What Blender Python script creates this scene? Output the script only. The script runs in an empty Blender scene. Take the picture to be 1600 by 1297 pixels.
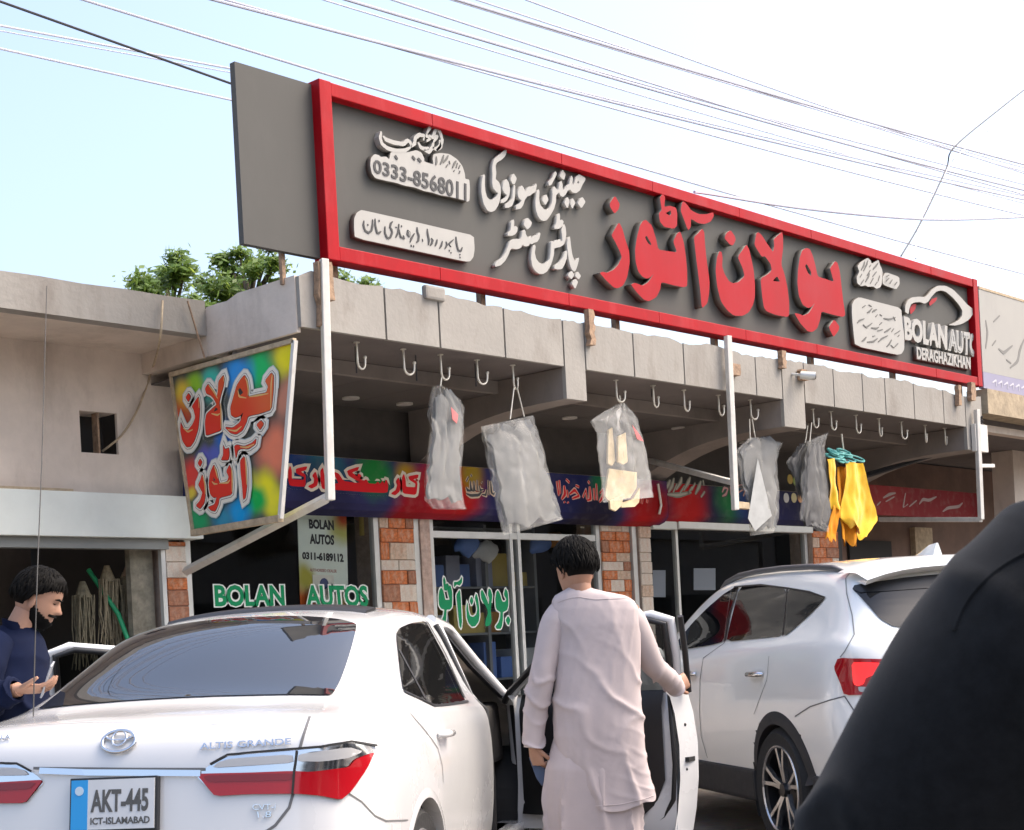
import bpy, bmesh, math, random
import numpy as np
from mathutils import Vector, Matrix, Euler
from mathutils.bvhtree import BVHTree
from mathutils import noise as mnoise
random.seed(7)
rng = np.random.default_rng(7)
sc = bpy.context.scene
COL = sc.collection
R_ = math.radians

# ------------------------------------------------------------------ camera
W, H = 1600.0, 1297.0
FPX, YAW, ROLL, CXP, CYP = 2405.0, R_(47.28), R_(-3.01), 800.0, 1010.5
fwd = np.array([math.sin(YAW), math.cos(YAW), 0.0])
_rt = np.array([math.cos(YAW), -math.sin(YAW), 0.0]); _up = np.array([0, 0, 1.0])
RGT = math.cos(ROLL) * _rt + math.sin(ROLL) * _up
UPV = -math.sin(ROLL) * _rt + math.cos(ROLL) * _up
CAM = np.array([-6.758, -7.711, 1.25])
cd = bpy.data.cameras.new('camera')
cam = bpy.data.objects.new('camera', cd); COL.objects.link(cam)
cam.matrix_world = Matrix(((RGT[0], UPV[0], -fwd[0], CAM[0]), (RGT[1], UPV[1], -fwd[1], CAM[1]),
                           (RGT[2], UPV[2], -fwd[2], CAM[2]), (0, 0, 0, 1)))
cd.sensor_fit = 'HORIZONTAL'; cd.sensor_width = 36.0; cd.lens = 36.0 * FPX / W
cd.shift_y = (CYP - H / 2) / W
cd.clip_start = 0.05; cd.clip_end = 3000
cd.dof.use_dof = True; cd.dof.focus_distance = 9.0; cd.dof.aperture_fstop = 30
sc.camera = cam

# ------------------------------------------------------------------ sky, sun, exposure
SUN_EL, SUN_AZ = 54.0, -42.0          # azimuth measured from +X towards +Y
wd = bpy.data.worlds.new('World'); sc.world = wd; wd.use_nodes = True
nt = wd.node_tree; bg = nt.nodes['Background']
sky = nt.nodes.new('ShaderNodeTexSky'); sky.sky_type = 'NISHITA'; sky.sun_disc = False
sky.sun_elevation = R_(SUN_EL); sky.sun_rotation = R_(90 - SUN_AZ)
sky.air_density = 1.0; sky.dust_density = 6.5; sky.ozone_density = 0.5; sky.altitude = 100
nt.links.new(sky.outputs[0], bg.inputs['Color']); bg.inputs['Strength'].default_value = 0.15
sl = bpy.data.lights.new('sun', 'SUN'); sl.energy = 0.5; sl.angle = R_(30); sl.color = (1.0, 0.95, 0.87)
sun = bpy.data.objects.new('sun', sl); COL.objects.link(sun)
sd = Vector((math.cos(R_(SUN_EL)) * math.cos(R_(SUN_AZ)), math.cos(R_(SUN_EL)) * math.sin(R_(SUN_AZ)), math.sin(R_(SUN_EL))))
sun.rotation_euler = sd.to_track_quat('Z', 'Y').to_euler(); sun.location = sd * 60
vs = sc.view_settings; vs.view_transform = 'Standard'; vs.look = 'None'; vs.gamma = 1.0
vs.use_curve_mapping = False; vs.exposure = 1.55
sc.cycles.use_denoising = True
sc.cycles.max_bounces = 8; sc.cycles.transparent_max_bounces = 16

# ------------------------------------------------------------------ pixel helpers: a pixel is a direction, the plane it touches gives the distance
def ray(x, y):
    return fwd + RGT * (x - CXP) / FPX - UPV * (y - CYP) / FPX
def _on(ax, x, y, v):
    r = ray(x, y); return CAM + r * ((v - CAM[ax]) / r[ax])
def onX(x, y, v): return _on(0, x, y, v)
def onY(x, y, v): return _on(1, x, y, v)
def onZ(x, y, v): return _on(2, x, y, v)
def atD(x, y, d): return CAM + ray(x, y) * d
def V3(p): return Vector((float(p[0]), float(p[1]), float(p[2])))

# ------------------------------------------------------------------ objects
WORLD_EMPTIES = {}
def link(o): COL.objects.link(o); return o
def thing(name, label, cat, loc=(0, 0, 0), rotz=None, group=None):
    o = bpy.data.objects.new(name, None); link(o); o.location = loc; o.empty_display_size = 0.1
    o['label'] = label; o['category'] = cat
    if group: o['group'] = group
    if rotz is None: WORLD_EMPTIES[o] = Matrix.Translation(loc).inverted()
    else: o.rotation_euler = (0, 0, rotz)
    return o
def tag(o, label, cat, group=None):
    o['label'] = label; o['category'] = cat
    if group: o['group'] = group
    return o
def struct(o): o['kind'] = 'structure'; return o
def attach(o, parent):
    if parent is None: return
    o.parent = parent
    if parent in WORLD_EMPTIES: o.matrix_parent_inverse = WORLD_EMPTIES[parent]
def obj_from_mesh(name, me, m, parent=None, smooth=False):
    if m is not None:
        me.materials.clear()
        for mm in (m if isinstance(m, (list, tuple)) else [m]): me.materials.append(mm)
    if smooth: me.polygons.foreach_set('use_smooth', [True] * len(me.polygons))
    o = bpy.data.objects.new(name, me); link(o); attach(o, parent); return o

class MB:
    def __init__(s): s.v = []; s.f = []; s.mi = []
    def add(s, vs, fs, mi=0):
        n = len(s.v); s.v += [tuple(map(float, p)) for p in vs]; s.f += [tuple(i + n for i in f) for f in fs]; s.mi += [mi] * len(fs); return s
    def box(s, a, b, mi=0):
        (x0, y0, z0), (x1, y1, z1) = a, b
        return s.add([(x0, y0, z0), (x1, y0, z0), (x1, y1, z0), (x0, y1, z0), (x0, y0, z1), (x1, y0, z1), (x1, y1, z1), (x0, y1, z1)],
                     [(0, 3, 2, 1), (4, 5, 6, 7), (0, 1, 5, 4), (1, 2, 6, 5), (2, 3, 7, 6), (3, 0, 4, 7)], mi)
    def hexa(s, p, mi=0):   # 8 points: bottom loop then top loop
        return s.add(p, [(0, 3, 2, 1), (4, 5, 6, 7), (0, 1, 5, 4), (1, 2, 6, 5), (2, 3, 7, 6), (3, 0, 4, 7)], mi)
    def bar(s, a, b, w, h, up=(0, 0, 1), mi=0):     # rectangular bar from a to b
        a, b = V3(a), V3(b); d = (b - a).normalized(); u = Vector(up); sd_ = d.cross(u)
        if sd_.length < 1e-4: sd_ = d.cross(Vector((1, 0, 0)))
        sd_.normalize(); u = sd_.cross(d).normalized()
        P = []
        for q in (a, b):
            P += [q - sd_ * w / 2 - u * h / 2, q + sd_ * w / 2 - u * h / 2, q + sd_ * w / 2 + u * h / 2, q - sd_ * w / 2 + u * h / 2]
        return s.hexa(P, mi)
    def tube(s, pts, r, seg=8, cap=True, mi=0):
        pts = [V3(p) for p in pts]; n = len(pts); rs = r if isinstance(r, (list, tuple)) else [r] * n
        rings = []; prev = None
        for i, p in enumerate(pts):
            d = (pts[min(i + 1, n - 1)] - pts[max(i - 1, 0)])
            d = d.normalized() if d.length > 1e-9 else Vector((0, 0, 1))
            if prev is None:
                u = d.orthogonal().normalized()
            else:
                u = prev - d * prev.dot(d); u = u.normalized() if u.length > 1e-6 else d.orthogonal().normalized()
            prev = u; w = d.cross(u)
            rings.append([p + (u * math.cos(2 * math.pi * k / seg) + w * math.sin(2 * math.pi * k / seg)) * rs[i] for k in range(seg)])
        return s.loft(rings, cap, mi=mi)
    def loft(s, rings, cap=True, closed=True, mi=0):
        n = len(rings[0]); vs = [p for r in rings for p in r]; fs = []
        for i in range(len(rings) - 1):
            for k in range(n if closed else n - 1):
                k2 = (k + 1) % n; fs.append((i * n + k, i * n + k2, (i + 1) * n + k2, (i + 1) * n + k))
        if cap: fs.append(tuple(range(n - 1, -1, -1))); fs.append(tuple((len(rings) - 1) * n + k for k in range(n)))
        return s.add(vs, fs, mi)
    def ball(s, c, r, seg=10, rings=7, sx=1, sy=1, sz=1, M=None, mi=0):
        c = V3(c); R = []
        for i in range(1, rings):
            t = math.pi * i / rings
            R.append([Vector((math.sin(t) * math.cos(2 * math.pi * k / seg) * r * sx, math.sin(t) * math.sin(2 * math.pi * k / seg) * r * sy, -math.cos(t) * r * sz)) for k in range(seg)])
        vs = [p for q in R for p in q]; nb = len(vs); vs += [Vector((0, 0, -r * sz)), Vector((0, 0, r * sz))]
        fs = []
        for i in range(len(R) - 1):
            for k in range(seg): fs.append((i * seg + k, i * seg + (k + 1) % seg, (i + 1) * seg + (k + 1) % seg, (i + 1) * seg + k))
        for k in range(seg):
            fs.append((nb, (k + 1) % seg, k)); t = (len(R) - 1) * seg; fs.append((t + k, t + (k + 1) % seg, nb + 1))
        if M is not None: vs = [M @ p for p in vs]
        return s.add([c + p for p in vs], fs, mi)
    def grid(s, P, mi=0, flip=False):        # P[i][j]
        n, m = len(P), len(P[0]); fs = []
        for i in range(n - 1):
            for j in range(m - 1):
                f = (i * m + j, i * m + j + 1, (i + 1) * m + j + 1, (i + 1) * m + j); fs.append(f[::-1] if flip else f)
        return s.add([p for q in P for p in q], fs, mi)
    def prism(s, poly, ext, mi=0):           # poly: 3d points (convex or nearly), ext: 3d vector
        n = len(poly); e = V3(ext); a = [V3(p) for p in poly]; b = [p + e for p in a]
        fs = [tuple(range(n)), tuple(range(2 * n - 1, n - 1, -1))] + [(i, n + i, n + (i + 1) % n, (i + 1) % n) for i in range(n)]
        return s.add(a + b, fs, mi)
    def build(s, name, m, parent=None, smooth=False, bevel=0.0, fix=True):
        me = bpy.data.meshes.new(name); me.from_pydata(s.v, [], s.f); me.update()
        if any(s.mi): me.polygons.foreach_set('material_index', s.mi)
        if fix or bevel:
            bm = bmesh.new(); bm.from_mesh(me)
            if bevel:
                bmesh.ops.remove_doubles(bm, verts=bm.verts, dist=1e-5)
                bmesh.ops.bevel(bm, geom=list(bm.edges), offset=bevel, segments=2, affect='EDGES', profile=0.6, clamp_overlap=True)
            bmesh.ops.recalc_face_normals(bm, faces=bm.faces); bm.to_mesh(me); bm.free()
        o = obj_from_mesh(name, me, m, parent, False)
        if smooth: smooth_angle(me, smooth if not isinstance(smooth, bool) else 50)
        return o

def smooth_angle(me, deg=40):
    me.polygons.foreach_set('use_smooth', [True] * len(me.polygons))
    bm = bmesh.new(); bm.from_mesh(me); lim = R_(deg)
    for e in bm.edges:
        e.smooth = not (len(e.link_faces) == 2 and e.calc_face_angle(0) > lim)
    bm.to_mesh(me); bm.free()

# ------------------------------------------------------------------ materials
def mat(name, col, rough=0.6, metal=0.0, spec=0.5, var=0.0, vscale=6.0, bump=0.0, bscale=40.0, coat=0.0, col2=None, detail=6, stain_glare=0.0, sscale=1.2, scol=None, sheen=0.0):
    m = bpy.data.materials.new(name); m.use_nodes = True; nt = m.node_tree; b = nt.nodes['Principled BSDF']
    b.inputs['Base Color'].default_value = (*col, 1); b.inputs['Roughness'].default_value = rough
    b.inputs['Metallic'].default_value = metal; b.inputs['Specular IOR Level'].default_value = spec
    b.inputs['Coat Weight'].default_value = coat; b.inputs['Coat Roughness'].default_value = 0.05
    if sheen: b.inputs['Sheen Weight'].default_value = sheen
    L = nt.links; tc = nt.nodes.new('ShaderNodeTexCoord'); src = None
    if var > 0 or col2:
        n = nt.nodes.new('ShaderNodeTexNoise'); n.inputs['Scale'].default_value = vscale; n.inputs['Detail'].default_value = detail
        n.inputs['Roughness'].default_value = 0.65; L.new(tc.outputs['Object'], n.inputs['Vector'])
        rp = nt.nodes.new('ShaderNodeValToRGB'); rp.color_ramp.elements[0].position = 0.3; rp.color_ramp.elements[1].position = 0.7
        a = tuple(c * (1 - var) for c in col); c2 = col2 or tuple(min(1, c * (1 + var)) for c in col)
        rp.color_ramp.elements[0].color = (*a, 1); rp.color_ramp.elements[1].color = (*c2, 1)
        L.new(n.outputs['Fac'], rp.inputs['Fac']); L.new(rp.outputs['Color'], b.inputs['Base Color']); src = rp.outputs['Color']
        mr = nt.nodes.new('ShaderNodeMapRange'); mr.inputs[1].default_value = 0.3; mr.inputs[2].default_value = 0.7
        mr.inputs[3].default_value = max(0, rough - 0.08); mr.inputs[4].default_value = min(1, rough + 0.08)
        L.new(n.outputs['Fac'], mr.inputs[0]); L.new(mr.outputs[0], b.inputs['Roughness'])
    if stain_glare > 0:
        n = nt.nodes.new('ShaderNodeTexNoise'); n.inputs['Scale'].default_value = sscale; n.inputs['Detail'].default_value = 9; n.inputs['Roughness'].default_value = 0.7
        mp = nt.nodes.new('ShaderNodeMapping'); mp.inputs['Scale'].default_value = (1, 1, 0.35); mp.inputs['Location'].default_value = (3.1, 1.7, 0.4)
        L.new(tc.outputs['Object'], mp.inputs['Vector']); L.new(mp.outputs[0], n.inputs['Vector'])
        mr = nt.nodes.new('ShaderNodeMapRange'); mr.inputs[1].default_value = 0.5; mr.inputs[2].default_value = 0.75; mr.inputs[4].default_value = stain_glare
        L.new(n.outputs['Fac'], mr.inputs[0]); mx = nt.nodes.new('ShaderNodeMix'); mx.data_type = 'RGBA'
        L.new(mr.outputs[0], mx.inputs['Factor'])
        if src: L.new(src, mx.inputs['A'])
        else: mx.inputs['A'].default_value = (*col, 1)
        mx.inputs['B'].default_value = (*(scol or tuple(c * 0.35 for c in col)), 1); L.new(mx.outputs['Result'], b.inputs['Base Color'])
    if bump > 0:
        n = nt.nodes.new('ShaderNodeTexNoise'); n.inputs['Scale'].default_value = bscale; n.inputs['Detail'].default_value = 5
        L.new(tc.outputs['Object'], n.inputs['Vector']); bp = nt.nodes.new('ShaderNodeBump'); bp.inputs['Strength'].default_value = bump; bp.inputs['Distance'].default_value = 0.01
        L.new(n.outputs['Fac'], bp.inputs['Height']); L.new(bp.outputs[0], b.inputs['Normal'])
    return m

def blob_print(name, base, blobs, ax=('X', 'Z'), rough=0.45, dirt=0.15):
    """flat print: soft colour patches given as ((u, v), radius, colour) in metres on the print"""
    m = bpy.data.materials.new(name); m.use_nodes = True; nt = m.node_tree; b = nt.nodes['Principled BSDF']; L = nt.links
    b.inputs['Roughness'].default_value = .8; b.inputs['Specular IOR Level'].default_value = .15
    tc = nt.nodes.new('ShaderNodeTexCoord'); nz = nt.nodes.new('ShaderNodeTexNoise'); nz.inputs['Scale'].default_value = 3.0
    L.new(tc.outputs['Object'], nz.inputs['Vector'])
    ad = nt.nodes.new('ShaderNodeVectorMath'); ad.operation = 'MULTIPLY_ADD'; ad.inputs[1].default_value = (0.16, 0.16, 0.16)
    L.new(nz.outputs['Color'], ad.inputs[0]); L.new(tc.outputs['Object'], ad.inputs[2])
    cur = None
    for (u, v), r, c in blobs:
        ds = nt.nodes.new('ShaderNodeVectorMath'); ds.operation = 'DISTANCE'; q = {'X': 0.0, 'Y': 0.0, 'Z': 0.0}
        mk = nt.nodes.new('ShaderNodeVectorMath'); mk.operation = 'MULTIPLY'
        mk.inputs[1].default_value = (1.0 if 'X' in ax else 0.0, 1.0 if 'Y' in ax else 0.0, 1.0 if 'Z' in ax else 0.0)
        L.new(ad.outputs[0], mk.inputs[0]); q[ax[0]] = u + 0.08; q[ax[1]] = v + 0.08
        L.new(mk.outputs[0], ds.inputs[0]); ds.inputs[1].default_value = (q['X'], q['Y'], q['Z'])
        mr = nt.nodes.new('ShaderNodeMapRange'); mr.interpolation_type = 'SMOOTHSTEP'; mr.inputs[1].default_value = r; mr.inputs[2].default_value = r * 0.25
        L.new(ds.outputs['Value'], mr.inputs[0]); mx = nt.nodes.new('ShaderNodeMix'); mx.data_type = 'RGBA'; L.new(mr.outputs[0], mx.inputs['Factor'])
        if cur: L.new(cur, mx.inputs['A'])
        else: mx.inputs['A'].default_value = (*base, 1)
        mx.inputs['B'].default_value = (*c, 1); cur = mx.outputs['Result']
    n2 = nt.nodes.new('ShaderNodeTexNoise'); n2.inputs['Scale'].default_value = 9; n2.inputs['Detail'].default_value = 8; L.new(tc.outputs['Object'], n2.inputs['Vector'])
    mr = nt.nodes.new('ShaderNodeMapRange'); mr.inputs[1].default_value = 0.5; mr.inputs[2].default_value = 0.8; mr.inputs[4].default_value = dirt
    L.new(n2.outputs['Fac'], mr.inputs[0]); mx = nt.nodes.new('ShaderNodeMix'); mx.data_type = 'RGBA'; L.new(mr.outputs[0], mx.inputs['Factor'])
    L.new(cur, mx.inputs['A']); mx.inputs['B'].default_value = (0.3, 0.27, 0.23, 1); L.new(mx.outputs['Result'], b.inputs['Base Color'])
    return m

def glass(name, tint=(0.55, 0.6, 0.62), ior=1.5, rough=0.02):
    m = bpy.data.materials.new(name); m.use_nodes = True; nt = m.node_tree; nt.nodes.clear(); L = nt.links
    o = nt.nodes.new('ShaderNodeOutputMaterial'); mx = nt.nodes.new('ShaderNodeMixShader'); fr = nt.nodes.new('ShaderNodeFresnel'); fr.inputs['IOR'].default_value = ior
    tr = nt.nodes.new('ShaderNodeBsdfTransparent'); tr.inputs['Color'].default_value = (*tint, 1)
    gl = nt.nodes.new('ShaderNodeBsdfGlossy'); gl.inputs['Roughness'].default_value = rough
    geo = nt.nodes.new('ShaderNodeNewGeometry'); ml = nt.nodes.new('ShaderNodeMath'); ml.operation = 'MULTIPLY'; inv = nt.nodes.new('ShaderNodeMath'); inv.operation = 'SUBTRACT'
    inv.inputs[0].default_value = 1.0; L.new(geo.outputs['Backfacing'], inv.inputs[1]); L.new(fr.outputs[0], ml.inputs[0]); L.new(inv.outputs[0], ml.inputs[1])
    L.new(ml.outputs[0], mx.inputs[0]); L.new(tr.outputs[0], mx.inputs[1]); L.new(gl.outputs[0], mx.inputs[2]); L.new(mx.outputs[0], o.inputs['Surface'])
    return m

# ------------------------------------------------------------------ flat shapes, letters and strokes
class Plane:
    """u,v coordinates on a plane; n points to the viewer"""
    def __init__(s, o, eu, ev, n): s.o, s.eu, s.ev, s.n = V3(o), Vector(eu), Vector(ev), Vector(n)
    def p(s, u, v, h=0): return s.o + s.eu * u + s.ev * v + s.n * h
    def px(s, x, y, h=0):
        o = s.o + s.n * h; r = V3(ray(x, y)); c = V3(CAM); t = (o - c).dot(s.n) / r.dot(s.n); q = c + r * t - s.o
        return (q.dot(s.eu), q.dot(s.ev))
def facade(y): return Plane((0, y, 0), (1, 0, 0), (0, 0, 1), (0, -1, 0))
def side_plane(x): return Plane((x, 0, 0), (0, -1, 0), (0, 0, 1), (-1, 0, 0))

def curve_mesh(polys, depth=0.0, offset=0.0, smooth=0):
    cu = bpy.data.curves.new('tmp', 'CURVE'); cu.dimensions = '2D'; cu.fill_mode = 'BOTH'; cu.extrude = depth / 2; cu.offset = offset
    for P in polys:
        P = [tuple(p) for p in P]
        for _ in range(smooth):
            Q = []
            for i in range(len(P)):
                a, b = P[i], P[(i + 1) % len(P)]
                Q += [(a[0] * .86 + b[0] * .14, a[1] * .86 + b[1] * .14), (a[0] * .14 + b[0] * .86, a[1] * .14 + b[1] * .86)]
            P = Q
        sp = cu.splines.new('POLY'); sp.points.add(len(P) - 1)
        for i, (a, b) in enumerate(P): sp.points[i].co = (a, b, 0, 1)
        sp.use_cyclic_u = True
    ob = bpy.data.objects.new('tmp', cu); me = bpy.data.meshes.new_from_object(ob)
    bpy.data.objects.remove(ob); bpy.data.curves.remove(cu); return me

def area2(P): return sum(P[i][0] * P[(i + 1) % len(P)][1] - P[(i + 1) % len(P)][0] * P[i][1] for i in range(len(P))) / 2
def put_mesh(me, pl, h):
    for v in me.vertices: v.co = pl.p(v.co.x, v.co.y, h + v.co.z)
    me.update()

def glyph(name, polys, pl, h0, depth, m, parent, offset=0.0, smooth=1, label=None):
    """polys in u,v; solid standing from height h0 to h0+depth over the plane"""
    polys = [list(P) for P in polys]
    me = curve_mesh(polys, depth, offset, smooth); put_mesh(me, pl, h0 + depth / 2)
    bm = bmesh.new(); bm.from_mesh(me); bmesh.ops.remove_doubles(bm, verts=bm.verts, dist=1e-5); bmesh.ops.recalc_face_normals(bm, faces=bm.faces); bm.to_mesh(me); bm.free()
    o = obj_from_mesh(name, me, m, parent)
    if label: o['label'] = label
    return o
def crop(polys, ox, oy, s): return [[(ox + a / s, oy + b / s) for a, b in P] for P in polys]
def px_polys(polys, pl, h): return [[pl.px(x, y, h) for x, y in P] for P in polys]

def stroke_polys(line, w, taper=True):
    """a pen stroke as a polygon: line in u,v, width w"""
    P = [Vector((a, b)) for a, b in line]
    if len(P) == 1: a = P[0]; return [(a.x, a.y + w), (a.x + w * .8, a.y), (a.x, a.y - w), (a.x - w * .8, a.y)]
    Lf, Rt = [], []
    for i, p in enumerate(P):
        d = (P[min(i + 1, len(P) - 1)] - P[max(i - 1, 0)]); d = d.normalized() if d.length > 1e-9 else Vector((1, 0))
        n = Vector((-d.y, d.x)); k = 1.0 if not taper else (0.45 if i in (0, len(P) - 1) else 1.0)
        Lf.append(p + n * w / 2 * k); Rt.append(p - n * w / 2 * k)
    return [(p.x, p.y) for p in Lf + Rt[::-1]]
def strokes(name, lines, pl, h0, depth, w, m, parent, offset=0.0):
    mb = MB()
    for ln in lines:
        me = curve_mesh([stroke_polys(ln, w)], depth, offset, 1); put_mesh(me, pl, h0 + depth / 2)
        mb.add([v.co[:] for v in me.vertices], [tuple(f.vertices) for f in me.polygons]); bpy.data.meshes.remove(me)
    o = mb.build(name, m, parent); o['kind'] = 'stuff'; return o

def text_raw(s, bold=0.0, depth=0.0, spacing=1.0):
    cu = bpy.data.curves.new('tmp', 'FONT'); cu.body = s; cu.extrude = depth / 2; cu.offset = bold; cu.space_character = spacing; cu.resolution_u = 3
    ob = bpy.data.objects.new('tmp', cu); me = bpy.data.meshes.new_from_object(ob)
    bpy.data.objects.remove(ob); bpy.data.curves.remove(cu); return me
def text_on(name, s, quad, pl, h0, depth, m, parent, bold=0.0, spacing=1.0, scale_depth=True):
    """lettering stretched to a quad of u,v corners: top left, top right, bottom right, bottom left"""
    me = text_raw(s, bold, 1.0, spacing); co = np.array([v.co[:] for v in me.vertices]); a, b = co.min(0), co.max(0)
    q = [Vector(p) for p in quad]
    for v in me.vertices:
        u = (v.co.x - a[0]) / (b[0] - a[0]); t = (v.co.y - a[1]) / (b[1] - a[1])
        c = (q[3] * (1 - u) + q[2] * u) * (1 - t) + (q[0] * (1 - u) + q[1] * u) * t
        v.co = pl.p(c.x, c.y, h0 + depth * (v.co.z + 0.5))
    me.update(); return obj_from_mesh(name, me, m, parent)
def fbm(p, s=1.0, o=3): return mnoise.fractal(Vector(p) * s, 1.0, 2.0, o)
# ================================================================== materials
M = {}
M['plaster'] = mat('plaster', (0.62, 0.535, 0.455), 0.9, var=0.12, vscale=2.2, bump=0.35, bscale=25, stain_glare=0.6, sscale=1.5, scol=(0.24, 0.185, 0.14))
M['fascia'] = mat('fascia', (0.285, 0.268, 0.242), 0.88, var=0.10, vscale=2.5, bump=0.35, bscale=30, stain_glare=0.8, sscale=2.4, scol=(0.155, 0.13, 0.11))
M['joint'] = mat('joint', (0.03, 0.028, 0.026), 0.9)
M['soffit'] = mat('soffit', (0.13, 0.112, 0.105), 0.9, var=0.15, vscale=4, bump=0.2, stain_glare=0.4, sscale=2)
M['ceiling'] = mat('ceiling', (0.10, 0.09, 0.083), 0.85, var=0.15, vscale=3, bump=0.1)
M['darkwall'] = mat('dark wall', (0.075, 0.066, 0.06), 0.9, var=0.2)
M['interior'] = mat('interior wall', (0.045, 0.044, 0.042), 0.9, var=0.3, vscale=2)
M['alu'] = mat('aluminium', (0.55, 0.56, 0.54), 0.42, 0.35, var=0.08, vscale=8)
M['grey_panel'] = mat('grey composite panel', (0.086, 0.084, 0.078), 0.62, 0.0, spec=.2, var=0.06, vscale=1.5, stain_glare=0.30, sscale=2.5, scol=(.115, .112, .103))
M['red_frame'] = mat('red composite', (0.33, 0.003, 0.008), 0.45, 0.0, spec=.14, var=0.12, vscale=5, stain_glare=0.22, sscale=4, scol=(0.55, 0.10, 0.11))
M['red_letter'] = mat('red acrylic', (0.33, 0.004, 0.010), 0.45, 0.0, spec=.14, var=0.08, vscale=2.5, stain_glare=0.4, sscale=1.5, scol=(0.36, 0.028, 0.04))  # pinkish glare on the acrylic painted in as lighter red patches
M['letter_side'] = mat('letter return', (0.10, 0.09, 0.075), 0.55)
M['white_letter'] = mat('white acrylic', (0.36, 0.352, 0.33), 0.5, spec=.3, var=0.06, vscale=6)
M['black_ink'] = mat('black ink', (0.02, 0.02, 0.022), 0.5)
M['dark_ink'] = mat('grey ink', (0.09, 0.088, 0.08), 0.5)
M['pipe'] = mat('white painted pipe', (0.62, 0.60, 0.55), 0.5, var=0.08, vscale=10, stain_glare=0.4, sscale=7, scol=(0.30, 0.22, 0.15))
M['rust'] = mat('rusty bracket', (0.30, 0.20, 0.13), 0.85, var=0.4, vscale=25, bump=0.4, bscale=60)
M['stone_o'] = mat('orange stone', (0.58, 0.17, 0.05), 0.7, var=0.4, vscale=5, bump=0.8, bscale=30, stain_glare=0.8, sscale=4, scol=(0.62, 0.48, 0.36))
M['stone_c'] = mat('cream stone', (0.62, 0.48, 0.36), 0.7, var=0.25, vscale=5, bump=0.8, bscale=30, stain_glare=0.7, sscale=4, scol=(0.42, 0.17, 0.08))
M['stone_b'] = mat('brown stone', (0.36, 0.15, 0.08), 0.7, var=0.4, vscale=5, bump=0.8, bscale=30, stain_glare=0.5, sscale=4, scol=(.55, .42, .32))
M['stone_w'] = mat('pale stone', (0.66, 0.59, 0.50), 0.75, var=0.15, vscale=12, bump=0.6, bscale=40, stain_glare=0.5, sscale=4, scol=(0.55, 0.28, 0.14))
M['mortar'] = mat('mortar', (0.40, 0.31, 0.25), 0.95, var=0.2, vscale=20, bump=0.4)
M['shopglass'] = glass('shop glass', (0.70, 0.73, 0.73), 1.45, 0.01)
M['hook'] = mat('pale hook', (0.60, 0.57, 0.50), 0.35, 0.5, var=0.15, vscale=30)
M['board'] = mat('pale green board', (0.62, 0.655, 0.61), 0.5, var=0.06, vscale=3, stain_glare=0.3, sscale=1.5, scol=(0.36, 0.38, 0.33))
M['cream_sign'] = mat('cream sign', (0.33, 0.32, 0.295), 0.6, var=0.06, vscale=2, stain_glare=0.25)
M['purple'] = mat('faded purple', (0.26, 0.25, 0.35), 0.6, var=0.08)
M['sandstone'] = mat('rough sandstone', (0.36, 0.29, 0.20), 0.95, var=0.3, vscale=7, bump=0.9, bscale=14, stain_glare=0.4, sscale=4)
M['brownwall'] = mat('brown wall', (0.16, 0.10, 0.075), 0.9, var=0.25, vscale=3)
M['cable'] = mat('glare-pale cable', (0.58, 0.60, 0.70), 0.8)  # glare and haze of the bright sky put into the wire colour
M['black_cable'] = mat('black cable', (0.03, 0.03, 0.035), 0.6)
M['wood'] = mat('old timber', (0.42, 0.33, 0.22), 0.85, var=0.3, vscale=15, bump=0.3)

# ================================================================== ground
def ground_material():
    m = bpy.data.materials.new('dusty ground'); m.use_nodes = True; nt = m.node_tree; b = nt.nodes['Principled BSDF']; L = nt.links
    tc = nt.nodes.new('ShaderNodeTexCoord')
    n1 = nt.nodes.new('ShaderNodeTexNoise'); n1.inputs['Scale'].default_value = 0.7; n1.inputs['Detail'].default_value = 10; n1.inputs['Roughness'].default_value = 0.65
    n2 = nt.nodes.new('ShaderNodeTexNoise'); n2.inputs['Scale'].default_value = 14; n2.inputs['Detail'].default_value = 8
    for n in (n1, n2): L.new(tc.outputs['Object'], n.inputs['Vector'])
    rp = nt.nodes.new('ShaderNodeValToRGB'); e = rp.color_ramp.elements; e[0].position = 0.35; e[0].color = (0.06, 0.05, 0.042, 1); e[1].position = 0.68; e[1].color = (0.30, 0.255, 0.21, 1)
    L.new(n1.outputs['Fac'], rp.inputs['Fac']); mx = nt.nodes.new('ShaderNodeMix'); mx.data_type = 'RGBA'; mx.blend_type = 'MULTIPLY'; mx.inputs['Factor'].default_value = 0.6
    L.new(rp.outputs['Color'], mx.inputs['A']); L.new(n2.outputs['Color'], mx.inputs['B']); L.new(mx.outputs['Result'], b.inputs['Base Color'])
    mr = nt.nodes.new('ShaderNodeMapRange'); mr.inputs[1].default_value = 0.35; mr.inputs[2].default_value = 0.65; mr.inputs[3].default_value = 0.35; mr.inputs[4].default_value = 0.9
    L.new(n1.outputs['Fac'], mr.inputs[0]); L.new(mr.outputs[0], b.inputs['Roughness'])
    bp = nt.nodes.new('ShaderNodeBump'); bp.inputs['Strength'].default_value = 0.5; bp.inputs['Distance'].default_value = 0.02; L.new(n2.outputs['Fac'], bp.inputs['Height']); L.new(bp.outputs[0], b.inputs['Normal'])
    return m
M['ground'] = ground_material()
M['asphalt'] = mat('asphalt', (0.10, 0.095, 0.088), 0.85, var=0.3, vscale=3, bump=0.5, bscale=120)
g = MB(); N = 40
gp = [[(-600 + 1200 * i / 12, -600 + 1200 * j / 12, 0) for j in range(13)] for i in range(13)]
g.grid(gp, flip=True); struct(g.build('ground', M['ground'], fix=False))
rd = MB(); rd.add([(-300, -16, 0.004), (300, -16, 0.004), (300, -5.2, 0.004), (-300, -5.2, 0.004)], [(0, 1, 2, 3)]); struct(rd.build('road', M['asphalt'], fix=False))
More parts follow.
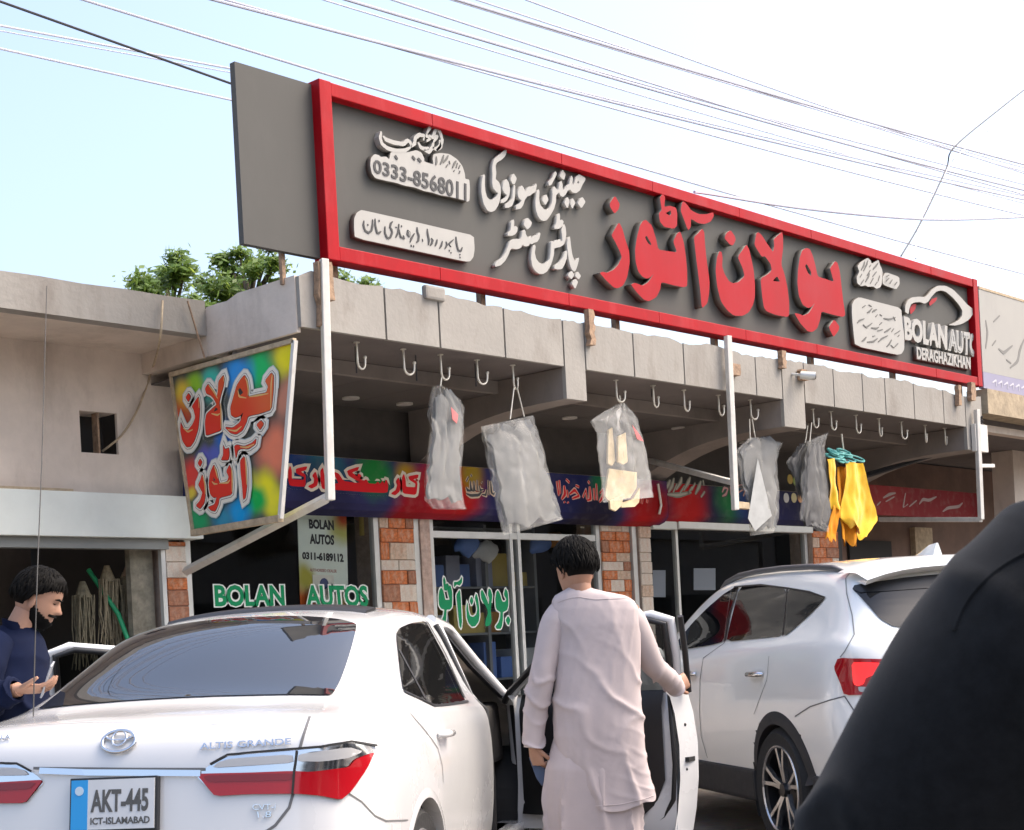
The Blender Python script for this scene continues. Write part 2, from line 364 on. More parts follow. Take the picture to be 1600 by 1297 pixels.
# shop plinth step in front of the glass
M['slabpave'] = mat('cement slab', (0.24, 0.21, 0.18), 0.85, var=0.2, vscale=5, bump=0.3, stain_glare=0.5, sscale=2)
st = MB(); st.box((-0.2, 0.95, 0.004), (9.3, 1.78, 0.14)); struct(st.build('pavement', M['slabpave'], bevel=0.015))

# ================================================================== the auto parts shop
shop = thing('auto_parts_shop', 'single storey auto parts shop with plastered canopy, glass shopfront and stone clad piers', 'shop', (4.6, 1.8, 0))
Zs, Zc, Yb, Yw = 3.40, 3.30, 0.72, 1.80
joints = [-0.27, 0.49, 1.01, 1.69, 2.36, 2.62, 3.24, 3.93, 4.55, 5.02, 5.45, 5.83, 6.36, 6.91, 7.36, 7.96, 8.61, 9.12, 9.52]
core = MB(); core.box((-0.1, 0.04, 3.425), (9.5, 5.2, 3.70)); canopy = core.build('canopy', M['joint'], shop)
random.seed(3)
for i in range(len(joints) - 1):
    a, b = joints[i] + 0.009, joints[i + 1] - 0.009
    zb = 3.15 if i in (4, 10, 17) else Zs
    n = 7; top = []
    for k in range(n + 1):
        x = a + (b - a) * k / n; top.append((x, 3.765 + 0.035 * fbm((x * 2.2, 0.3, 7.1)) + random.uniform(-.008, .008)))
    if i == 0: top[0] = (a, 3.73)
    poly = [(a, zb)] + [(b, zb)] + top[::-1]
    f = MB(); f.prism([(x, 0.0, z) for x, z in poly], (0, 0.035, 0)); f.build('fascia_panel', M['fascia'], shop)
# left return of the canopy
f = MB(); tp = [(0.036 + (1.0 - 0.036) * k / 8, 3.74 + (-0.03 if k > 5 else 0.0) + 0.02 * fbm((k * .5, 2, 1))) for k in range(9)]
f.prism([(-0.27, 0.036, 3.37), (-0.27, 1.0, 3.37)] + [(-0.27, y, z) for y, z in tp[::-1]], (0.03, 0, 0)); f.build('canopy_end', M['plaster'], shop)
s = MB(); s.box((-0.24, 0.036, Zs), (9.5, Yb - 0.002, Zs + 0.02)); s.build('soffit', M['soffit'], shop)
M['beam'] = mat('shaded beam plaster', (0.22, 0.19, 0.17), 0.9, var=.12, vscale=3, stain_glare=.4, sscale=2)
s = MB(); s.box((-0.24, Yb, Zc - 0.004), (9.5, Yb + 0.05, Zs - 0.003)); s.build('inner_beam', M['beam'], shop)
# ceiling boards (joints show as thin lines)
xs = np.arange(-0.2, 9.5, 0.61); k = 0
for a in xs:
    for y0, y1 in ((Yb + 0.052, 1.30), (1.306, 2.05)):
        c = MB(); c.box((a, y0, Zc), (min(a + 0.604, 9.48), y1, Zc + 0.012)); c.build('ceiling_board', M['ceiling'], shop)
M['lamp_disc'] = mat('ceiling lamp disc', (0.55, 0.52, 0.48), 0.4)
for px, py in ((548, 621), (632, 630), (890, 652), (1060, 668), (1165, 690)):
    p = onZ(px, py, Zc); c = MB(); c.tube([(p[0], p[1], Zc - 0.001), (p[0], p[1], Zc - 0.014)], 0.07, 18); c.build('ceiling_lamp', M['lamp_disc'], shop)
# cantilever beams with curved haunch behind each fin
for a, b in ((2.365, 2.615), (5.455, 5.825), (9.125, 9.515)):
    prof = [(0.036, 3.15)]
    for t in np.linspace(0, 1, 9): prof.append((0.30 + 1.48 * t, 3.15 - 0.02 * t - 0.33 * t ** 2.6))
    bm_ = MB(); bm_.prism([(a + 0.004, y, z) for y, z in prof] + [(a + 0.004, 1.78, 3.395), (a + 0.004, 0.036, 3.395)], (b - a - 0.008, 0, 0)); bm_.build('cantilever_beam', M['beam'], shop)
# walls behind
w = MB(); w.box((-0.272, 1.004, 3.372), (0.05, 1.82, 3.70)); w.build('corner_block', M['plaster'], shop)
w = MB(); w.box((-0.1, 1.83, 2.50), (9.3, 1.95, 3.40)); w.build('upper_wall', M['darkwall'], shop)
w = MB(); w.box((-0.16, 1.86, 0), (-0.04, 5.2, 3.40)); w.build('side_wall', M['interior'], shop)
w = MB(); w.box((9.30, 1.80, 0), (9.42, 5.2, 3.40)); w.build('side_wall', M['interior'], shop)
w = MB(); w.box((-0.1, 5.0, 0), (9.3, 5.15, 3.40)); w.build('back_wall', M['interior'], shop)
w = MB(); w.box((-0.04, 1.86, 0.005), (9.3, 5.0, 0.15)); w.build('shop_floor', M['slabpave'], shop)
w = MB(); w.box((-0.2, 5.2, 3.3), (9.4, 5.3, 3.72)); w.build('rear_parapet', M['plaster'], shop)

# stone clad piers
tile_me = {}
def tile_mesh(kind, i):
    key = (kind, i)
    if key not in tile_me:
        rr = random.Random(hash(key) % 1000 + i * 17)
        b = MB(); j = lambda: rr.uniform(-0.04, 0.04)
        q = [(-.5 + j() * .5, 0, -.5 + j() * .5), (.5 + j() * .5, 0, -.5 + j() * .5), (.5 + j() * .5, 0, .5 + j() * .5), (-.5 + j() * .5, 0, .5 + j() * .5)]
        fr = [(x * .96, -0.012 - rr.uniform(0, .008), z * .93) for x, _, z in q]
        b.add(q + fr, [(4, 5, 6, 7), (0, 1, 5, 4), (1, 2, 6, 5), (2, 3, 7, 6), (3, 0, 4, 7)])
        o = b.build('stone_tile', M['stone_' + kind]); tile_me[key] = o.data; bpy.data.objects.remove(o)
    return tile_me[key]
def pier(name, x0, x1, y, z0, z1, cols, parent, rowh=0.118, depth=0.3, kinds='oocbwcow'):
    p = MB(); p.box((x0, y, z0), (x1, y + depth, z1)); po = p.build(name, M['mortar'], parent)
    z = z0 + 0.01; r = 0
    while z < z1 - 0.03:
        h = min(rowh * random.choice((.75, 1, 1, 1.25)), z1 - z); cw = (x1 - x0) / cols; off = (0.5 if r % 2 and cols > 1 else 0.0)
        xs_ = [x0] + [x0 + cw * (k + 1 - off) for k in range(cols + (1 if off else 0))]; xs_[-1] = x1
        for k in range(len(xs_) - 1):
            a, b = xs_[k], xs_[k + 1]
            if b - a < 0.03: continue
            o = bpy.data.objects.new('stone_tile', tile_mesh(random.choice(kinds), random.randrange(3))); link(o); o.parent = po
            o.location = ((a + b) / 2, y, z + h / 2); o.scale = (b - a - 0.002, random.uniform(.6, 1.3), h - 0.002)
        z += h; r += 1
    return po
pier('stone_pier', 1.97, 2.36, 1.79, 0.9, 2.46, 2, shop)
pier('stone_pier', 4.88, 5.32, 1.79, 0.9, 2.46, 2, shop)
pier('stone_pier', 5.42, 5.60, 1.74, 0.9, 2.46, 1, shop, kinds='wcowcw')
pier('stone_pier', 8.66, 9.22, 1.74, 0.9, 2.40, 2, shop)
pier('stone_pier', -0.185, -0.005, 1.76, 0.9, 2.15, 1, shop, kinds='owcbw')
for a, b in ((1.97, 2.36), (4.88, 5.32), (5.42, 5.60), (8.66, 9.22), (-0.185, -0.005)):
    w = MB(); w.box((a, 1.78, 0.005), (b, 2.0, 0.898)); w.build('pier_base', M['plaster'], shop)
w = MB(); w.box((2.43, 1.77, 0.005), (2.545, 2.05, 2.46)); w.build('plaster_column', mat('peeling plaster', (0.46, 0.34, 0.28), 0.9, var=0.3, vscale=14, bump=0.5, bscale=30, stain_glare=0.5, sscale=9, scol=(0.6, 0.56, 0.5)), shop)

# glazing: frames and panes
def window(name, x0, x1, z0, z1, mull=(), y=1.79, fw=0.055, rails=(), sill=True):
    fr = MB()
    def vbar(x, w): fr.box((x, y, z0), (x + w, y + 0.06, z1))
    o = MB(); o.box((x0, y, z0), (x0 + fw, y + 0.06, z1)); fo = o.build(name, M['alu'], shop, bevel=0.004)
    def sub(nm, a, b): q = MB(); q.box(a, b); return q.build(nm, M['alu'], fo, bevel=0.003)
    sub('frame_jamb', (x1 - fw, y, z0), (x1, y + 0.06, z1))
    sub('frame_head', (x0 + fw + .001, y + .002, z1 - fw), (x1 - fw - .001, y + 0.058, z1))
    if sill: sub('frame_sill', (x0 + fw + .001, y + .002, z0), (x1 - fw - .001, y + 0.058, z0 + fw))
    xs_ = [x0 + fw] + [m for m in mull] + [x1 - fw]
    for m in mull: sub('mullion', (m - 0.02, y + .003, z0 + fw + .001), (m + 0.02, y + 0.055, z1 - fw - .001))
    zs_ = [z0 + fw] + list(rails) + [z1 - fw]
    for r in rails: sub('transom', (x0 + fw + .001, y + .006, r - 0.03), (x1 - fw - .001, y + 0.052, r + 0.03))
    for i in range(len(xs_) - 1):
        for j in range(len(zs_) - 1):
            q = MB(); q.add([(xs_[i], y + 0.03, zs_[j]), (xs_[i + 1], y + 0.03, zs_[j]), (xs_[i + 1], y + 0.03, zs_[j + 1]), (xs_[i], y + 0.03, zs_[j + 1])], [(0, 1, 2, 3)])
            q.build('pane', M['shopglass'], fo, fix=False)
    return fo
win1 = window('shop_window', 0.01, 1.965, 0.55, 2.46)
door = window('glass_door', 2.55, 4.87, 0.15, 2.46, mull=(3.60, 3.705), rails=(2.26,))
win3 = window('shop_window', 5.61, 8.64, 0.55, 2.46, mull=(6.13,))
w = MB(); w.box((0.0, 1.78, 0.005), (1.97, 1.9, 0.548)); w.build('stall_riser', M['plaster'], shop)
w = MB(); w.box((5.61, 1.78, 0.005), (8.64, 1.9, 0.548)); w.build('stall_riser', M['plaster'], shop)
w = MB(); w.box((2.365, 1.785, 0.9), (2.425, 1.84, 2.46)); w.build('frame_strip', M['alu'], shop)
w = MB(); w.box((5.33, 1.75, 0.9), (5.395, 1.84, 2.46)); w.build('frame_strip', M['alu'], shop)
# pale roller box over the right window
q = MB(); q.box((5.62, 1.70, 2.36), (6.02, 1.785, 2.50)); q.build('shutter_box', M['board'], shop, bevel=0.008)
q = MB(); q.box((6.04, 1.69, 2.37), (8.62, 1.785, 2.49)); q.build('shutter_box', M['alu'], shop, bevel=0.008)

# hooks under the canopy
def hook_mesh():
    h = MB(); pts = [(0, 0, 0), (0, 0, -0.12)]
    for t in np.linspace(0, math.pi, 9): pts.append((0.045 - 0.045 * math.cos(t), 0, -0.13 - 0.05 * math.sin(t)))
    pts.append((0.092, 0, -0.10)); h.tube(pts, 0.0085, 8); h.ball((0.092, 0, -0.092), 0.014, 8, 6)
    h.tube([(0, 0, 0), (0, 0, -0.006)], 0.022, 10)
    o = h.build('hook', M['hook'], None, smooth=True); me = o.data; bpy.data.objects.remove(o); return me
hook_me = hook_mesh(); HOOKS = []
hx = [(557, 535), (630, 545), (688, 553), (745, 562), (801, 570), (962, 590), (1020, 598), (1068, 605), (1122, 612), (1172, 619), (1270, 637), (1298, 641), (1337, 647), (1373, 653), (1408, 658), (1445, 664), (1476, 668)]
for px, py in hx:
    p = onY(px, py, 0.18); o = bpy.data.objects.new('hook', hook_me); link(o); attach(o, shop)
    o.location = (p[0], 0.18, Zs - 0.0005); o.rotation_euler = (0, 0, R_(random.uniform(-12, 25))); HOOKS.append((p[0], 0.18))
# short straps hanging off the ceiling near the hooks
for px, py, l in ((556, 560, 25), (650, 570, 28), (743, 585, 22), (1018, 610, 14)):
    p = onY(px, py, 0.3); q = MB(); q.tube([(p[0], 0.3, 3.4), (p[0], 0.3, p[2] - l / 240)], 0.006, 6); q.build('strap', M['black_cable'], shop)

# ---- things inside the shop
M['carton'] = [mat('box %d' % i, c, 0.6, var=0.1) for i, c in enumerate([(.12, .22, .55), (.62, .62, .62), (.42, .20, .06), (.06, .22, .10), (.36, .06, .06), (.30, .32, .42), (.55, .42, .12), (.12, .12, .13), (.6, .62, .66)])]
M['shelf'] = mat('steel shelf', (0.25, 0.26, 0.27), 0.5, 0.3)
sh = thing('display_shelf', 'steel display shelves of boxed parts inside the shop behind the door glass', 'shelf', (3.8, 2.9, 0.15))
for z in (0.5, 0.95, 1.4, 1.85, 2.42):
    q = MB(); q.box((2.6, 2.62, z - .02), (4.85, 3.05, z)); q.build('shelf_board', M['shelf'], sh)
for x in (2.6, 3.3, 4.1, 4.81):
    q = MB(); q.box((x, 2.615, 0.15), (x + .04, 3.05, 2.45)); q.build('upright', M['shelf'], sh)
random.seed(11); n = 0
cn = ['blue', 'grey', 'brown', 'green', 'red', 'slate', 'yellow', 'black', 'white']
for z in (0.5, 0.95, 1.4, 1.85):
    x = 2.66
    while x < 4.6:
        wd_ = random.uniform(.10, .28); ht = random.uniform(.14, .36); k = random.randrange(9)
        q = MB(); q.box((x, 2.64 + random.uniform(0, .08), z + .001), (x + wd_, 3.0, z + ht))
        tag(q.build('parts_box', M['carton'][k], bevel=0.004), '%s parts box on the shelves behind the door glass' % cn[k], 'box', '%s boxes on the shelves' % cn[k]); x += wd_ + random.uniform(.01, .06)
# hanging goods just behind the door
for i, (px, py, c) in enumerate(((730, 850, 0), (760, 862, 1), (845, 850, 0), (868, 845, 2))):
    p = onY(px, py, 2.4); q = MB(); q.ball((p[0], 2.4, p[2]), 0.12, 12, 8, 1.2, .5, .8)
    for v in range(len(q.v)): a = Vector(q.v[v]); d = .05 * fbm(a, 9); q.v[v] = (a.x + d, a.y, a.z + d)
    tag(q.build('hanging_packet', M['carton'][c], smooth=True), ['blue packet hanging high behind the left door pane', 'pale packet hanging beside a blue one behind the left door pane', 'blue packet hanging behind the right door pane', 'orange packet hanging behind the right door pane'][i], 'packet')
# chair with yellow cover and a desk inside
q = thing('counter', 'shop counter inside behind the left window', 'counter', (1.0, 2.9, 0.15))
b = MB(); b.box((0.4, 2.7, 0.15), (1.6, 3.1, 0.95)); b.build('body', M['carton'][2], q, bevel=.01)
b = MB(); b.box((0.35, 2.65, 0.952), (1.65, 3.15, 0.99)); b.build('top', M['carton'][1], q, bevel=.005)
# ================================================================== the big fascia signboard
SP = facade(0.08)                       # face of the grey panel
sgn = thing('shop_signboard', 'long grey signboard in a red frame with raised red and white Urdu lettering', 'signboard', (4.4, 0.1, 3.88))
xl, zt_ = SP.px(366, 89); zb_ = SP.px(382, 378)[1]
q = MB(); q.prism([(xl, 0.08, 3.90), (9.50, 0.08, 3.90), (9.50, 0.08, 5.06), (xl, 0.08, 5.06)], (0, 0.05, 0)); q.build('panel', M['grey_panel'], sgn)
fw_ = 0.105
def sbar(a, b, nm='frame_bar'):
    q = MB(); q.box(a, b); return q.build(nm, M['red_frame'], sgn, bevel=0.006)
nseg = [0.0, 1.05, 2.46, 3.62, 4.9, 6.1, 7.32, 8.5, 9.58]
sbar((0.0, 0.0, 3.88), (fw_, 0.14, 5.08)); sbar((9.475, 0.0, 3.88), (9.58, 0.14, 5.08))
for i in range(len(nseg) - 1):
    a = nseg[i] + (fw_ if i == 0 else 0) + .001; b = nseg[i + 1] - (0.105 if i == len(nseg) - 2 else 0) - .001
    d = random.uniform(0, .004)
    sbar((a, 0.003 + d, 3.883), (b, 0.137, 3.98)); sbar((a, 0.003 + d, 4.985), (b, 0.137, 5.077))
# steel posts holding the sign from behind
for x in (0.15, 1.6, 3.2, 4.6, 6.2, 7.8, 9.3):
    q = MB(); q.box((x, 0.135, 3.70), (x + .05, 0.185, 5.0)); q.build('support_post', M['rust'], sgn)
q = MB(); p = onY(440, 395, 0.15); q.box((p[0] - .015, .135, 3.70), (p[0] + .015, .165, 4.2)); q.build('support_post', M['rust'], sgn)
# loose packing under the sign
for px, py, wd_, h in ((680, 458, .20, .10), ):
    p = onY(px, py, -0.02); q = MB(); q.box((p[0] - wd_ / 2, -0.03, p[2] - h / 2), (p[0] + wd_ / 2, 0.02, p[2] + h / 2)); q.build('mortar_lump', M['fascia'], sgn, bevel=.02)

def raised(name, polys, ox, oy, s, depth, m, side=None, label=None, h0=0.0, smooth=1, offset=0.0, parent=None):
    pp = px_polys(crop(polys, ox, oy, s), SP, h0 + depth)
    o = glyph(name, pp, SP, h0, depth, [m, side or M['letter_side']], parent or sgn, offset, smooth, label)
    for f in o.data.polygons: f.material_index = 0 if abs(f.normal.y) > 0.9 else 1
    return o
A_ = (930, 300, 6.485); B_ = (1110, 340, 6.827); D_red = 0.075
RED = [
 ('letter_zay', A_, [[(240,305),(275,370),(305,480),(345,600),(350,720),(325,860),(285,945),(235,975),(190,970),(110,895),(45,820),(75,808),(120,818),(185,790),(235,735),(270,660),(245,590),(200,500),(165,440),(185,400)]]),
 ('letter_dot', A_, [[(200,38),(250,125),(235,180),(195,220),(150,150),(150,110)]]),
 ('letter_ttay_wao', A_, [[(515,283),(575,340),(615,470),(640,585),(740,600),(830,612),(790,500),(830,420),(862,400),(895,500),(918,640),(932,800),(932,955),(890,965),(790,945),(670,912),(660,985),(620,1065),(545,1108),(490,1090),(420,1015),(362,940),(400,918),(480,950),(540,912),(600,820),(560,865),(525,880),(480,860),(435,805),(408,700),(405,580),(425,450),(455,335),(485,292)], [(520,440),(565,520),(570,545),(535,520),(505,460)]]),
 ('letter_mark', A_, [[(690,10),(710,60),(700,150),(760,140),(820,160),(832,220),(830,340),(800,372),(700,355),(655,300),(645,220),(675,180),(655,60)], [(765,185),(770,225),(755,240),(715,215),(740,200)]]),
 ('letter_madd', A_, [[(895,95),(930,125),(970,185),(1050,225),(1130,225),(1195,205),(1205,240),(1170,300),(1110,325),(1040,315),(970,270),(970,350),(945,390),(925,350),(900,280),(865,190),(880,110)]]),
 ('letter_alif', A_, [[(1085,370),(1105,410),(1110,500),(1130,700),(1160,900),(1155,1030),(1135,1130),(1080,1180),(1065,1000),(1040,800),(1020,640),(1000,460),(1040,420)]]),
 ('letter_dot', B_, [[(215,135),(262,200),(270,240),(240,300),(205,285),(150,220),(170,165)]]),
 ('letter_noon', B_, [[(385,285),(415,340),(440,450),(462,570),(475,700),(475,850),(455,930),(410,1010),(340,1050),(250,1045),(180,990),(110,890),(70,720),(55,560),(70,430),(95,360),(120,365),(130,430),(125,520),(150,600),(200,680),(240,700),(300,690),(365,625),(345,540),(290,420)]]),
 ('letter_lam_alif', B_, [[(510,155),(550,190),(600,270),(670,370),(680,300),(675,230),(765,150),(775,200),(775,330),(755,500),(790,600),(825,760),(840,900),(840,1040),(820,1060),(700,1040),(600,1000),(570,960),(550,820),(535,650),(620,600),(655,560),(640,490),(580,410),(550,420),(480,310),(470,280),(490,170)], [(710,625),(745,685),(665,675)]]),
 ('letter_bay_wao', B_, [[(1020,325),(1060,335),(1090,400),(1120,510),(1145,630),(1230,655),(1315,685),(1290,590),(1275,545),(1330,465),(1355,480),(1380,570),(1395,700),(1415,880),(1440,1040),(1410,1060),(1300,1035),(1185,1000),(1170,1090),(1140,1180),(1090,1220),(1040,1215),(960,1130),(895,1020),(940,1025),(990,1045),(1050,1020),(1120,905),(1080,955),(1040,965),(985,930),(945,840),(928,700),(935,560),(955,420),(980,350)], [(1025,490),(1075,580),(1075,625),(1040,590),(1010,520)]]),
 ('letter_dot', B_, [[(1320,1085),(1375,1160),(1370,1200),(1315,1275),(1280,1210),(1265,1165)]]),
]
for nm, (ox, oy, s_), polys in RED: raised(nm, polys, ox, oy, s_, D_red, M['red_letter'])
C_ = (740, 230, 8.421); Dc = (760, 325, 9.975)
WHITE = [
 (C_, [[(140,355),(152,380),(148,470),(155,580),(180,660),(215,690),(265,685),(310,640),(325,600),(300,590),(255,530),(245,450),(250,350),(245,270),(255,210),(275,150),(330,105),(430,25),(437,60),(415,120),(370,165),(305,205),(290,250),(300,340),(290,420),(335,460),(355,510),(360,590),(350,680),(325,770),(280,835),(230,855),(180,830),(130,740),(103,600),(105,480),(120,380)]]),
 (C_, [[(430,415),(465,465),(482,560),(470,640),(440,700),(400,730),(355,735),(365,690),(420,665),(440,630),(400,595),(380,550),(390,470)]]),
 (C_, [[(525,340),(570,410),(545,480),(520,490),(482,425)]]),
 (C_, [[(535,492),(548,510),(550,590),(540,690),(510,770),(460,798),(412,795),(420,745),(470,720),(510,670),(515,580)]]),
 (C_, [[(635,500),(665,540),(680,600),(720,520),(745,515),(745,550),(780,500),(790,530),(822,475),(833,500),(815,590),(785,605),(740,640),(715,640),(675,690),(655,760),(620,810),(555,818),(565,765),(620,730),(630,700),(595,670),(580,610),(595,550)]]),
 (C_, [[(855,550),(868,580),(862,680),(880,760),(925,815),(965,825),(1010,790),(1035,720),(1040,620),(1035,570),(1065,510),(1085,545),(1115,570),(1125,520),(1135,455),(1160,445),(1172,500),(1175,560),(1205,550),(1230,500),(1265,480),(1265,440),(1290,370),(1308,410),(1300,470),(1320,500),(1335,440),(1345,390),(1390,355),(1470,405),(1470,435),(1430,500),(1400,570),(1350,605),(1300,595),(1275,560),(1240,570),(1215,620),(1180,655),(1145,640),(1125,595),(1087,630),(1085,720),(1060,810),(1010,900),(960,965),(900,970),(850,915),(820,830),(812,720),(830,590)], [(1380,440),(1392,470),(1375,485),(1362,460)]]),
 (C_, [[(1170,290),(1212,360),(1190,435),(1130,380)]]), (C_, [[(955,615),(990,690),(945,765),(900,690)]]),
 (C_, [[(1080,315),(1098,350),(1060,430),(1020,500),(990,505),(985,460),(1040,400),(1060,340)]]),
 (C_, [[(1238,650),(1264,715),(1238,810),(1190,730)]]), (C_, [[(1302,665),(1342,730),(1300,815),(1270,740)]]), (C_, [[(1430,650),(1475,720),(1420,805),(1368,735)]]),
 (Dc, [[(590,335),(610,360),(615,410),(640,450),(665,470),(695,425),(710,480),(770,410),(780,450),(825,380),(843,400),(825,480),(790,530),(745,540),(710,567),(680,550),(660,590),(620,600),(585,590),(565,570),(540,620),(480,645),(400,630),(375,650),(340,740),(290,830),(220,895),(140,918),(135,880),(180,820),(250,780),(300,700),(340,600),(360,530),(410,485),(480,480),(540,485),(555,420),(565,360)]]),
 (Dc, [[(425,175),(435,210),(430,290),(460,280),(490,310),(480,370),(450,410),(400,435),(330,430),(335,390),(375,350),(385,290),(385,220)]]),
 (Dc, [[(645,150),(712,225),(690,290),(640,335),(580,260),(600,195)]]),
 (Dc, [[(755,570),(768,600),(755,700),(775,790),(820,850),(870,870),(940,850),(990,800),(1000,720),(1005,600),(1010,530),(1030,510),(1050,550),(1090,490),(1110,520),(1145,480),(1165,520),(1185,510),(1180,420),(1170,350),(1190,280),(1215,250),(1235,300),(1245,400),(1235,500),(1210,570),(1150,610),(1080,620),(1055,640),(1055,720),(1030,820),(1000,900),(950,990),(880,1030),(820,1025),(760,980),(715,900),(695,780),(710,650),(730,590)]]),
 (Dc, [[(1140,80),(1148,120),(1145,190),(1180,180),(1205,210),(1190,270),(1140,325),(1060,325),(1065,280),(1090,240),(1095,160),(1110,110)]]),
 (Dc, [[(1245,660),(1260,690),(1255,780),(1220,880),(1180,950),(1110,958),(1055,945),(1075,890),(1150,840),(1200,770),(1220,700)]]),
 (Dc, [[(1300,440),(1310,500),(1320,600),(1340,730),(1365,800),(1385,840),(1440,770),(1445,800),(1425,880),(1395,970),(1370,990),(1330,960),(1300,880),(1280,760),(1265,650),(1255,560),(1270,480)]]),
 (Dc, [[(1330,975),(1370,1040),(1330,1115),(1265,1050)]]), (Dc, [[(1425,985),(1475,1060),(1440,1115),(1380,1060)]]), (Dc, [[(1390,1100),(1430,1150),(1385,1265),(1330,1175)]]),
]
for (ox, oy, s_), polys in WHITE: raised('white_letter', polys, ox, oy, s_, 0.045, M['white_letter'], M['white_letter'])
# name and telephone plaque
E_ = (565, 185, 8.889); hE = 0.05
raised('phone_plaque', [[(405,465),(520,480),(640,470),(760,440),(830,470),(872,560),(870,600),(1000,640),(985,560),(1000,495),(1100,480),(1220,495),(1330,570),(1400,660),(1435,770),(1440,840),(1495,850),(1505,960),(1500,1140),(1470,1160),(1400,1130),(1180,1080),(1100,1070),(980,1030),(870,1010),(740,960),(600,935),(480,895),(330,865),(190,830),(140,760),(120,650),(130,550),(180,495),(240,510),(270,535),(340,530),(385,570)]], *E_, hE, M['white_letter'], M['letter_side'])
for L in ([(275,180),(258,270),(285,355),(360,415),(480,452),(600,448),(685,400)], [(300,245),(335,292),(450,335),(585,358),(640,305),(678,330),(690,395)], [(690,395),(738,350),(745,275),(800,225),(872,240),(862,305)], [(785,330),(820,400),(872,425),(935,405)], [(868,442),(932,472),(985,405),(1003,330)], [(985,405),(1040,432),(1092,380),(1085,300)], [(905,320),(950,285),(905,250),(905,205)], [(905,212),(958,112),(996,58),(1052,120),(1095,200),(1122,300),(1098,400),(1040,445)], [(1040,130),(1015,200),(985,268),(930,232)], [(1000,330),(1040,262),(1060,235)]):
    strokes('name_letter', [[SP.px(565 + a / 8.889, 185 + b / 8.889, hE) for a, b in L]], SP, 0, hE, .030, M['white_letter'], sgn)
def inkpolys(polys, org, h, nm='black_letter', m=None):
    for P in polys:
        pp = px_polys(crop([P], *org), SP, h); glyph(nm, pp, SP, h, 0.004, m or M['black_ink'], sgn, 0, 1)
inkpolys([[(470,505),(505,560),(490,585),(452,530)], [(710,512),(750,568),(732,590),(692,540)], [(790,542),(835,595),(812,620),(766,565)]], E_, hE + .001)
def pxquad(org, q, pl, h): return [pl.px(org[0] + a / org[2], org[1] + b / org[2], h) for a, b in q]
text_on('phone_number', '0333-8568011', pxquad(E_, [(160,565),(1452,905),(1452,1155),(160,750)], SP, hE), SP, hE + .001, .004, M['black_ink'], sgn, bold=0.018)
strokes('small_script', [[SP.px(565 + a / 8.889, 185 + b / 8.889, hE) for a, b in L] for L in ([(1035,530),(1040,600),(1030,650)], [(1090,640),(1120,580),(1140,510)], [(1130,620),(1180,560),(1200,515)], [(1215,590),(1225,640)], [(1260,690),(1290,620),(1310,590)], [(1310,690),(1330,620)], [(1345,700),(1365,650)], [(1275,740),(1290,720)], [(1350,770),(1365,730)], [(1170,680),(1195,640)])], SP, hE + .001, .004, .018, M['dark_ink'], sgn)
# address plaque
F_ = (545, 325, 7.805)
raised('address_plaque', [[(150,25),(200,33),(800,168),(1200,262),(1525,335),(1535,500),(1520,600),(1480,650),(1430,655),(800,520),(75,365),(65,250),(65,130),(95,60)]], *F_, hE, M['white_letter'], M['letter_side'])
addr = [[(182,155),(176,210),(195,275),(235,305),(272,280),(287,220),(288,140)],[(230,195),(232,218)],[(318,130),(322,220),(345,310),(372,302),(392,285)],[(366,145),(370,170)],[(440,225),(436,300),(465,368),(502,362),(526,305),(520,265),(500,238),(510,190),(532,165)],[(608,195),(602,290),(570,362)],[(572,228),(578,248)],[(640,212),(643,236)],[(608,260),(630,355),(680,372),(662,335)],[(715,270),(710,320),(735,352),(738,300),(715,272)],[(800,310),(762,370),(745,420)],[(758,450),(762,475)],[(786,455),(790,480)],[(830,235),(834,290),(852,340),(846,400),(820,424)],[(895,378),(900,412)],[(955,255),(960,320),(977,400),(968,455)],[(1003,368),(1022,392),(1010,435),(988,462)],[(1075,385),(1066,430),(1050,468)],[(1140,405),(1126,460),(1103,496)],[(1183,410),(1197,450),(1170,500)],[(1275,385),(1215,440),(1245,475)],[(1222,510),(1228,530)],[(1243,538),(1247,556)],[(1305,350),(1310,420),(1330,515),(1366,525),(1382,480)],[(1352,560),(1356,578)],[(1353,596),(1357,615)]]
strokes('address_script', [[SP.px(545 + a / 7.805, 325 + b / 7.805, hE) for a, b in L] for L in addr], SP, hE + .001, .004, .016, M['black_ink'], sgn)
# right hand end: two small marks, a text plaque, car outline, shop name
G_ = (1320, 400, 8.109); H_ = (1400, 430, 7.627)
raised('name_plaque', [[(290,20),(330,60),(340,100),(430,45),(445,110),(480,190),(470,350),(450,400),(400,415),(360,385),(290,390),(260,370),(210,385),(160,350),(150,270),(185,200),(160,130),(200,80)]], *G_, .06, M['white_letter'])
raised('name_plaque', [[(520,205),(690,265),(695,360),(650,425),(482,362),(478,270)]], *G_, .05, M['white_letter'])
strokes('small_script', [[SP.px(1320 + a / 8.109, 400 + b / 8.109, .06) for a, b in L] for L in ([(205,180),(240,120),(250,70)],[(235,190),(275,110),(290,60)],[(190,270),(215,230)],[(280,250),(320,180)],[(310,140),(330,110)],[(355,170),(390,130),(420,90)],[(200,360),(240,300)],[(260,330),(300,260),(310,220)],[(320,350),(360,280)],[(380,370),(410,330)],[(420,320),(440,250)],[(350,260),(400,200)],[(520,320),(560,280)],[(570,350),(600,300)],[(630,370),(660,330)],[(530,260),(560,240)])], SP, .061, .004, .022, M['dark_ink'], sgn)
raised('notice_plaque', [[(180,520),(400,580),(715,660),(730,830),(755,1020),(755,1180),(720,1240),(660,1252),(130,1140),(110,960),(90,740),(90,620),(120,560)]], *G_, .05, M['white_letter'])
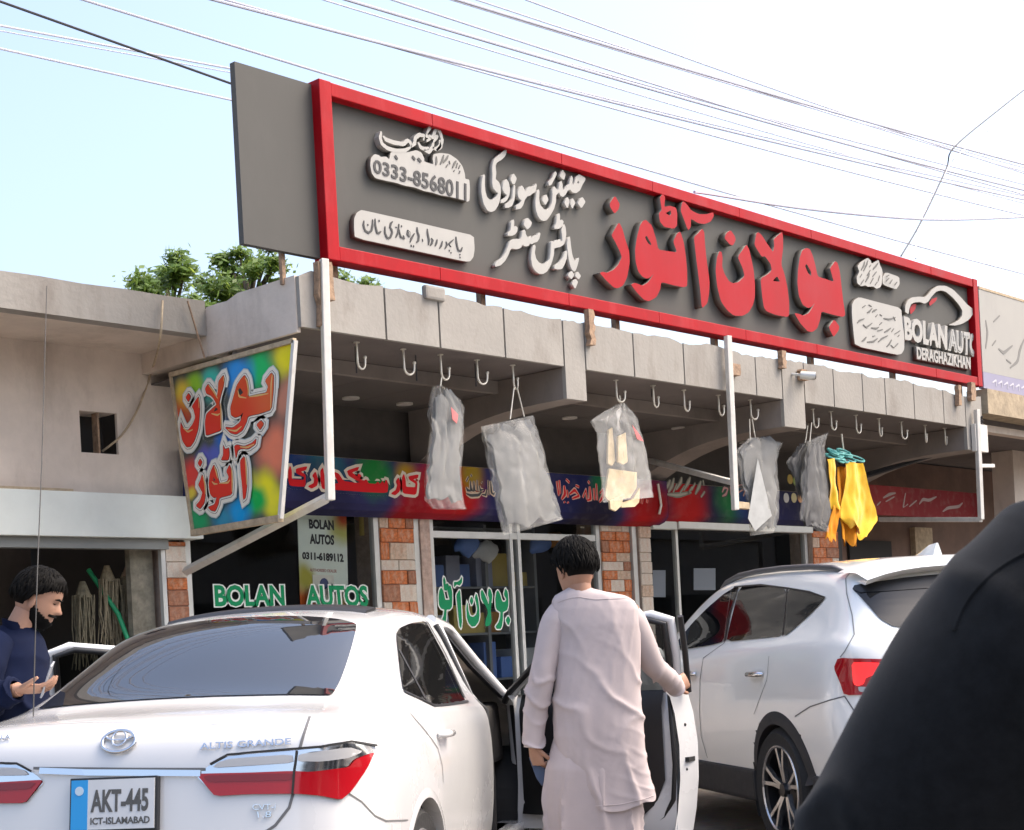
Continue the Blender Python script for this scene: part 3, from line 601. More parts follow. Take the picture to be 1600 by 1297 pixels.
strokes('notice_script', [[SP.px(1320 + a / 8.109, 400 + b / 8.109, .05) for a, b in L] for L in ([(220,655),(260,625)],[(280,718),(310,705),(345,662)],[(345,712),(370,690),(405,680)],[(388,772),(412,742)],[(300,620),(340,640)],[(440,740),(470,760)],[(490,790),(560,805),(640,780)],[(610,770),(640,820)],[(155,850),(180,820),(245,795)],[(228,870),(270,908),(345,850)],[(330,910),(400,920),(430,900)],[(440,870),(470,840)],[(410,950),(480,930)],[(500,965),(540,945),(582,912)],[(590,960),(620,920)],[(630,990),(700,945)],[(215,1080),(245,1060),(272,1025)],[(280,1090),(360,1085),(412,1045)],[(350,1020),(380,1010)],[(420,1090),(470,1045),(542,1010)],[(528,1150),(560,1120),(592,1060)],[(580,1130),(620,1165)],[(622,1160),(672,1108)],[(670,1020),(690,1000)])], SP, .051, .004, .02, M['dark_ink'], sgn)
raised('car_outline', [[(110,440),(110,370),(140,300),(190,265),(270,255),(350,260),(385,230),(430,170),(500,125),(590,125),(680,170),(770,260),(860,360),(935,415),(930,450),(870,530),(790,580),(710,600),(620,595),(690,570),(760,530),(790,480),(790,420),(750,350),(680,270),(600,200),(540,180),(480,195),(420,260),(385,315),(340,340),(290,320),(220,325),(180,345),(160,400),(150,465)]], *H_, .055, M['white_letter'])
inkpolys([[(190,345),(240,340),(225,410),(170,470),(160,400)], [(430,280),(490,265),(470,310),(400,370),(390,330)]], H_, .02, 'red_light', M['red_letter'])
text_on('shop_name', 'BOLAN', pxquad(H_, [(95,485),(612,600),(612,895),(108,770)], SP, .05), SP, 0, .05, M['white_letter'], sgn, bold=0.05)
text_on('shop_name', 'AUTO', pxquad(H_, [(622,632),(975,700),(975,985),(622,900)], SP, .045), SP, 0, .045, M['white_letter'], sgn, bold=0.075)
text_on('shop_name', 'AUTO', pxquad(H_, [(640,655),(955,720),(955,955),(640,880)], SP, .046), SP, .046, .004, mat('grey acrylic', (.30, .30, .29), .4), sgn, bold=0.0)
raised('town_plaque', [[(238,848),(885,978),(888,1128),(245,1005)]], *H_, .045, M['letter_side'], smooth=0)
text_on('town_name', 'DERAGHAZIKHAN', pxquad(H_, [(240,850),(882,980),(885,1125),(245,1000)], SP, .05), SP, .046, .01, M['white_letter'], sgn, bold=0.035)

# rusty brackets tying the sign to the canopy
for i, (px, py, h, wd_) in enumerate(((500, 460, .42, .05), (513, 440, .25, .05), (922, 512, .28, .06), (1147, 578, .10, .13), (1222, 562, .16, .07), (1254, 586, .10, .10), (1497, 618, .22, .05), (1518, 612, .20, .10))):
    p = onY(px, py, -0.03); q = MB(); n = 6; L_, R2 = [], []
    for k in range(n + 1):
        z = p[2] + h / 2 - h * k / n; L_.append((p[0] - wd_ / 2 + random.uniform(-.012, .012), z)); R2.append((p[0] + wd_ / 2 + random.uniform(-.012, .012), z))
    q.prism([(x, -0.055, z) for x, z in L_ + R2[::-1]], (0, .05, 0)); q.build('sign_bracket', M['rust'], sgn)
# ================================================================== painted side banner on the left
BX = -0.30; BP = side_plane(BX)
ban = thing('painted_banner', 'airbrushed multicolour tin banner with red Urdu lettering hung from the canopy corner', 'banner', (BX, 0.7, 2.2))
c4 = [BP.px(462, 532), BP.px(440, 810), BP.px(303, 833), BP.px(268, 586)]
uv = lambda x, y: BP.px(x, y)
def yz(x, y): u, v = BP.px(x, y); return (-u, v)
blobs = [(yz(445, 555), .22, (.62, .50, .02)), (yz(405, 575), .20, (.02, .36, .10)), (yz(372, 585), .22, (.03, .22, .52)), (yz(330, 600), .18, (.05, .38, .30)),
         (yz(305, 605), .14, (.20, .40, .03)), (yz(285, 620), .16, (.55, .42, .05)), (yz(280, 660), .22, (.45, .07, .03)), (yz(300, 745), .20, (.52, .05, .04)),
         (yz(318, 715), .13, (.10, .09, .32)), (yz(335, 715), .12, (.08, .10, .33)), (yz(355, 690), .16, (.03, .12, .40)), (yz(430, 700), .26, (.55, .16, .09)), (yz(450, 620), .20, (.40, .17, .11)),
         (yz(412, 765), .20, (.66, .52, .02)), (yz(425, 785), .16, (.60, .52, .03)), (yz(396, 780), .15, (.01, .30, .06)), (yz(372, 795), .18, (.01, .24, .50)), (yz(345, 812), .16, (.03, .20, .30)), (yz(312, 815), .16, (.02, .27, .10)),
         (yz(300, 775), .08, (.50, .40, .05))]
blobs = [(c_, r_, tuple(min(.85, k * 1.5) for k in col_)) for c_, r_, col_ in blobs]
M['banner'] = blob_print('banner print', (0.10, 0.11, 0.10), blobs, ('Y', 'Z'), 0.4, 0.12)
q = MB(); q.prism([BP.p(u, v) for u, v in c4], (0.012, 0, 0)); q.build('sheet', M['banner'], ban)
def edge(a, b, nm, m, w=0.035): q = MB(); q.bar(BP.p(*a, h=0.008), BP.p(*b, h=0.008), w, w, up=(-1, 0, 0)); return q.build(nm, m, ban)
edge(c4[0], c4[1], 'edge_strip', M['pipe'], .03); edge(c4[1], c4[2], 'bottom_strip', M['wood'], .045); edge(c4[3], c4[0], 'top_strip', M['wood'], .03); edge(c4[2], c4[3], 'edge_strip', M['wood'], .02)
J = (270, 540, 8.0); K = (270, 670, 8.0)
BG = [
 (J, [[(330,640),(348,760),(342,900),(325,1050),(280,1190),(230,1262),(180,1268),(130,1190),(103,1060),(108,960),(120,990),(150,1050),(200,1060),(255,990),(292,900),(270,800),(248,762),(300,680)]]),
 (J, [[(205,595),(235,640),(205,705),(170,650)]]),
 (J, [[(640,370),(655,420),(640,520),(605,640),(590,720),(612,850),(617,1000),(612,1062),(440,1122),(422,1112),(412,960),(428,860),(490,800),(560,740),(520,660),(480,620),(430,600),(412,540),(450,480),(500,540),(560,650),(575,560),(580,450)], [(545,770),(578,800),(520,832)]]),
 (J, [[(905,370),(942,430),(962,560),(950,640),(1050,615),(1180,590),(1200,510),(1162,440),(1240,340),(1272,380),(1267,560),(1242,802),(1100,850),(950,882),(930,960),(880,1060),(800,1112),(730,1092),(660,1020),(760,1030),(850,960),(895,830),(850,880),(790,902),(738,870),(728,780),(768,640),(808,500),(860,420)], [(850,525),(892,590),(850,625),(818,570)]]),
 (J, [[(1110,935),(1148,980),(1100,1055),(1056,990)]]),
 (K, [[(810,200),(900,222),(1000,180),(1052,125),(1042,192),(960,252),(860,248),(822,272),(800,372),(788,300),(778,220)]]),
 (K, [[(900,342),(928,480),(938,700),(917,862),(890,885),(878,720),(858,540),(852,400)]]),
 (K, [[(640,205),(660,258),(712,238),(718,330),(702,392),(612,392),(640,330)]]),
 (K, [[(520,448),(557,520),(582,640),(600,690),(690,660),(710,600),(678,530),(720,448),(748,560),(757,700),(747,822),(592,862),(580,940),(540,1032),(490,1022),(448,980),(530,950),(560,850),(520,862),(478,820),(458,700),(473,560)], [(512,600),(545,640),(520,660)]]),
 (K, [[(375,568),(412,700),(418,830),(402,930),(350,1002),(298,960),(350,900),(382,800),(350,740),(328,700),(355,640)]]),
 (K, [[(350,376),(378,420),(350,474),(322,430)]]),
]
M['ban_red'] = blob_print('banner red', (.74, .05, .03), [(yz(440, 600), .5, (.72, .14, .05)), (yz(360, 600), .35, (.68, .09, .03))], ('Y', 'Z'), .4, .04)
M['ban_cream'] = mat('banner cream', (.80, .76, .66), .6, spec=.2, var=.08); M['ban_dark'] = mat('banner outline', (.03, .03, .03), .5); M['ban_grey'] = mat('banner grey outline', (.50, .56, .54), .6, spec=.2)
M['ban_gold'] = mat('banner highlight', (.72, .45, .16), .5)
for org, polys in BG:
    pp = px_polys(crop(polys, *org), BP, .012); ol = [pp[0]]
    # stacked flat layers: grey halo, dark line, cream, dark line, red, gold edge
    sgnp = -1 if area2(ol[0]) < 0 else 1
    for nm, off, h, m in (('grey_halo', .048, .0120, M['ban_grey']), ('cream_band', .041, .0132, M['ban_cream']), ('dark_line', .0175, .0144, M['ban_dark']), ('cream_line', .0145, .0156, M['ban_cream']), ('dark_line', .0035, .0168, M['ban_dark'])):
        glyph(nm, ol, BP, h, .001, m, ban, off, 1)
    glyph('red_letter', pp, BP, .018, .0012, M['ban_red'], ban, 0, 1)

gold = [(J, [(905,400),(930,450),(948,560),(942,625)]), (J, [(955,640),(1050,625),(1195,600)]), (J, [(1245,360),(1230,480),(1225,790)]), (J, [(815,560),(830,640),(920,655)]), (J, [(690,1050),(790,1070),(860,1010)]), (J, [(450,495),(510,570),(560,660)]), (J, [(640,390),(640,450)]), (J, [(485,850),(560,870),(590,850)]), (J, [(600,720),(605,850),(605,1040)]), (J, [(325,660),(330,780)]), (J, [(130,1030),(190,1080),(250,1050)]), (K, [(905,360),(918,480),(925,700)]), (K, [(490,660),(520,690),(560,690)]), (K, [(580,680),(690,675),(715,640)]), (K, [(735,480),(745,620),(742,790)]), (K, [(378,590),(405,700),(408,820)]), (K, [(520,470),(545,540),(562,620)]), (K, [(840,225),(930,235),(1020,190)])]
for org, L in gold: strokes('gold_highlight', [[BP.px(org[0] + a / org[2], org[1] + b / org[2], .019) for a, b in L]], BP, .0195, .0008, .014, M['ban_gold'], ban)
# ================================================================== printed strip signs over the shopfront
def strip_sign(name, label, x0, x1, z0, z1, y, m, cat='strip sign'):
    t = thing(name, label, cat, ((x0 + x1) / 2, y + .1, z0))
    q = MB(); q.prism([(x0, y, z0), (x0, y, z1), (x0, y + .10, z1), (x0, y + .17, z0 - .09), (x0, y + .05, z0 - .05)], (x1 - x0, 0, 0)); q.build('sheet', m, t)
    q = MB(); q.box((x0, y + .101, z1 - .03), (x1, y + .15, z1 + .02)); q.build('top_rail', M['wood'], t); return t
b1 = [((.15, 2.62), .5, (.02, .04, .16)), ((1.0, 2.80), .4, (.02, .06, .22)), ((1.25, 2.74), .28, (.03, .20, .26)), ((1.75, 2.73), .30, (.02, .25, .05)), ((2.12, 2.72), .18, (.50, .30, .02)), ((2.45, 2.60), .42, (.55, .015, .015)), ((1.2, 2.46), .5, (.03, .03, .09)), ((2.2, 2.42), .3, (.4, .01, .02)), ((2.75, 2.60), .4, (.55, .012, .012)), ((2.9, 2.76), .2, (.40, .26, .02)), ((3.5, 2.6), .6, (.02, .02, .10)), ((4.4, 2.6), .6, (.015, .02, .10)), ((4.7, 2.75), .25, (.02, .22, .08)), ((5.35, 2.5), .40, (.50, .01, .012)), ((5.55, 2.6), .3, (.40, .01, .012)), ((4.6, 2.38), .5, (.02, .015, .04))]
b1 = [(c_, r_, tuple(k * .72 for k in col_)) for c_, r_, col_ in b1]
M['strip1'] = blob_print('strip print', (.03, .03, .10), b1, ('X', 'Z'), .35, .12)
b3 = [((6.1, 2.62), .5, (.42, .012, .012)), ((6.9, 2.72), .4, (.02, .16, .05)), ((7.2, 2.66), .35, (.02, .07, .22)), ((7.6, 2.55), .8, (.02, .02, .07))]
M['strip3'] = blob_print('strip print right', (.02, .02, .05), b3, ('X', 'Z'), .35, .12)
M['strip4'] = blob_print('maroon strip print', (.19, .022, .025), [((10, 2.8), 1.2, (.24, .03, .03))], ('X', 'Z'), .45, .2)
s1 = strip_sign('strip_sign', 'blue and green strip sign with red Urdu lettering over the left window and door', -0.02, 5.72, 2.47, 2.83, 1.58, M['strip1'])
s3 = strip_sign('strip_sign', 'dark red to blue strip sign over the right hand shop window', 5.78, 8.75, 2.50, 2.82, 1.62, M['strip3'])
SQ = facade(1.58)
Nn = (440, 700, 6.667)
BAND = [[(1270,275),(1285,330),(1290,410),(1390,415),(1395,370),(1330,330),(1320,300),(1420,280),(1415,310),(1360,325),(1410,360),(1400,470),(1380,485),(1265,470),(1255,400),(1255,310)],
 [(1215,310),(1235,380),(1225,450),(1180,490),(1140,475),(1190,440),(1205,390),(1190,350)],
 [(1090,330),(1105,400),(1095,465),(860,455),(480,425),(480,385),(600,372),(560,300),(550,255),(590,270),(640,350),(770,370),(830,362),(700,290),(680,240),(800,200),(790,230),(720,255),(850,350),(880,330),(900,375),(980,380),(1000,355),(1020,385),(1050,345),(1065,385)],
 [(425,210),(445,320),(468,400),(468,430),(420,420),(405,330),(405,240)],
 [(350,250),(375,330),(365,390),(310,420),(275,400),(335,370),(340,320),(320,290)],
 [(85,190),(100,240),(100,330),(230,340),(235,300),(150,260),(150,220),(260,195),(250,225),(190,245),(245,285),(240,390),(225,400),(85,390),(70,330),(70,240)],
 [(800,270),(825,290),(808,312),(788,292)]]
M['strip_red'] = mat('strip red', (.62, .012, .018), .7, spec=.15); M['strip_cream'] = mat('strip cream', (.66, .58, .47), .7, spec=.15)
for P in BAND:
    pp = px_polys(crop([P], *Nn), SQ, 0)
    glyph('cream_outline', pp, SQ, .001, .0012, M['strip_cream'], s1, .028, 1); glyph('red_letter', pp, SQ, .003, .0012, M['strip_red'], s1, 0.004, 1)
O_ = (660, 720, 8.0); P_ = (840, 720, 7.273); Q_ = (1020, 720, 6.667)
def script(par, org, lines, w, m_in, m_out, pl):
    ln = [[pl.px(org[0] + a / org[2], org[1] + b / org[2]) for a, b in L] for L in lines]
    strokes('script_outline', ln, pl, .0015, .001, w * 2.1, m_out, par); strokes('script_letter', ln, pl, .003, .001, w, m_in, par)
script(s1, O_, [[(545,330),(560,370),(600,380)],[(595,250),(605,370),(640,380)],[(640,250),(645,370),(665,375)],[(680,240),(690,380)],[(545,410),(600,435),(700,430),(740,390)],[(710,310),(720,370),(760,360)],[(740,420),(790,430),(800,360)],[(735,265),(745,280)],[(820,240),(830,430)],[(850,250),(860,400),(890,420),(905,390)],[(600,170),(615,200)],[(545,260),(575,200)]], .026, M['black_ink'], mat('strip tan', (.55, .40, .28), .5), SQ)
script(s1, P_, [[(215,230),(240,400)],[(245,220),(255,380)],[(300,280),(310,380),(270,440)],[(330,330),(345,420)],[(360,380),(420,330),(470,400),(390,430)],[(300,460),(305,480)],[(340,465),(345,485)],[(430,280),(470,300)],[(320,210),(360,250)],[(510,420),(545,330),(560,440)],[(590,290),(600,440),(560,450)],[(635,310),(645,450)],[(665,260),(675,450)],[(705,370),(735,330),(745,400),(700,470)],[(570,230),(590,260)],[(1190,430),(1180,490)],[(1245,440),(1240,480)]], .032, M['strip_red'], mat('strip pink', (.62, .36, .28), .5), SQ)
S3P = facade(1.62)
script(s3, Q_, [[(120,310),(160,250),(180,200)],[(160,330),(200,260),(220,180)],[(210,330),(250,240)],[(240,300),(290,220),(300,170)],[(280,340),(330,260)],[(320,310),(370,220),(390,170)],[(360,350),(410,270)],[(400,310),(440,230)],[(440,350),(480,270),(500,210)],[(500,380),(540,320)],[(530,260),(520,200)],[(150,350),(260,360),(400,330)]], .03, mat('strip olive', (.33, .31, .24), .5), mat('strip olive dark', (.16, .15, .11), .5), S3P)
script(s3, Q_, [[(720,330),(740,280),(780,290),(760,350),(720,370)],[(800,270),(810,360)],[(880,260),(930,250)],[(890,330),(940,300)],[(940,370),(960,310)]], .03, mat('strip pale pink', (.48, .22, .2), .5), M['ban_dark'], S3P)
for (px, py), c in zip(((1205, 753), (1234, 749), (1243, 752), (1228, 778), (1240, 778), (1250, 778)), ((.5, .5, .48), (.5, .36, .08), (.34, .45, .12), (.5, .48, .45), (.5, .42, .2), (.55, .25, .08))):
    u, v = S3P.px(px, py); q = MB(); q.tube([S3P.p(u, v, .002), S3P.p(u, v, .006)], .055, 16); q.build('printed_disc', mat('disc', c, .5), s3)
# white rope at the end of the first strip
q = MB(); q.tube([onY(1028, 756, 1.56), onY(1031, 775, 1.56), onY(1033, 790, 1.56), onY(1030, 803, 1.56)], .012, 8); q.build('end_trim', M['ban_cream'], s1)

# ================================================================== lettering on the glass, poster, notices
GP = facade(1.818)
M['green'] = mat('green vinyl', (.004, .26, .10), .6, spec=.2); M['pale_vinyl'] = mat('pale vinyl', (.78, .82, .77), .6, spec=.2)
Mg = (670, 880, 10.0)
GREEN = [[(1075,430),(1105,480),(1130,570),(1150,610),(1190,610),(1215,570),(1175,490),(1195,400),(1225,450),(1235,560),(1235,660),(1215,730),(1165,755),(1150,760),(1150,880),(1140,960),(1120,1020),(1060,1020),(1045,990),(1090,930),(1115,850),(1120,760),(1065,730),(1045,680),(1040,560),(1055,460)],
 [(1235,830),(1270,890),(1240,970),(1200,890)],
 [(830,420),(870,500),(910,600),(935,680),(945,560),(925,490),(935,400),(960,420),(985,500),(975,600),(960,700),(965,800),(975,900),(955,960),(900,985),(880,970),(890,880),(920,800),(920,740),(880,650),(855,620),(820,550),(810,450)],
 [(740,480),(765,570),(780,700),(785,830),(770,910),(720,980),(670,985),(620,930),(595,840),(590,700),(600,620),(610,740),(640,830),(690,850),(740,810),(760,720),(735,600),(720,540)],
 [(665,525),(690,590),(665,650),(640,590)],
 [(480,420),(490,520),(500,700),(510,900),(500,1010),(480,980),(465,840),(445,650),(430,500)], [(395,300),(440,300),(490,270),(515,220),(510,300),(480,345),(430,325),(395,370)],
 [(190,390),(215,430),(235,500),(250,580),(330,580),(300,470),(295,400),(330,350),(355,430),(360,560),(355,680),(320,720),(270,720),(265,850),(250,950),(220,980),(170,960),(195,910),(235,820),(245,720),(190,705),(160,650),(155,520),(165,430)],
 [(235,220),(255,280),(250,340),(290,320),(305,370),(280,420),(240,420),(230,330),(225,260)]]
for P in GREEN:
    pp = px_polys(crop([P], *Mg), GP, 0); glyph('vinyl_outline', pp, GP, .001, .001, M['pale_vinyl'], door, .016, 1); glyph('vinyl_letter', pp, GP, .0025, .001, M['green'], door, 0.004, 1)
def vq(x0, y0, x1, y1, x2, y2, x3, y3, pl, h=0): return [pl.px(x0, y0, h), pl.px(x1, y1, h), pl.px(x2, y2, h), pl.px(x3, y3, h)]
for s_, qd in (('BOLAN', (332, 912, 445, 912, 447, 949, 334, 950)), ('AUTOS', (474, 912, 575, 913, 578, 950, 477, 950))):
    text_on('vinyl_outline', s_, vq(*qd, GP), GP, .001, .001, M['pale_vinyl'], win1, bold=.10)
    text_on('vinyl_letter', s_, vq(*(np.array(qd) + np.array([2, 2, -2, 2, -2, -2, 2, -2])), GP), GP, .0025, .001, M['green'], win1, bold=.035)
PP = facade(1.86)
pq = [PP.px(*p) for p in ((465, 806), (541, 800), (545, 960), (470, 962))]
M['poster'] = blob_print('poster print', (.80, .86, .76), [(PP.px(470, 945), .30, (.60, .12, .02)), (PP.px(475, 900), .16, (.50, .45, .08)), (PP.px(535, 820), .22, (.50, .48, .14)), (PP.px(536, 803), .14, (.5, .08, .03)), (PP.px(540, 950), .14, (.55, .30, .03))], ('X', 'Z'), .4, .04)
po = thing('window_poster', 'pale green roll up poster with shop name and number behind the left window', 'poster', (1.2, 1.86, .5))
q = MB(); q.prism([PP.p(*p) for p in pq], (0, .006, 0)); q.build('sheet', M['poster'], po)
for s_, qd, bd in (('BOLAN', (482, 811, 521, 813, 522, 829, 483, 826), .05), ('AUTOS', (483, 834, 522, 836, 522, 852, 484, 850), .05), ('0311-6189112', (472, 862, 536, 865, 537, 879, 472, 874), .05)):
    text_on('poster_text', s_, vq(*qd, PP), PP, .001, .001, M['black_ink'], po, bold=bd)
text_on('poster_text', 'AUTHORISED DEALER', vq(484, 888, 526, 890, 526, 895, 484, 893, PP), PP, .001, .001, mat('poster pink', (.5, .25, .22), .5), po, bold=.02)
q = MB(); q.prism([PP.p(*PP.px(*p), h=.002) for p in ((488, 898), (521, 899), (523, 930), (489, 930))], (0, -.001, 0)); q.build('poster_badge', M['ban_cream'], po)
u, v = PP.px(506, 912); q = MB(); q.tube([PP.p(u, v, .004), PP.p(u, v, .0055)], .045, 18); q.build('poster_emblem', mat('emblem blue', (.05, .07, .2), .4), po)
q = MB(); q.box((pq[3][0] - .05, 1.84, .555), (pq[2][0] + .05, 1.95, .60)); q.build('stand', M['alu'], po)
# A4 notices in the right window
NP = facade(1.835)
for i, (cx_, cy_, w_, h_) in enumerate(((1030, 912, 20, 42), (1101, 905, 34, 34))):
    q = MB(); q.prism([NP.p(*NP.px(cx_ + dx * w_ / 2, cy_ + dy * h_ / 2)) for dx, dy in ((-1, -1), (1, -1), (1, 1), (-1, 1))], (0, .002, 0))
    tag(q.build('paper_notice', mat('paper', (.34, .36, .42), .7)), ['narrow white paper taped inside the glass beside the stone pier', 'square white paper taped inside the glass right of the mullion'][i], 'paper')
# small dark things in the left window
for px, py, c in ((566, 815, 6), (575, 812, 6)):
    p = onY(px, py, 2.0); q = MB(); q.tube([(p[0], 2.0, p[2] + .12), (p[0], 2.0, p[2] - .12)], .03, 10); tag(q.build('spray_tube', M['carton'][c], bevel=.004), 'yellow tube hanging beside the poster in the left window', 'tube', 'yellow tubes by the poster')

# ================================================================== white awning pipes
def pipe_set(name, label, segs, r=0.026):
    t = thing(name, label, 'pipe', tuple(segs[0][0]))
    for a, b in segs: q = MB(); q.bar(a, b, 2 * r, 2 * r, up=(0.3, 1, 0.1)); q.build('pipe_length', M['pipe'], t, bevel=.006)
    return t
a0, a1 = onY(506, 405, -.06), onY(516, 782, -.06); b1_ = onY(290, 893, 1.70)
pipe_set('awning_pipe', 'white square pipe bent back from the canopy corner beside the painted banner', [(a0, a1), (a1 + np.array([0, .03, .02]), b1_)])
a0, a1, b1_ = onY(1137, 525, -.06), onY(1149, 797, -.06), onY(1016, 720, 1.55)
pm = pipe_set('awning_pipe', 'white square pipe hanging below the middle of the canopy with a cut stub', [(a0, a1)])
q = MB(); q.bar(onY(1145, 754, -.03), b1_, .05, .05); q.build('pipe_length', M['pipe'], pm, bevel=.006)
q = MB(); q.bar(onY(1150, 789, -.06), onY(1168, 791, -.06), .05, .06); q.build('pipe_stub', M['wood'], pm, bevel=.006)
a0, a1, b1_ = onY(1526, 640, -.06), onY(1533, 812, -.06), onY(1375, 812, 1.4)
pr = pipe_set('awning_pipe', 'white square pipe frame at the far end of the canopy', [(a0, a1), (a1, b1_)])
q = MB(); q.bar(onY(1530, 728, -.06), onY(1552, 728, -.06), .04, .04); q.build('pipe_stub', M['pipe'], pr, bevel=.005)
q = MB(); q.box(tuple(onY(1523, 705, -.04) + np.array([0, -.02, 0])), tuple(onY(1540, 665, -.04) + np.array([0, .03, 0]))); q.build('pipe_plate', M['pipe'], pr, bevel=.005)
# drooping cable bundle at the far end
for i in range(3):
    d = i * .03; q = MB(); q.tube([onY(1535, 650 + 6 * i, -.02), onY(1520, 678 + 5 * i, .1), onY(1480, 697 + 4 * i, .4), onY(1420, 718 + 3 * i, .8), onY(1330, 748 + 2 * i, 1.4)], .012 + .004 * i, 8)
    tag(q.build('drooping_cable', M['black_cable'], smooth=True), 'dark cable bundle drooping under the far end of the canopy', 'cable', 'cables drooping under the canopy')
# CCTV style lamp on the fascia
cc = thing('security_camera', 'small round security camera on the canopy fascia below the signboard', 'camera', tuple(onY(1250, 590, 0)))
p = onY(1256, 586, -.1); q = MB(); q.tube([p + np.array([-.03, .02, 0]), p + np.array([.05, -.09, -.02])], [.035, .04], 14); q.build('housing', M['alu'], cc, smooth=True)
q = MB(); q.tube([p + np.array([.05, -.09, -.02]), p + np.array([.053, -.094, -.02])], .03, 14); q.build('lens', M['black_ink'], cc)
q = MB(); q.tube([p + np.array([-.03, .02, 0]), (p[0] - .05, 0.0, p[2] + .02)], .012, 8); q.build('bracket', M['alu'], cc)

# ================================================================== left neighbour
lb = thing('left_shop_building', 'lower beige plastered shop with a small square hole and a dark open front', 'building', (-3, 1.8, 0))
hx0, hx1, hz0, hz1 = -0.81, -0.505, 2.775, 3.07
for nm, a, b in (('wall', (-8, 1.80, 2.47), (hx0, 2.02, 3.62)), ('wall', (hx1, 1.80, 2.47), (0.06, 1.828, 3.62)), ('wall', (hx0, 1.801, 2.47), (hx1, 2.02, hz0)), ('wall', (hx0, 1.801, hz1), (hx1, 2.02, 3.62))):
    q = MB(); q.box(a, b); q.build(nm, M['plaster'], lb)
q = MB(); q.box((hx0 - .02, 2.021, hz0 - .02), (hx1 + .02, 2.06, hz1 + .02)); q.build('hole_back', M['joint'], lb)
q = MB(); q.box((hx0 + .16, 1.83, hz0), (hx0 + .175, 1.9, hz1)); q.build('hole_bar', M['rust'], lb)
# parapet with uneven top
n = 24; tp = [(-8 + (8 - .275) * k / n, 3.75 + .015 * fbm((k * .6, 1, 4))) for k in range(n + 1)]
q = MB(); q.prism([(x, 1.0, z) for x, z in [(-8, 3.515), (-.275, 3.515)] + tp[::-1]], (0, .12, 0)); q.build('parapet', M['fascia'], lb)
q = MB(); q.box((-8, 1.12, 3.52), (-.275, 6, 3.60)); q.build('roof_slab', M['plaster'], lb)
q = MB(); q.box((-8, 1.64, 2.165), (0.08, 1.795, 2.475)); q.build('shutter_box', M['board'], lb, bevel=.006)
q = MB(); q.box((-8, 1.70, 2.09), (-0.19, 1.795, 2.163)); q.build('shutter_lip', mat('grey lip', (.2, .21, .2), .6), lb)
q = MB(); q.box((-8, 1.70, 2.477), (-0.95, 1.79, 2.50)); q.build('loose_plank', M['wood'], lb)
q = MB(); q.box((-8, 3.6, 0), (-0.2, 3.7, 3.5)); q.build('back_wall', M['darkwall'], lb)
q = MB(); q.box((-8.1, 1.8, 0), (-8, 6, 3.6)); q.build('side_wall', M['plaster'], lb)
q = MB(); q.box((-8, 1.8, .004), (-.2, 3.6, .1)); q.build('floor_slab', M['slabpave'], lb)
q = MB(); q.box((-0.225, 1.75, 0.0), (-0.19, 1.79, 2.16)); q.build('door_jamb', M['alu'], lb)
q = MB(); q.box((-0.42, 1.86, 0.0), (-0.228, 1.92, 2.16)); q.build('inner_pier', mat('mossy plaster', (.22, .20, .15), .95, var=.5, vscale=9, bump=.8, bscale=20, stain_glare=.5, sscale=6, scol=(.05, .05, .03)), lb)
# wire hanging on the wall and vertical drop wire
def cable(name, label, pts, r, m, group=None, cat='cable', seg=6):
    P = [V3(p) for p in pts]
    if len(P) > 2:      # smooth
        Q = []
        for i in range(len(P) - 1):
            p0, p1, p2, p3 = P[max(i - 1, 0)], P[i], P[i + 1], P[min(i + 2, len(P) - 1)]
            for t in np.linspace(0, 1, 6, endpoint=False):
                Q.append(0.5 * ((2 * p1) + (p2 - p0) * t + (2 * p0 - 5 * p1 + 4 * p2 - p3) * t * t + (3 * p1 - p0 - 3 * p2 + p3) * t ** 3))
        P = Q + [P[-1]]
    q = MB(); q.tube(P, r, seg); return tag(q.build(name, m, smooth=True), label, cat, group)
cable('wall_wire', 'thin pale wire drooping from the parapet down to the square hole', [onY(254, 470, .98), onY(250, 530, .98), onY(237, 580, 1.74), onY(215, 640, 1.77), onY(190, 680, 1.78), onY(160, 705, 1.9)], .008, M['wood'])
cable('wall_wire', 'short brown wire hanging down the canopy corner above the painted banner', [onY(293, 470, .97), onY(308, 520, .97), onY(320, 560, 0.97)], .007, M['rust'])
cable('drop_wire', 'thin grey wire hanging from the left parapet down past the person in navy', [onY(73, 447, .98), atD(70, 560, 8.6), atD(66, 700, 7.5), atD(59, 880, 6.3), atD(55, 1000, 6.05), atD(52, 1120, 5.9)], .0026, mat('grey wire', (.07, .068, .065), .9, spec=.1))
# goods in the dark front of the left shop: hanging brushes, red item, green stick
q = MB(); q.tube([onY(138, 890, 2.2), onY(185, 960, 2.0), onY(200, 1000, 1.9)], .018, 8); tag(q.build('green_stick', mat('green plastic', (.02, .30, .12), .45), smooth=True), 'bright green stick leaning in the dark left shopfront', 'stick')
random.seed(5)
def bristles(name, label, px, py, h, w_, n, col, y=2.1):
    p = onY(px, py, y); q = MB()
    for i in range(n):
        x = p[0] + random.uniform(-w_, w_); yy = y + random.uniform(-.06, .06); l = h * random.uniform(.7, 1.1)
        q.tube([(x, yy, p[2]), (x + random.uniform(-.03, .03), yy, p[2] - l * .5), (x + random.uniform(-.06, .06), yy, p[2] - l)], [.006, .005, .003], 4)
    q.tube([(p[0], y, p[2] + .10), (p[0], y, p[2] - .02)], [.02, w_ * .9], 10)
    return tag(q.build(name, mat('bristle', col, .9, var=.4, vscale=30)), label, 'broom', 'brooms hanging in the left shop')
for px, py, c in ((168, 905, (.30, .25, .16)), (196, 915, (.26, .22, .14)), (222, 900, (.33, .30, .22)), (236, 895, (.30, .29, .20)), (130, 930, (.16, .14, .09))):
    bristles('straw_broom', 'straw broom hanging in the dark left shopfront', px, py, .5, .07, 60, c)
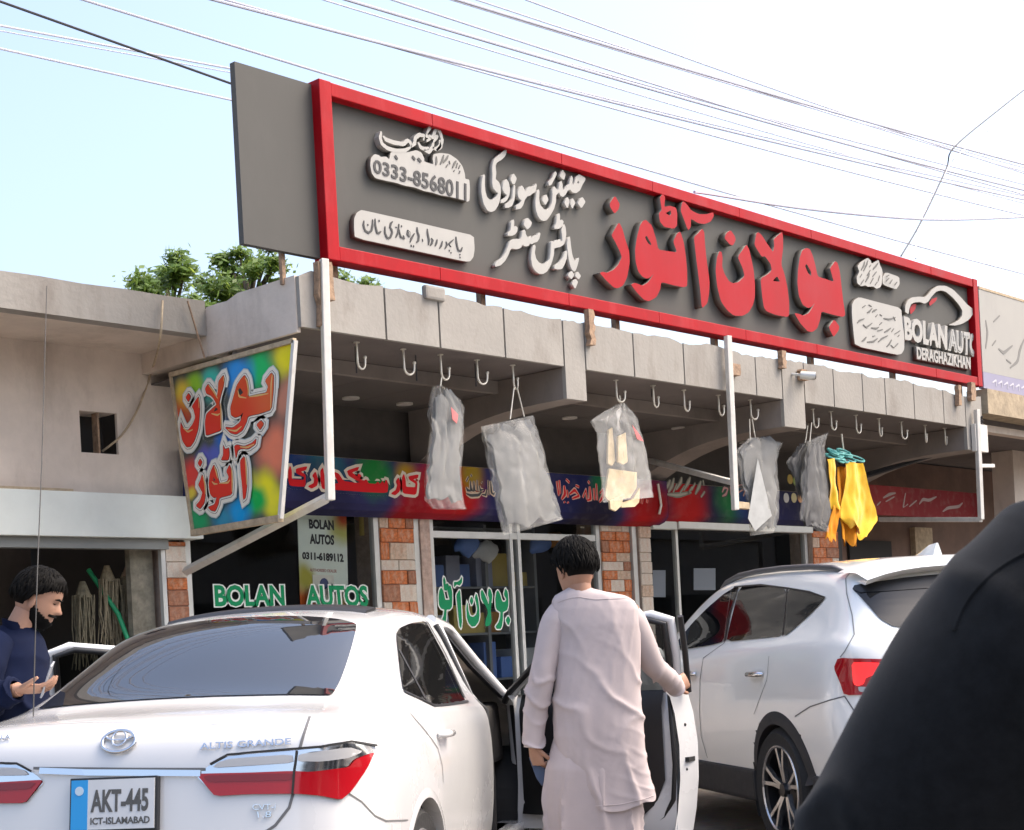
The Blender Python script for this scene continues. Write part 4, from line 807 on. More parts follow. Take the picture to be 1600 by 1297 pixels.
p = onY(228, 930, 2.02); q = MB(); q.ball(p, .09, 10, 8, .7, .5, 1.3); tag(q.build('red_bag', mat('dark red cloth', (.25, .02, .03), .8), smooth=True), 'dark red bag hanging among the brooms beside the pier', 'bag')
p = onY(213, 885, 1.96); q = MB(); q.hexa([p + np.array(v) for v in ((-.10, 0, -.07), (.06, 0, -.09), (.06, .05, -.09), (-.10, .05, -.07), (-.04, 0, .07), (.08, 0, .09), (.08, .05, .09), (-.04, .05, .07))]); tag(q.build('brown_scoop', mat('brown plastic', (.22, .15, .10), .7), bevel=.012), 'brown scoop shaped piece hanging from the left shutter box', 'scoop')

# ================================================================== right neighbour
rb = thing('right_shop_building', 'neighbouring shop with sandstone ledge and faded cream signboard beyond the signboard end', 'building', (13, 1.8, 0))
zt = [(9.62 + 11.4 * k / 16, 3.86 + .03 * fbm((k * .9, 3, 2))) for k in range(17)]; zl = [(9.62 + 11.4 * k / 16, 3.58 + .03 * fbm((k * .9, 5, 6))) for k in range(17)]
q = MB(); q.prism([(x, -.03, z) for x, z in zl + zt[::-1]], (0, .25, 0)); q.build('stone_ledge', M['sandstone'], rb)
q = MB(); q.box((9.6, .22, 3.52), (21, 5, 3.60)); q.build('canopy_slab', M['soffit'], rb)
q = MB(); q.box((9.6, .22, 3.44), (21, .34, 3.518)); q.build('edge_beam', M['plaster'], rb)
q = MB(); q.box((9.6, 2.6, 0), (21, 2.75, 3.5)); q.build('wall', M['brownwall'], rb)
q = MB(); q.box((9.45, 1.95, 0.0), (9.6, 2.6, 3.5)); q.build('side_pier', M['brownwall'], rb)
p0 = onY(1385, 780, 2.58); q = MB(); q.box((12.6, 2.52, 0), (13.1, 2.598, 2.6)); q.build('door_frame', M['wood'], rb)
q = MB(); q.box((10.9, 2.56, 0), (12.0, 2.597, 2.4)); q.build('doorway', M['joint'], rb)
prof = [(x, 3.515 - 0.0) for x in ()]
q = MB(); pr_ = [(12.9 + 2.0 * t, 2.55 + .95 * (1 - (1 - t) ** 2.2)) for t in np.linspace(0, 1, 9)]
q.prism([(x, 1.2, z) for x, z in pr_] + [(14.9, 1.2, 3.515), (12.9, 1.2, 3.515)], (0, .3, 0)); q.build('haunch', M['plaster'], rb)
rs = thing('faded_signboard', 'faded cream signboard with grey script and purple stripe over the right neighbour', 'signboard', (14, .1, 3.87))
q = MB(); q.box((9.64, .02, 4.06), (20, .08, 4.99)); q.build('panel', M['cream_sign'], rs)
q = MB(); q.box((9.64, .018, 3.875), (20, .078, 4.058)); q.build('stripe', M['purple'], rs)
q = MB(); q.box((9.64, .015, 4.992), (20, .09, 5.02)); q.build('top_strip', M['wood'], rs)
RP = facade(.02)
rl = [[(1540, 545), (1543, 520), (1540, 500)], [(1552, 503), (1562, 493)], [(1550, 540), (1556, 532)], [(1560, 545), (1568, 552), (1582, 540)], [(1572, 562), (1580, 568)], [(1578, 575), (1590, 565), (1594, 545), (1600, 530)], [(1608, 560), (1612, 520)], [(1618, 570), (1632, 560), (1640, 540)]]
strokes('faded_script', [[RP.px(*p) for p in L] for L in rl], RP, .001, .002, .045, mat('faded grey ink', (.17, .165, .155), .6), rs)
text_on('faded_text', 'AUTO STORE', vq(1548, 593, 1590, 602, 1590, 612, 1548, 603, RP), RP, .003, .002, mat('pale lettering', (.5, .49, .54), .6), rs, bold=.03) if False else None
strokes('faded_script', [[RP.px(1550 + 9 * k, 598 + 1.8 * k), RP.px(1556 + 9 * k, 594 + 1.8 * k), RP.px(1556 + 9 * k, 604 + 1.8 * k)] for k in range(8)], RP, .004, .002, .03, mat('pale lettering', (.5, .49, .54), .6), rs)
ms = thing('maroon_strip_sign', 'dark maroon strip sign with faint script on the right neighbour behind yellow cloths', 'strip sign', (11, 1.7, 2.6))
q = MB(); q.box((9.40, 1.66, 2.62), (12.75, 1.72, 2.98)); q.build('sheet', M['strip4'], ms)
MP = facade(1.66); Rr = (1250, 720, 5.161)
strokes('faint_script', [[MP.px(Rr[0] + a / Rr[2], Rr[1] + b / Rr[2]) for a, b in L] for L in ([(670,300),(720,270),(770,260)],[(690,330),(760,290)],[(850,260),(830,380),(870,350)],[(880,370),(940,320)],[(960,350),(990,310),(1040,320),(1100,290)],[(1150,410),(1190,380),(1280,370),(1310,340)],[(620,360),(650,330)])], MP, .001, .002, .04, mat('faint ink', (.30, .22, .20), .6), ms)

# ================================================================== overhead wires, running along the street behind the sign
WY = 4.5
wires = [((-40, -12, 365, 132), 0.020, 1), ((0, 40, 365, 108), .016, 0), ((0, 76, 365, 157), .017, 0), ((560, -60, 1600, 250), .019, 0), ((690, -60, 1600, 264), .012, 0), ((330, -60, 1600, 288), .019, 0), ((420, -60, 1600, 295), .014, 0), ((90, -60, 1600, 303), .018, 0), ((130, -60, 1600, 328), .013, 0), ((640, 145, 1600, 422), .014, 0), ((700, -25, 1600, 262), .012, 0), ((545, -60, 1600, 256), .012, 0), ((320, -60, 1600, 280), .014, 0), ((85, -60, 1600, 298), .013, 0), ((0, 48, 365, 114), .012, 0), ((300, -60, 1600, 310), .012, 0)]
for i, ((x0, y0, x1, y1), r, blk) in enumerate(wires):
    a, b = onY(x0, y0, WY + .25 * i), onY(x1, y1, WY + .25 * i); d = b - a
    if x1 == 365: b = b + d * .08; r *= .6
    P = []
    A_0, B_0 = a - d * (1.6 if x1 == 365 else .35 if x0 < 500 else .8), b + d * (.0 if x1 == 365 else .8)
    for t in np.linspace(0, 1, 15):
        p = A_0 + (B_0 - A_0) * t; P.append((p[0], p[1], p[2] - (.35 * math.sin(math.pi * t) - .2) * (0 if x1 == 365 else 1)))
    cable('overhead_wire', 'black sagging overhead wire crossing the sky left of the signboard' if blk else 'pale overhead wire running above the roof behind the signboard', P, r, M['black_cable'] if blk else M['cable'], None if blk else 'pale overhead wires')
cable('overhead_wire', 'loose wire sagging just over the right half of the signboard frame', [onY(1085, 300, .14), onY(1110, 303, .2), onY(1250, 325, .6), onY(1400, 340, .6), onY(1500, 343, .6), onY(1640, 337, .6)], .014, M['cable'])
cable('service_wire', 'thin dark service wire dropping to the signboard top with a kink', [onY(1620, 125, 1.2), onY(1560, 172, 1.2), onY(1491, 230, 1.2), onY(1478, 265, 1.2), onY(1440, 345, .8), onY(1408, 400, .25)], .009, M['black_cable'])
cable('service_wire', 'second thin service wire curving down behind the dark one to the sign', [onY(1620, 163, 1.4), onY(1565, 190, 1.4), onY(1500, 240, 1.4), onY(1478, 268, 1.4), onY(1437, 350, .9), onY(1431, 404, .3)], .008, M['cable'])

# ================================================================== trees behind the left building
M['bark'] = mat('bark', (.10, .075, .055), .95, var=.3, vscale=10, bump=.6)
leafm = [mat('leaf %d' % i, c, .55, var=.3, vscale=3) for i, c in enumerate([(.12, .20, .04), (.16, .25, .05), (.09, .15, .04), (.20, .22, .06)])]
for m_ in leafm:
    nt = m_.node_tree; b_ = nt.nodes['Principled BSDF']; tl = nt.nodes.new('ShaderNodeBsdfTranslucent'); tl.inputs['Color'].default_value = (.34, .44, .08, 1); mx_ = nt.nodes.new('ShaderNodeMixShader'); mx_.inputs[0].default_value = .45
    nt.links.new(b_.outputs[0], mx_.inputs[1]); nt.links.new(tl.outputs[0], mx_.inputs[2]); nt.links.new(mx_.outputs[0], nt.nodes['Material Output'].inputs['Surface'])
def tree(label, base, top, crown_c, rad, n_clump, n_leaf, seed, leaf=.075):
    rr = np.random.default_rng(seed); random.seed(seed)
    t = thing('leafy_tree', label, 'tree', tuple(base), group=None)
    b = Vector(base); c = Vector(crown_c); q = MB()
    q.tube([b, b.lerp(c, .4) + Vector((.15, 0, 0)), c - Vector((0, 0, rad[2] * .4)), c + Vector((0, 0, rad[2] * .3))], [.20, .15, .10, .03], 8)
    cl = []
    for i in range(n_clump):
        d = rr.normal(size=3); d /= np.linalg.norm(d); r = rr.uniform(.35, 1.0) ** .6; p = c + Vector(d * r * np.array(rad)); cl.append(p)
        s_ = c - Vector((0, 0, rad[2] * rr.uniform(.1, .6)))
        q.tube([s_, s_.lerp(p, .5) + Vector((0, 0, .15)), p], [.045, .03, .012], 5)
    q.build('trunk', M['bark'], t)
    L = [MB() for _ in leafm]
    for p in cl:
        cr = rr.uniform(.25, .5) * rad[0] * .55; m_ = L[rr.integers(0, len(leafm))]
        for k in range(n_leaf):
            o = Vector(rr.normal(size=3) * cr * .5); o.z *= .65; x = p + o; s_ = leaf * rr.uniform(.6, 1.3)
            a = Vector(rr.normal(size=3)).normalized(); bb = a.orthogonal().normalized(); a, bb = a * s_, bb * s_ * .45
            mm = m_ if rr.random() < .8 else L[rr.integers(0, len(leafm))]
            mm.add([x - a, x + bb, x + a, x - bb], [(0, 1, 2, 3)])
    q = MB()
    for i, m_ in enumerate(L): q.add(m_.v, m_.f, i)
    cr_ = q.build('crown', leafm, t, fix=False); cr_['kind'] = 'stuff'
    return t
def tp_(px, py, Y): p = onY(px, py, Y); return p
for i, (px, py, Y, rx, rz, nc, lab) in enumerate(((265, 448, 12, .78, .42, 30, 'green leafy tree showing above the left building roof'), (385, 428, 13, .95, .60, 36, 'taller leafy tree behind the grey left end of the signboard'), (530, 440, 15, .9, .4, 16, 'sparse leafy tree just under the signboard left corner'), (20, 446, 14, .7, .18, 12, 'low tree top barely above the far left parapet'), (190, 466, 13, .4, .2, 8, 'small leafy tree top left of the taller trees'))):
    p = tp_(px, py, Y); p[2] += rz - rx * 1.1; tree(lab, (p[0], p[1], 0), None, tuple(p), (rx * 1.1, rx * 1.1, rx * 1.1), int(nc * 1.3), 200, 20 + i)
# ================================================================== cars
M['paint'] = mat('white car paint', (0.66, 0.66, 0.655), 0.25, coat=1.0, var=.012, vscale=1.5)
M['pearl'] = mat('pearl white car paint', (0.86, 0.86, 0.82), 0.28, coat=1.0)
M['blacktrim'] = mat('black trim', (0.012, 0.012, 0.013), 0.4)
M['cladding'] = mat('grey black cladding', (0.025, 0.025, 0.027), 0.65, var=.2, vscale=20)
M['gap'] = mat('panel gap', (0.02, 0.02, 0.02), 0.8)
M['greygap'] = mat('panel seam', (0.13, 0.13, 0.13), 0.6)
def carglass(name, col, ior, rough=.02):
    m = mat(name, col, rough, spec=.5); b = m.node_tree.nodes['Principled BSDF']; b.inputs['IOR'].default_value = ior; return m
M['rear_glass'] = carglass('tinted rear glass', (0.014, 0.016, 0.020), 2.25)
M['suv_glass'] = carglass('dark rear glass', (0.012, 0.013, 0.015), 1.5)
M['side_glass'] = carglass('tinted side glass', (0.006, 0.0065, 0.007), 1.38)
M['see_glass'] = glass('light tinted glass', (.30, .32, .32), 1.5)
M['tyre'] = mat('tyre rubber', (0.018, 0.018, 0.018), 0.8, var=.3, vscale=30, bump=.3, bscale=60)
M['rim_dark'] = mat('dark rim', (0.03, 0.03, 0.032), 0.35, 0.6); M['rim'] = mat('machined rim', (0.62, 0.62, 0.62), 0.25, 0.9)
M['chrome'] = mat('chrome', (0.72, 0.72, 0.73), 0.12, 1.0)
M['lens_red'] = carglass('red lamp lens', (0.36, 0.006, 0.012), 1.55, .08); M['lens_dred'] = carglass('dark red lamp lens', (0.20, 0.004, 0.008), 1.55, .08)
M['lens_clear'] = carglass('clear lamp lens', (0.42, 0.42, 0.42), 1.5, .1)
M['beige'] = mat('beige trim', (0.50, 0.40, 0.28), 0.8); M['seat'] = mat('dark seat', (0.04, 0.036, 0.032), 0.85, var=.2)

def subsurf_mesh(verts, faces, mats_idx, lv=3, creases=None):
    me = bpy.data.meshes.new('tmp'); me.from_pydata(verts, [], faces); me.update()
    me.polygons.foreach_set('material_index', mats_idx)
    bm = bmesh.new(); bm.from_mesh(me); bmesh.ops.remove_doubles(bm, verts=bm.verts, dist=1e-5); bmesh.ops.recalc_face_normals(bm, faces=bm.faces)
    bm.to_mesh(me); bm.free()
    o = bpy.data.objects.new('tmp', me); link(o); md = o.modifiers.new('s', 'SUBSURF'); md.levels = lv; md.render_levels = lv; md.boundary_smooth = 'PRESERVE_CORNERS'
    bpy.context.view_layer.update(); dg = bpy.context.evaluated_depsgraph_get(); out = bpy.data.meshes.new_from_object(o.evaluated_get(dg))
    bpy.data.objects.remove(o); bpy.data.meshes.remove(me); return out

class Car:
    """local frame: x forward from the rear bumper, y to the car's left, z up"""
    def __init__(s, pose, name, label, cat='car'):
        s.x, s.y, s.a = pose; s.t = thing(name, label, cat, (s.x, s.y, 0), rotz=s.a)
        c, q = math.cos(s.a), math.sin(s.a); s.c, s.q = c, q
        s.co = s.toloc(CAM - np.array([s.x, s.y, 0]))
    def toloc(s, v): return np.array([s.c * v[0] + s.q * v[1], -s.q * v[0] + s.c * v[1], v[2]])
    def lray(s, px, py): return s.toloc(ray(px, py))
    def on(s, px, py, ax, v):
        r = s.lray(px, py); i = 'xyz'.index(ax); return s.co + r * ((v - s.co[i]) / r[i])
    def set_body(s, me): s.bvh = BVHTree.FromPolygons([v.co[:] for v in me.vertices], [tuple(p.vertices) for p in me.polygons])
    def hit(s, px, py, off=0.004):
        r = V3(s.lray(px, py)).normalized(); loc, n, i, d = s.bvh.ray_cast(V3(s.co), r)
        if loc is None: return None
        if n.dot(r) > 0: n = -n
        return loc + n * off
    def nearest(s, p, off=0.004, out=None):
        loc, n, i, d = s.bvh.find_nearest(V3(p))
        if out is not None and n.dot(V3(out)) < 0: n = -n
        return loc + n * off
    def patch(s, name, poly, m, off=0.005, step=9, stepy=None, mirror=False, parent=None, thick=0.0, label=None):
        """outline in pixels laid on the body: filled with a fine grid so that it follows the surface"""
        me = curve_mesh([poly], 0, 0, 1); bm = bmesh.new(); bm.from_mesh(me); bpy.data.meshes.remove(me)
        bmesh.ops.remove_doubles(bm, verts=bm.verts, dist=1e-4)
        xs = [v.co.x for v in bm.verts]; ys = [v.co.y for v in bm.verts]
        for ax, lo, hi in ((0, min(xs), max(xs)), (1, min(ys), max(ys))):
            sp_ = step if ax == 0 else (stepy or step); k = lo + sp_
            while k < hi - 1:
                no = Vector((1, 0, 0)) if ax == 0 else Vector((0, 1, 0))
                bmesh.ops.bisect_plane(bm, geom=list(bm.verts) + list(bm.edges) + list(bm.faces), plane_co=no * k, plane_no=no); k += sp_
        bmesh.ops.triangulate(bm, faces=bm.faces)
        last = None
        for v in bm.verts:
            h = s.hit(v.co.x, v.co.y, off)
            if h is None:     # outline slipped past the silhouette: nearest body point along the ray
                r = V3(s.lray(v.co.x, v.co.y)); dd = (V3(last) - V3(s.co)).length if last else 6.0
                h = s.nearest(V3(s.co) + r.normalized() * dd, off, -r)
            last = h; v.co = h
        bmesh.ops.recalc_face_normals(bm, faces=bm.faces)
        n0 = Vector((0, 0, 0)); r0 = None
        for f in bm.faces: n0 += f.normal * f.calc_area()
        cen = sum((v.co for v in bm.verts), Vector()) / len(bm.verts)
        if n0.dot(V3(s.co) - cen) < 0: bmesh.ops.reverse_faces(bm, faces=bm.faces)
        mm = bpy.data.meshes.new(name); bm.to_mesh(mm); bm.free()
        o = obj_from_mesh(name, mm, m, parent or s.t, True)
        if label: o['label'] = label
        if mirror:
            m2 = mm.copy()
            for v in m2.vertices: v.co.y = -v.co.y
            m2.flip_normals(); obj_from_mesh(name, m2, m, parent or s.t, True)
        return o
    def patch_dir(s, name, poly, fn, m, off=.006, step=.04, parent=None):
        """outline in two car axes projected onto the body; fn maps (a, b) to ray origin and direction"""
        me = curve_mesh([poly], 0, 0, 1); bm = bmesh.new(); bm.from_mesh(me); bpy.data.meshes.remove(me); bmesh.ops.remove_doubles(bm, verts=bm.verts, dist=1e-5)
        for ax in (0, 1):
            c = [v.co[ax] for v in bm.verts]; k = min(c) + step
            while k < max(c) - .002:
                no = Vector((1, 0, 0)) if ax == 0 else Vector((0, 1, 0)); bmesh.ops.bisect_plane(bm, geom=list(bm.verts) + list(bm.edges) + list(bm.faces), plane_co=no * k, plane_no=no); k += step
        bmesh.ops.triangulate(bm, faces=bm.faces); bad = []
        for v in bm.verts:
            o, d_ = fn(v.co.x, v.co.y); loc, n, i, ds = s.bvh.ray_cast(Vector(o), Vector(d_))
            if loc is None: bad.append(v); continue
            if n.dot(Vector(d_)) > 0: n = -n
            v.co = loc + n * off
        bmesh.ops.delete(bm, geom=bad, context='VERTS'); bmesh.ops.recalc_face_normals(bm, faces=bm.faces)
        n0 = sum((f.normal * f.calc_area() for f in bm.faces), Vector()); o, d_ = fn(*poly[0])
        if n0.dot(Vector(d_)) > 0: bmesh.ops.reverse_faces(bm, faces=bm.faces)
        mm = bpy.data.meshes.new(name); bm.to_mesh(mm); bm.free(); return obj_from_mesh(name, mm, m, parent or s.t, True)
    def seam(s, name, line, w, m, off=0.002, mirror=False, parent=None):
        """thin ribbon along a pixel polyline on the body"""
        P = []
        for i in range(len(line) - 1):
            a, b = np.array(line[i], float), np.array(line[i + 1], float); n = max(2, int(np.linalg.norm(b - a) / 6))
            for t in np.linspace(0, 1, n, endpoint=(i == len(line) - 2)): P.append(a + (b - a) * t)
        L_ = [h for h in (s.hit(p[0], p[1], off) for p in P) if h is not None]
        if len(L_) < 2: return None
        q = MB(); rows = []
        for i, p in enumerate(L_):
            d = (L_[min(i + 1, len(L_) - 1)] - L_[max(i - 1, 0)]).normalized(); loc, n, _, _ = s.bvh.find_nearest(p)
            if n.dot(V3(s.co) - p) < 0: n = -n
            sd_ = d.cross(n).normalized() * w / 2; rows.append([p - sd_, p + sd_])
        q.grid(rows); o = q.build(name, m, parent or s.t)
        if mirror:
            q2 = MB(); q2.grid([[Vector((v.x, -v.y, v.z)) for v in r] for r in rows]); q2.build(name, m, parent or s.t)
        return o

def body_sheets(rear, side, front, top, nrows_side):
    """rear: per column centre->corner list of row points; side: per station; front: corner->centre; top: stations x rows (belt->centre)"""
    pass

def build_shell(stations_side, top, tags_side, tags_top):
    """right half (y<0) control quads mirrored; returns verts, faces, tags"""
    v, f, t = [], [], []
    def grid(G, tg):
        n, m = len(G), len(G[0]); b = len(v)
        for r in G:
            for p in r: v.append((p[0], -p[1], p[2]))
        for i in range(n - 1):
            for j in range(m - 1):
                k = tg(i, j)
                if k is None: continue
                f.append((b + i * m + j, b + i * m + j + 1, b + (i + 1) * m + j + 1, b + (i + 1) * m + j)); t.append(k)
    grid(stations_side, tags_side); grid(top, tags_top)
    n = len(v); v2 = [(a, -b_, c) for a, b_, c in v]; f2 = [tuple(i + n for i in q[::-1]) for q in f]
    return v + v2, f + f2, t + t

def cut_arch(me, cx, cz, R):
    """open the wheel arch: snap the nearest vertices to the circle and drop what lies inside"""
    bm = bmesh.new(); bm.from_mesh(me)
    for v in bm.verts:
        if abs(v.co.y) < 0.45: continue
        d = math.hypot(v.co.x - cx, v.co.z - cz)
        if abs(d - R) < 0.016 and d > 1e-4: v.co.x = cx + (v.co.x - cx) * R / d; v.co.z = cz + (v.co.z - cz) * R / d
    kill = [fc for fc in bm.faces if abs(fc.calc_center_median().y) > .45 and math.hypot(fc.calc_center_median().x - cx, fc.calc_center_median().z - cz) < R]
    bmesh.ops.delete(bm, geom=kill, context='FACES'); bm.to_mesh(me); bm.free()

def wheel(parent, cx, cy, cz, r, w, outy, spokes=5, rimr=None, label=None):
    rimr = rimr or r * .72; s = outy
    t = MB(); prof = [(rimr * .98, -w / 2 + .01), (r * .9, -w / 2), (r * .985, -w * .36), (r, -w * .25), (r, w * .25), (r * .985, w * .36), (r * .9, w / 2), (rimr * .98, w / 2 - .01)]
    rings = [[(cx + rr_ * math.cos(a), cy + y_ * s, cz + rr_ * math.sin(a)) for a in np.linspace(0, 2 * math.pi, 48, endpoint=False)] for rr_, y_ in prof]
    t.loft(rings, cap=False); wo = t.build('wheel', M['tyre'], parent, smooth=35)
    d = MB(); ro = [(rimr * .97, w / 2 - .012), (rimr * .90, w / 2 - .03), (rimr * .88, w / 2 - .09), (.02, w / 2 - .10)]
    d.loft([[(cx + rr_ * math.cos(a), cy + y_ * s, cz + rr_ * math.sin(a)) for a in np.linspace(0, 2 * math.pi, 48, endpoint=False)] for rr_, y_ in ro], cap=False)
    d.build('rim_barrel', M['rim_dark'], wo, smooth=35)
    for k in range(spokes):
        for sg in (-1, 1):
            a0 = 2 * math.pi * k / spokes + .3; q = MB(); da0, da1, hw = .10 * sg, .20 * sg, .012
            def pt(rr_, an, dep): return Vector((cx + rr_ * math.cos(an), cy + (w / 2 - dep) * s, cz + rr_ * math.sin(an)))
            rows = []
            for rr_, an, dep in ((rimr * .16, a0 + da0 * 1.6, .035), (rimr * .5, a0 + da0 * 1.2, .022), (rimr * .93, a0 + da1, .014)):
                tg = Vector((-math.sin(an), 0, math.cos(an))); c_ = pt(rr_, an, dep); rows.append([c_ - tg * hw, c_ + tg * hw, c_ + tg * hw * .8 - Vector((0, .03 * s, 0)), c_ - tg * hw * .8 - Vector((0, .03 * s, 0))])
            q.loft(rows); q.build('spoke', M['rim'], wo, bevel=.002)
    q = MB(); q.tube([(cx + rimr * .955 * math.cos(a), cy + (w / 2 - .012) * s, cz + rimr * .955 * math.sin(a)) for a in np.linspace(0, 2 * math.pi, 49)], .009, 6, cap=False); q.build('rim_lip', M['rim'], wo, smooth=True)
    q = MB(); q.tube([(cx, cy + (w / 2 - .05) * s, cz), (cx, cy + (w / 2 - .02) * s, cz)], [.045, .038], 16); q.build('hub_cap', M['rim_dark'], wo, smooth=35)
    return wo
def ring_lip(name, parent, cx, cz, R, w, ys, m, bvh, a0=-12, a1=192, proud=.012):
    """arch lip following the body side; ys = +1 left, -1 right"""
    q = MB(); rows = []
    for a in np.linspace(R_(a0), R_(a1), 40):
        r = []
        for rr_ in (R - .012, R + w * .5, R + w):
            x, z = cx + rr_ * math.cos(a), cz + rr_ * math.sin(a)
            loc, n, i, d = bvh.ray_cast(Vector((x, ys * 2.5, z)), Vector((0, -ys, 0)))
            y = loc.y if loc is not None else ys * .80
            if loc is None or abs(y) < .6: y = rows[-1][1].y if rows else ys * .82
            r.append(Vector((x, y + ys * (proud if rr_ < R + w * .9 else .001), z)))
        y0 = max(abs(p.y) for p in r); r[0].y = ys * y0 if abs(r[0].y) < y0 - .03 else r[0].y
        r.insert(0, Vector((r[0].x, r[0].y - ys * .07, r[0].z))); rows.append(r)
    q.grid(rows); return q.build(name, m, parent, smooth=60)
def wheel_well(parent, cx, cz, R, ys, depth=.42, y0=.84):
    q = MB(); a = np.linspace(R_(-25), R_(205), 24)
    q.grid([[(cx + R * 1.02 * math.cos(t), ys * y, cz + R * 1.02 * math.sin(t)) for y in (y0, y0 - depth)] for t in a])
    q.add([(cx, ys * (y0 - depth), cz)] + [(cx + R * 1.02 * math.cos(t), ys * (y0 - depth), cz + R * 1.02 * math.sin(t)) for t in a], [(0, i, i + 1) for i in range(1, len(a))])
    q.build('wheel_well', M['gap'], parent)

# ------------------------------------------------------------------ sedan
S = Car((-3.8035, -3.0723, R_(32.466)), 'white_sedan', 'white saloon car with both front doors open and blue sky in its rear window')
# top sheet: stations from trunk lip forward; rows belt -> centre: (x, half width, z)
def row(*p): return list(p)
S_top = [
 row((0.16,0.8,0.985),(0.145,0.755,1.015),(0.13,0.7,1.03),(0.115,0.56,1.04),(0.1,0.3,1.048),(0.095,0,1.05)),
 row((0.4,0.822,0.995),(0.4,0.768,1.035),(0.39,0.715,1.052),(0.38,0.6,1.063),(0.37,0.31,1.075),(0.37,0,1.08)),
 row((0.66,0.832,1.005),(0.66,0.775,1.045),(0.66,0.722,1.068),(0.62,0.64,1.078),(0.61,0.32,1.092),(0.61,0,1.098)),
 row((0.95,0.838,1.01),(0.95,0.77,1.06),(0.93,0.7,1.12),(0.86,0.612,1.185),(0.84,0.315,1.208),(0.84,0,1.215)),
 row((1.22,0.842,1.01),(1.2,0.758,1.08),(1.22,0.665,1.233),(1.12,0.58,1.3),(1.09,0.3,1.33),(1.08,0,1.338)),
 row((1.5,0.845,1.005),(1.45,0.765,1.065),(1.48,0.642,1.323),(1.36,0.552,1.393),(1.34,0.29,1.426),(1.34,0,1.433)),
 row((1.9,0.848,0.99),(1.88,0.775,1.035),(1.9,0.628,1.381),(1.8,0.548,1.446),(1.78,0.29,1.478),(1.78,0,1.486)),
 row((2.38,0.85,0.97),(2.38,0.78,1.01),(2.36,0.622,1.4),(2.3,0.548,1.46),(2.3,0.29,1.494),(2.3,0,1.502)),
 row((2.9,0.848,0.95),(2.88,0.78,0.985),(2.75,0.628,1.357),(2.72,0.55,1.417),(2.78,0.29,1.462),(2.8,0,1.47)),
 row((3.46,0.842,0.94),(3.44,0.775,0.972),(3.12,0.67,1.208),(3.1,0.61,1.248),(3.22,0.31,1.298),(3.26,0,1.308)),
 row((3.72,0.835,0.925),(3.7,0.765,0.955),(3.5,0.715,1.01),(3.48,0.66,1.03),(3.62,0.33,1.07),(3.68,0,1.08)),
 row((4.05,0.815,0.88),(4.05,0.74,0.905),(4.05,0.68,0.915),(4.05,0.6,0.925),(4.08,0.3,0.945),(4.1,0,0.95)),
 row((4.42,0.76,0.74),(4.46,0.69,0.755),(4.5,0.62,0.765),(4.53,0.54,0.77),(4.57,0.28,0.78),(4.6,0,0.785)),
]
prof = [(.12,.05,.0,.62),(.02,-.0,0,0)]
def s_side(x, w5, z5, flare=0.0):
    zs = [.20, .34, .52, .72, .87]; ws = [.80, .848, .868, .876, .866]
    return [(x, ws[k] + flare * (1 if k < 4 else .5), zs[k]) for k in range(5)] + [(x, w5, z5)]
S_side = []
# rear columns centre -> corner (6)
cols = list(zip([p for p in S_top[0]][::-1], range(6)))
xb = [.055, .06, .075, .10, .135, .20]     # bumper bulge start
for (px_, py_, pz_), k in cols:
    dx = [0, .006, .03, .085, .14, .22][k] - .0
    S_side.append([(dx + .12, py_ * .97, .22), (dx + .01, py_ * 1.02, .36), (dx, py_ * 1.05, .52), (dx + .03, py_ * 1.05, .70), (dx + .055, py_ * 1.04, .86), (px_, py_, pz_)])
for st_ in S_top[1:-1]:
    x, w, z = st_[0]; S_side.append(s_side(x, w, z))
for (px_, py_, pz_), k in zip(S_top[-1], range(6)):
    dx = [.0, .02, .035, .045, .05, .055][k]
    S_side.append([(px_ - .05, py_ * .98, .22), (px_ + .02, py_ * 1.04, .34), (px_ + .04, py_ * 1.05, .50), (px_ + .04, py_ * 1.04, .62), (px_ + .03, py_ * 1.02, .70), (px_, py_, pz_)])
# front door spans side stations between top stations 7 and 9
def ts_side(i, j):
    k = i - 5           # index of the top station the side station stands under
    return None if 7 <= k < 9 else 0
def ts_top(i, j):
    if 7 <= i < 9 and j in (0, 1): return None
    if 5 <= i < 8 and j >= 3: return 1
    return 0
v, f, t = build_shell(S_side, S_top, ts_side, ts_top)
sbody = subsurf_mesh(v, f, t, 3); S.set_body(sbody); S.bvh0 = S.bvh; cut_arch(sbody, .97, .32, .36); cut_arch(sbody, 3.67, .32, .36); S.set_body(sbody)
so = obj_from_mesh('body', sbody, [M['paint'], M['blacktrim']], S.t, True)
for cx in (.97, 3.67):
    for ys in (-1, 1):
        wheel(S.t, cx, ys * .755, .32, .32, .20, ys, 5); wheel_well(S.t, cx, .32, .36, ys, y0=.82); ring_lip('arch_lip', S.t, cx, .32, .36, .025, ys, M['paint'], S.bvh0, proud=.006)
q = MB(); q.box((.5, -.72, .19), (4.2, .72, .24)); q.build('underbody', M['gap'], S.t)
# cabin
q = MB(); q.box((.62, -.70, .5), (.75, .70, 1.02)); q.build('rear_bulkhead', M['seat'], S.t)
for y in (-.36, .36):
    st_ = MB(); st_.hexa([(2.1, y - .25, .35), (2.65, y - .25, .35), (2.65, y + .25, .35), (2.1, y + .25, .35), (2.08, y - .25, .58), (2.65, y - .25, .62), (2.65, y + .25, .62), (2.08, y + .25, .58)])
    so_ = st_.build('front_seat', M['seat'], S.t, bevel=.05)
    b = MB(); b.hexa([(1.98, y - .24, .56), (2.16, y - .24, .56), (2.16, y + .24, .56), (1.98, y + .24, .56), (1.78, y - .22, 1.14), (1.92, y - .22, 1.14), (1.92, y + .22, 1.14), (1.78, y + .22, 1.14)]); b.build('seat_back', M['seat'], so_, bevel=.05)
    b = MB(); b.box((1.74, y - .12, 1.15), (1.85, y + .12, 1.32)); b.build('headrest', M['beige'], so_, bevel=.03)
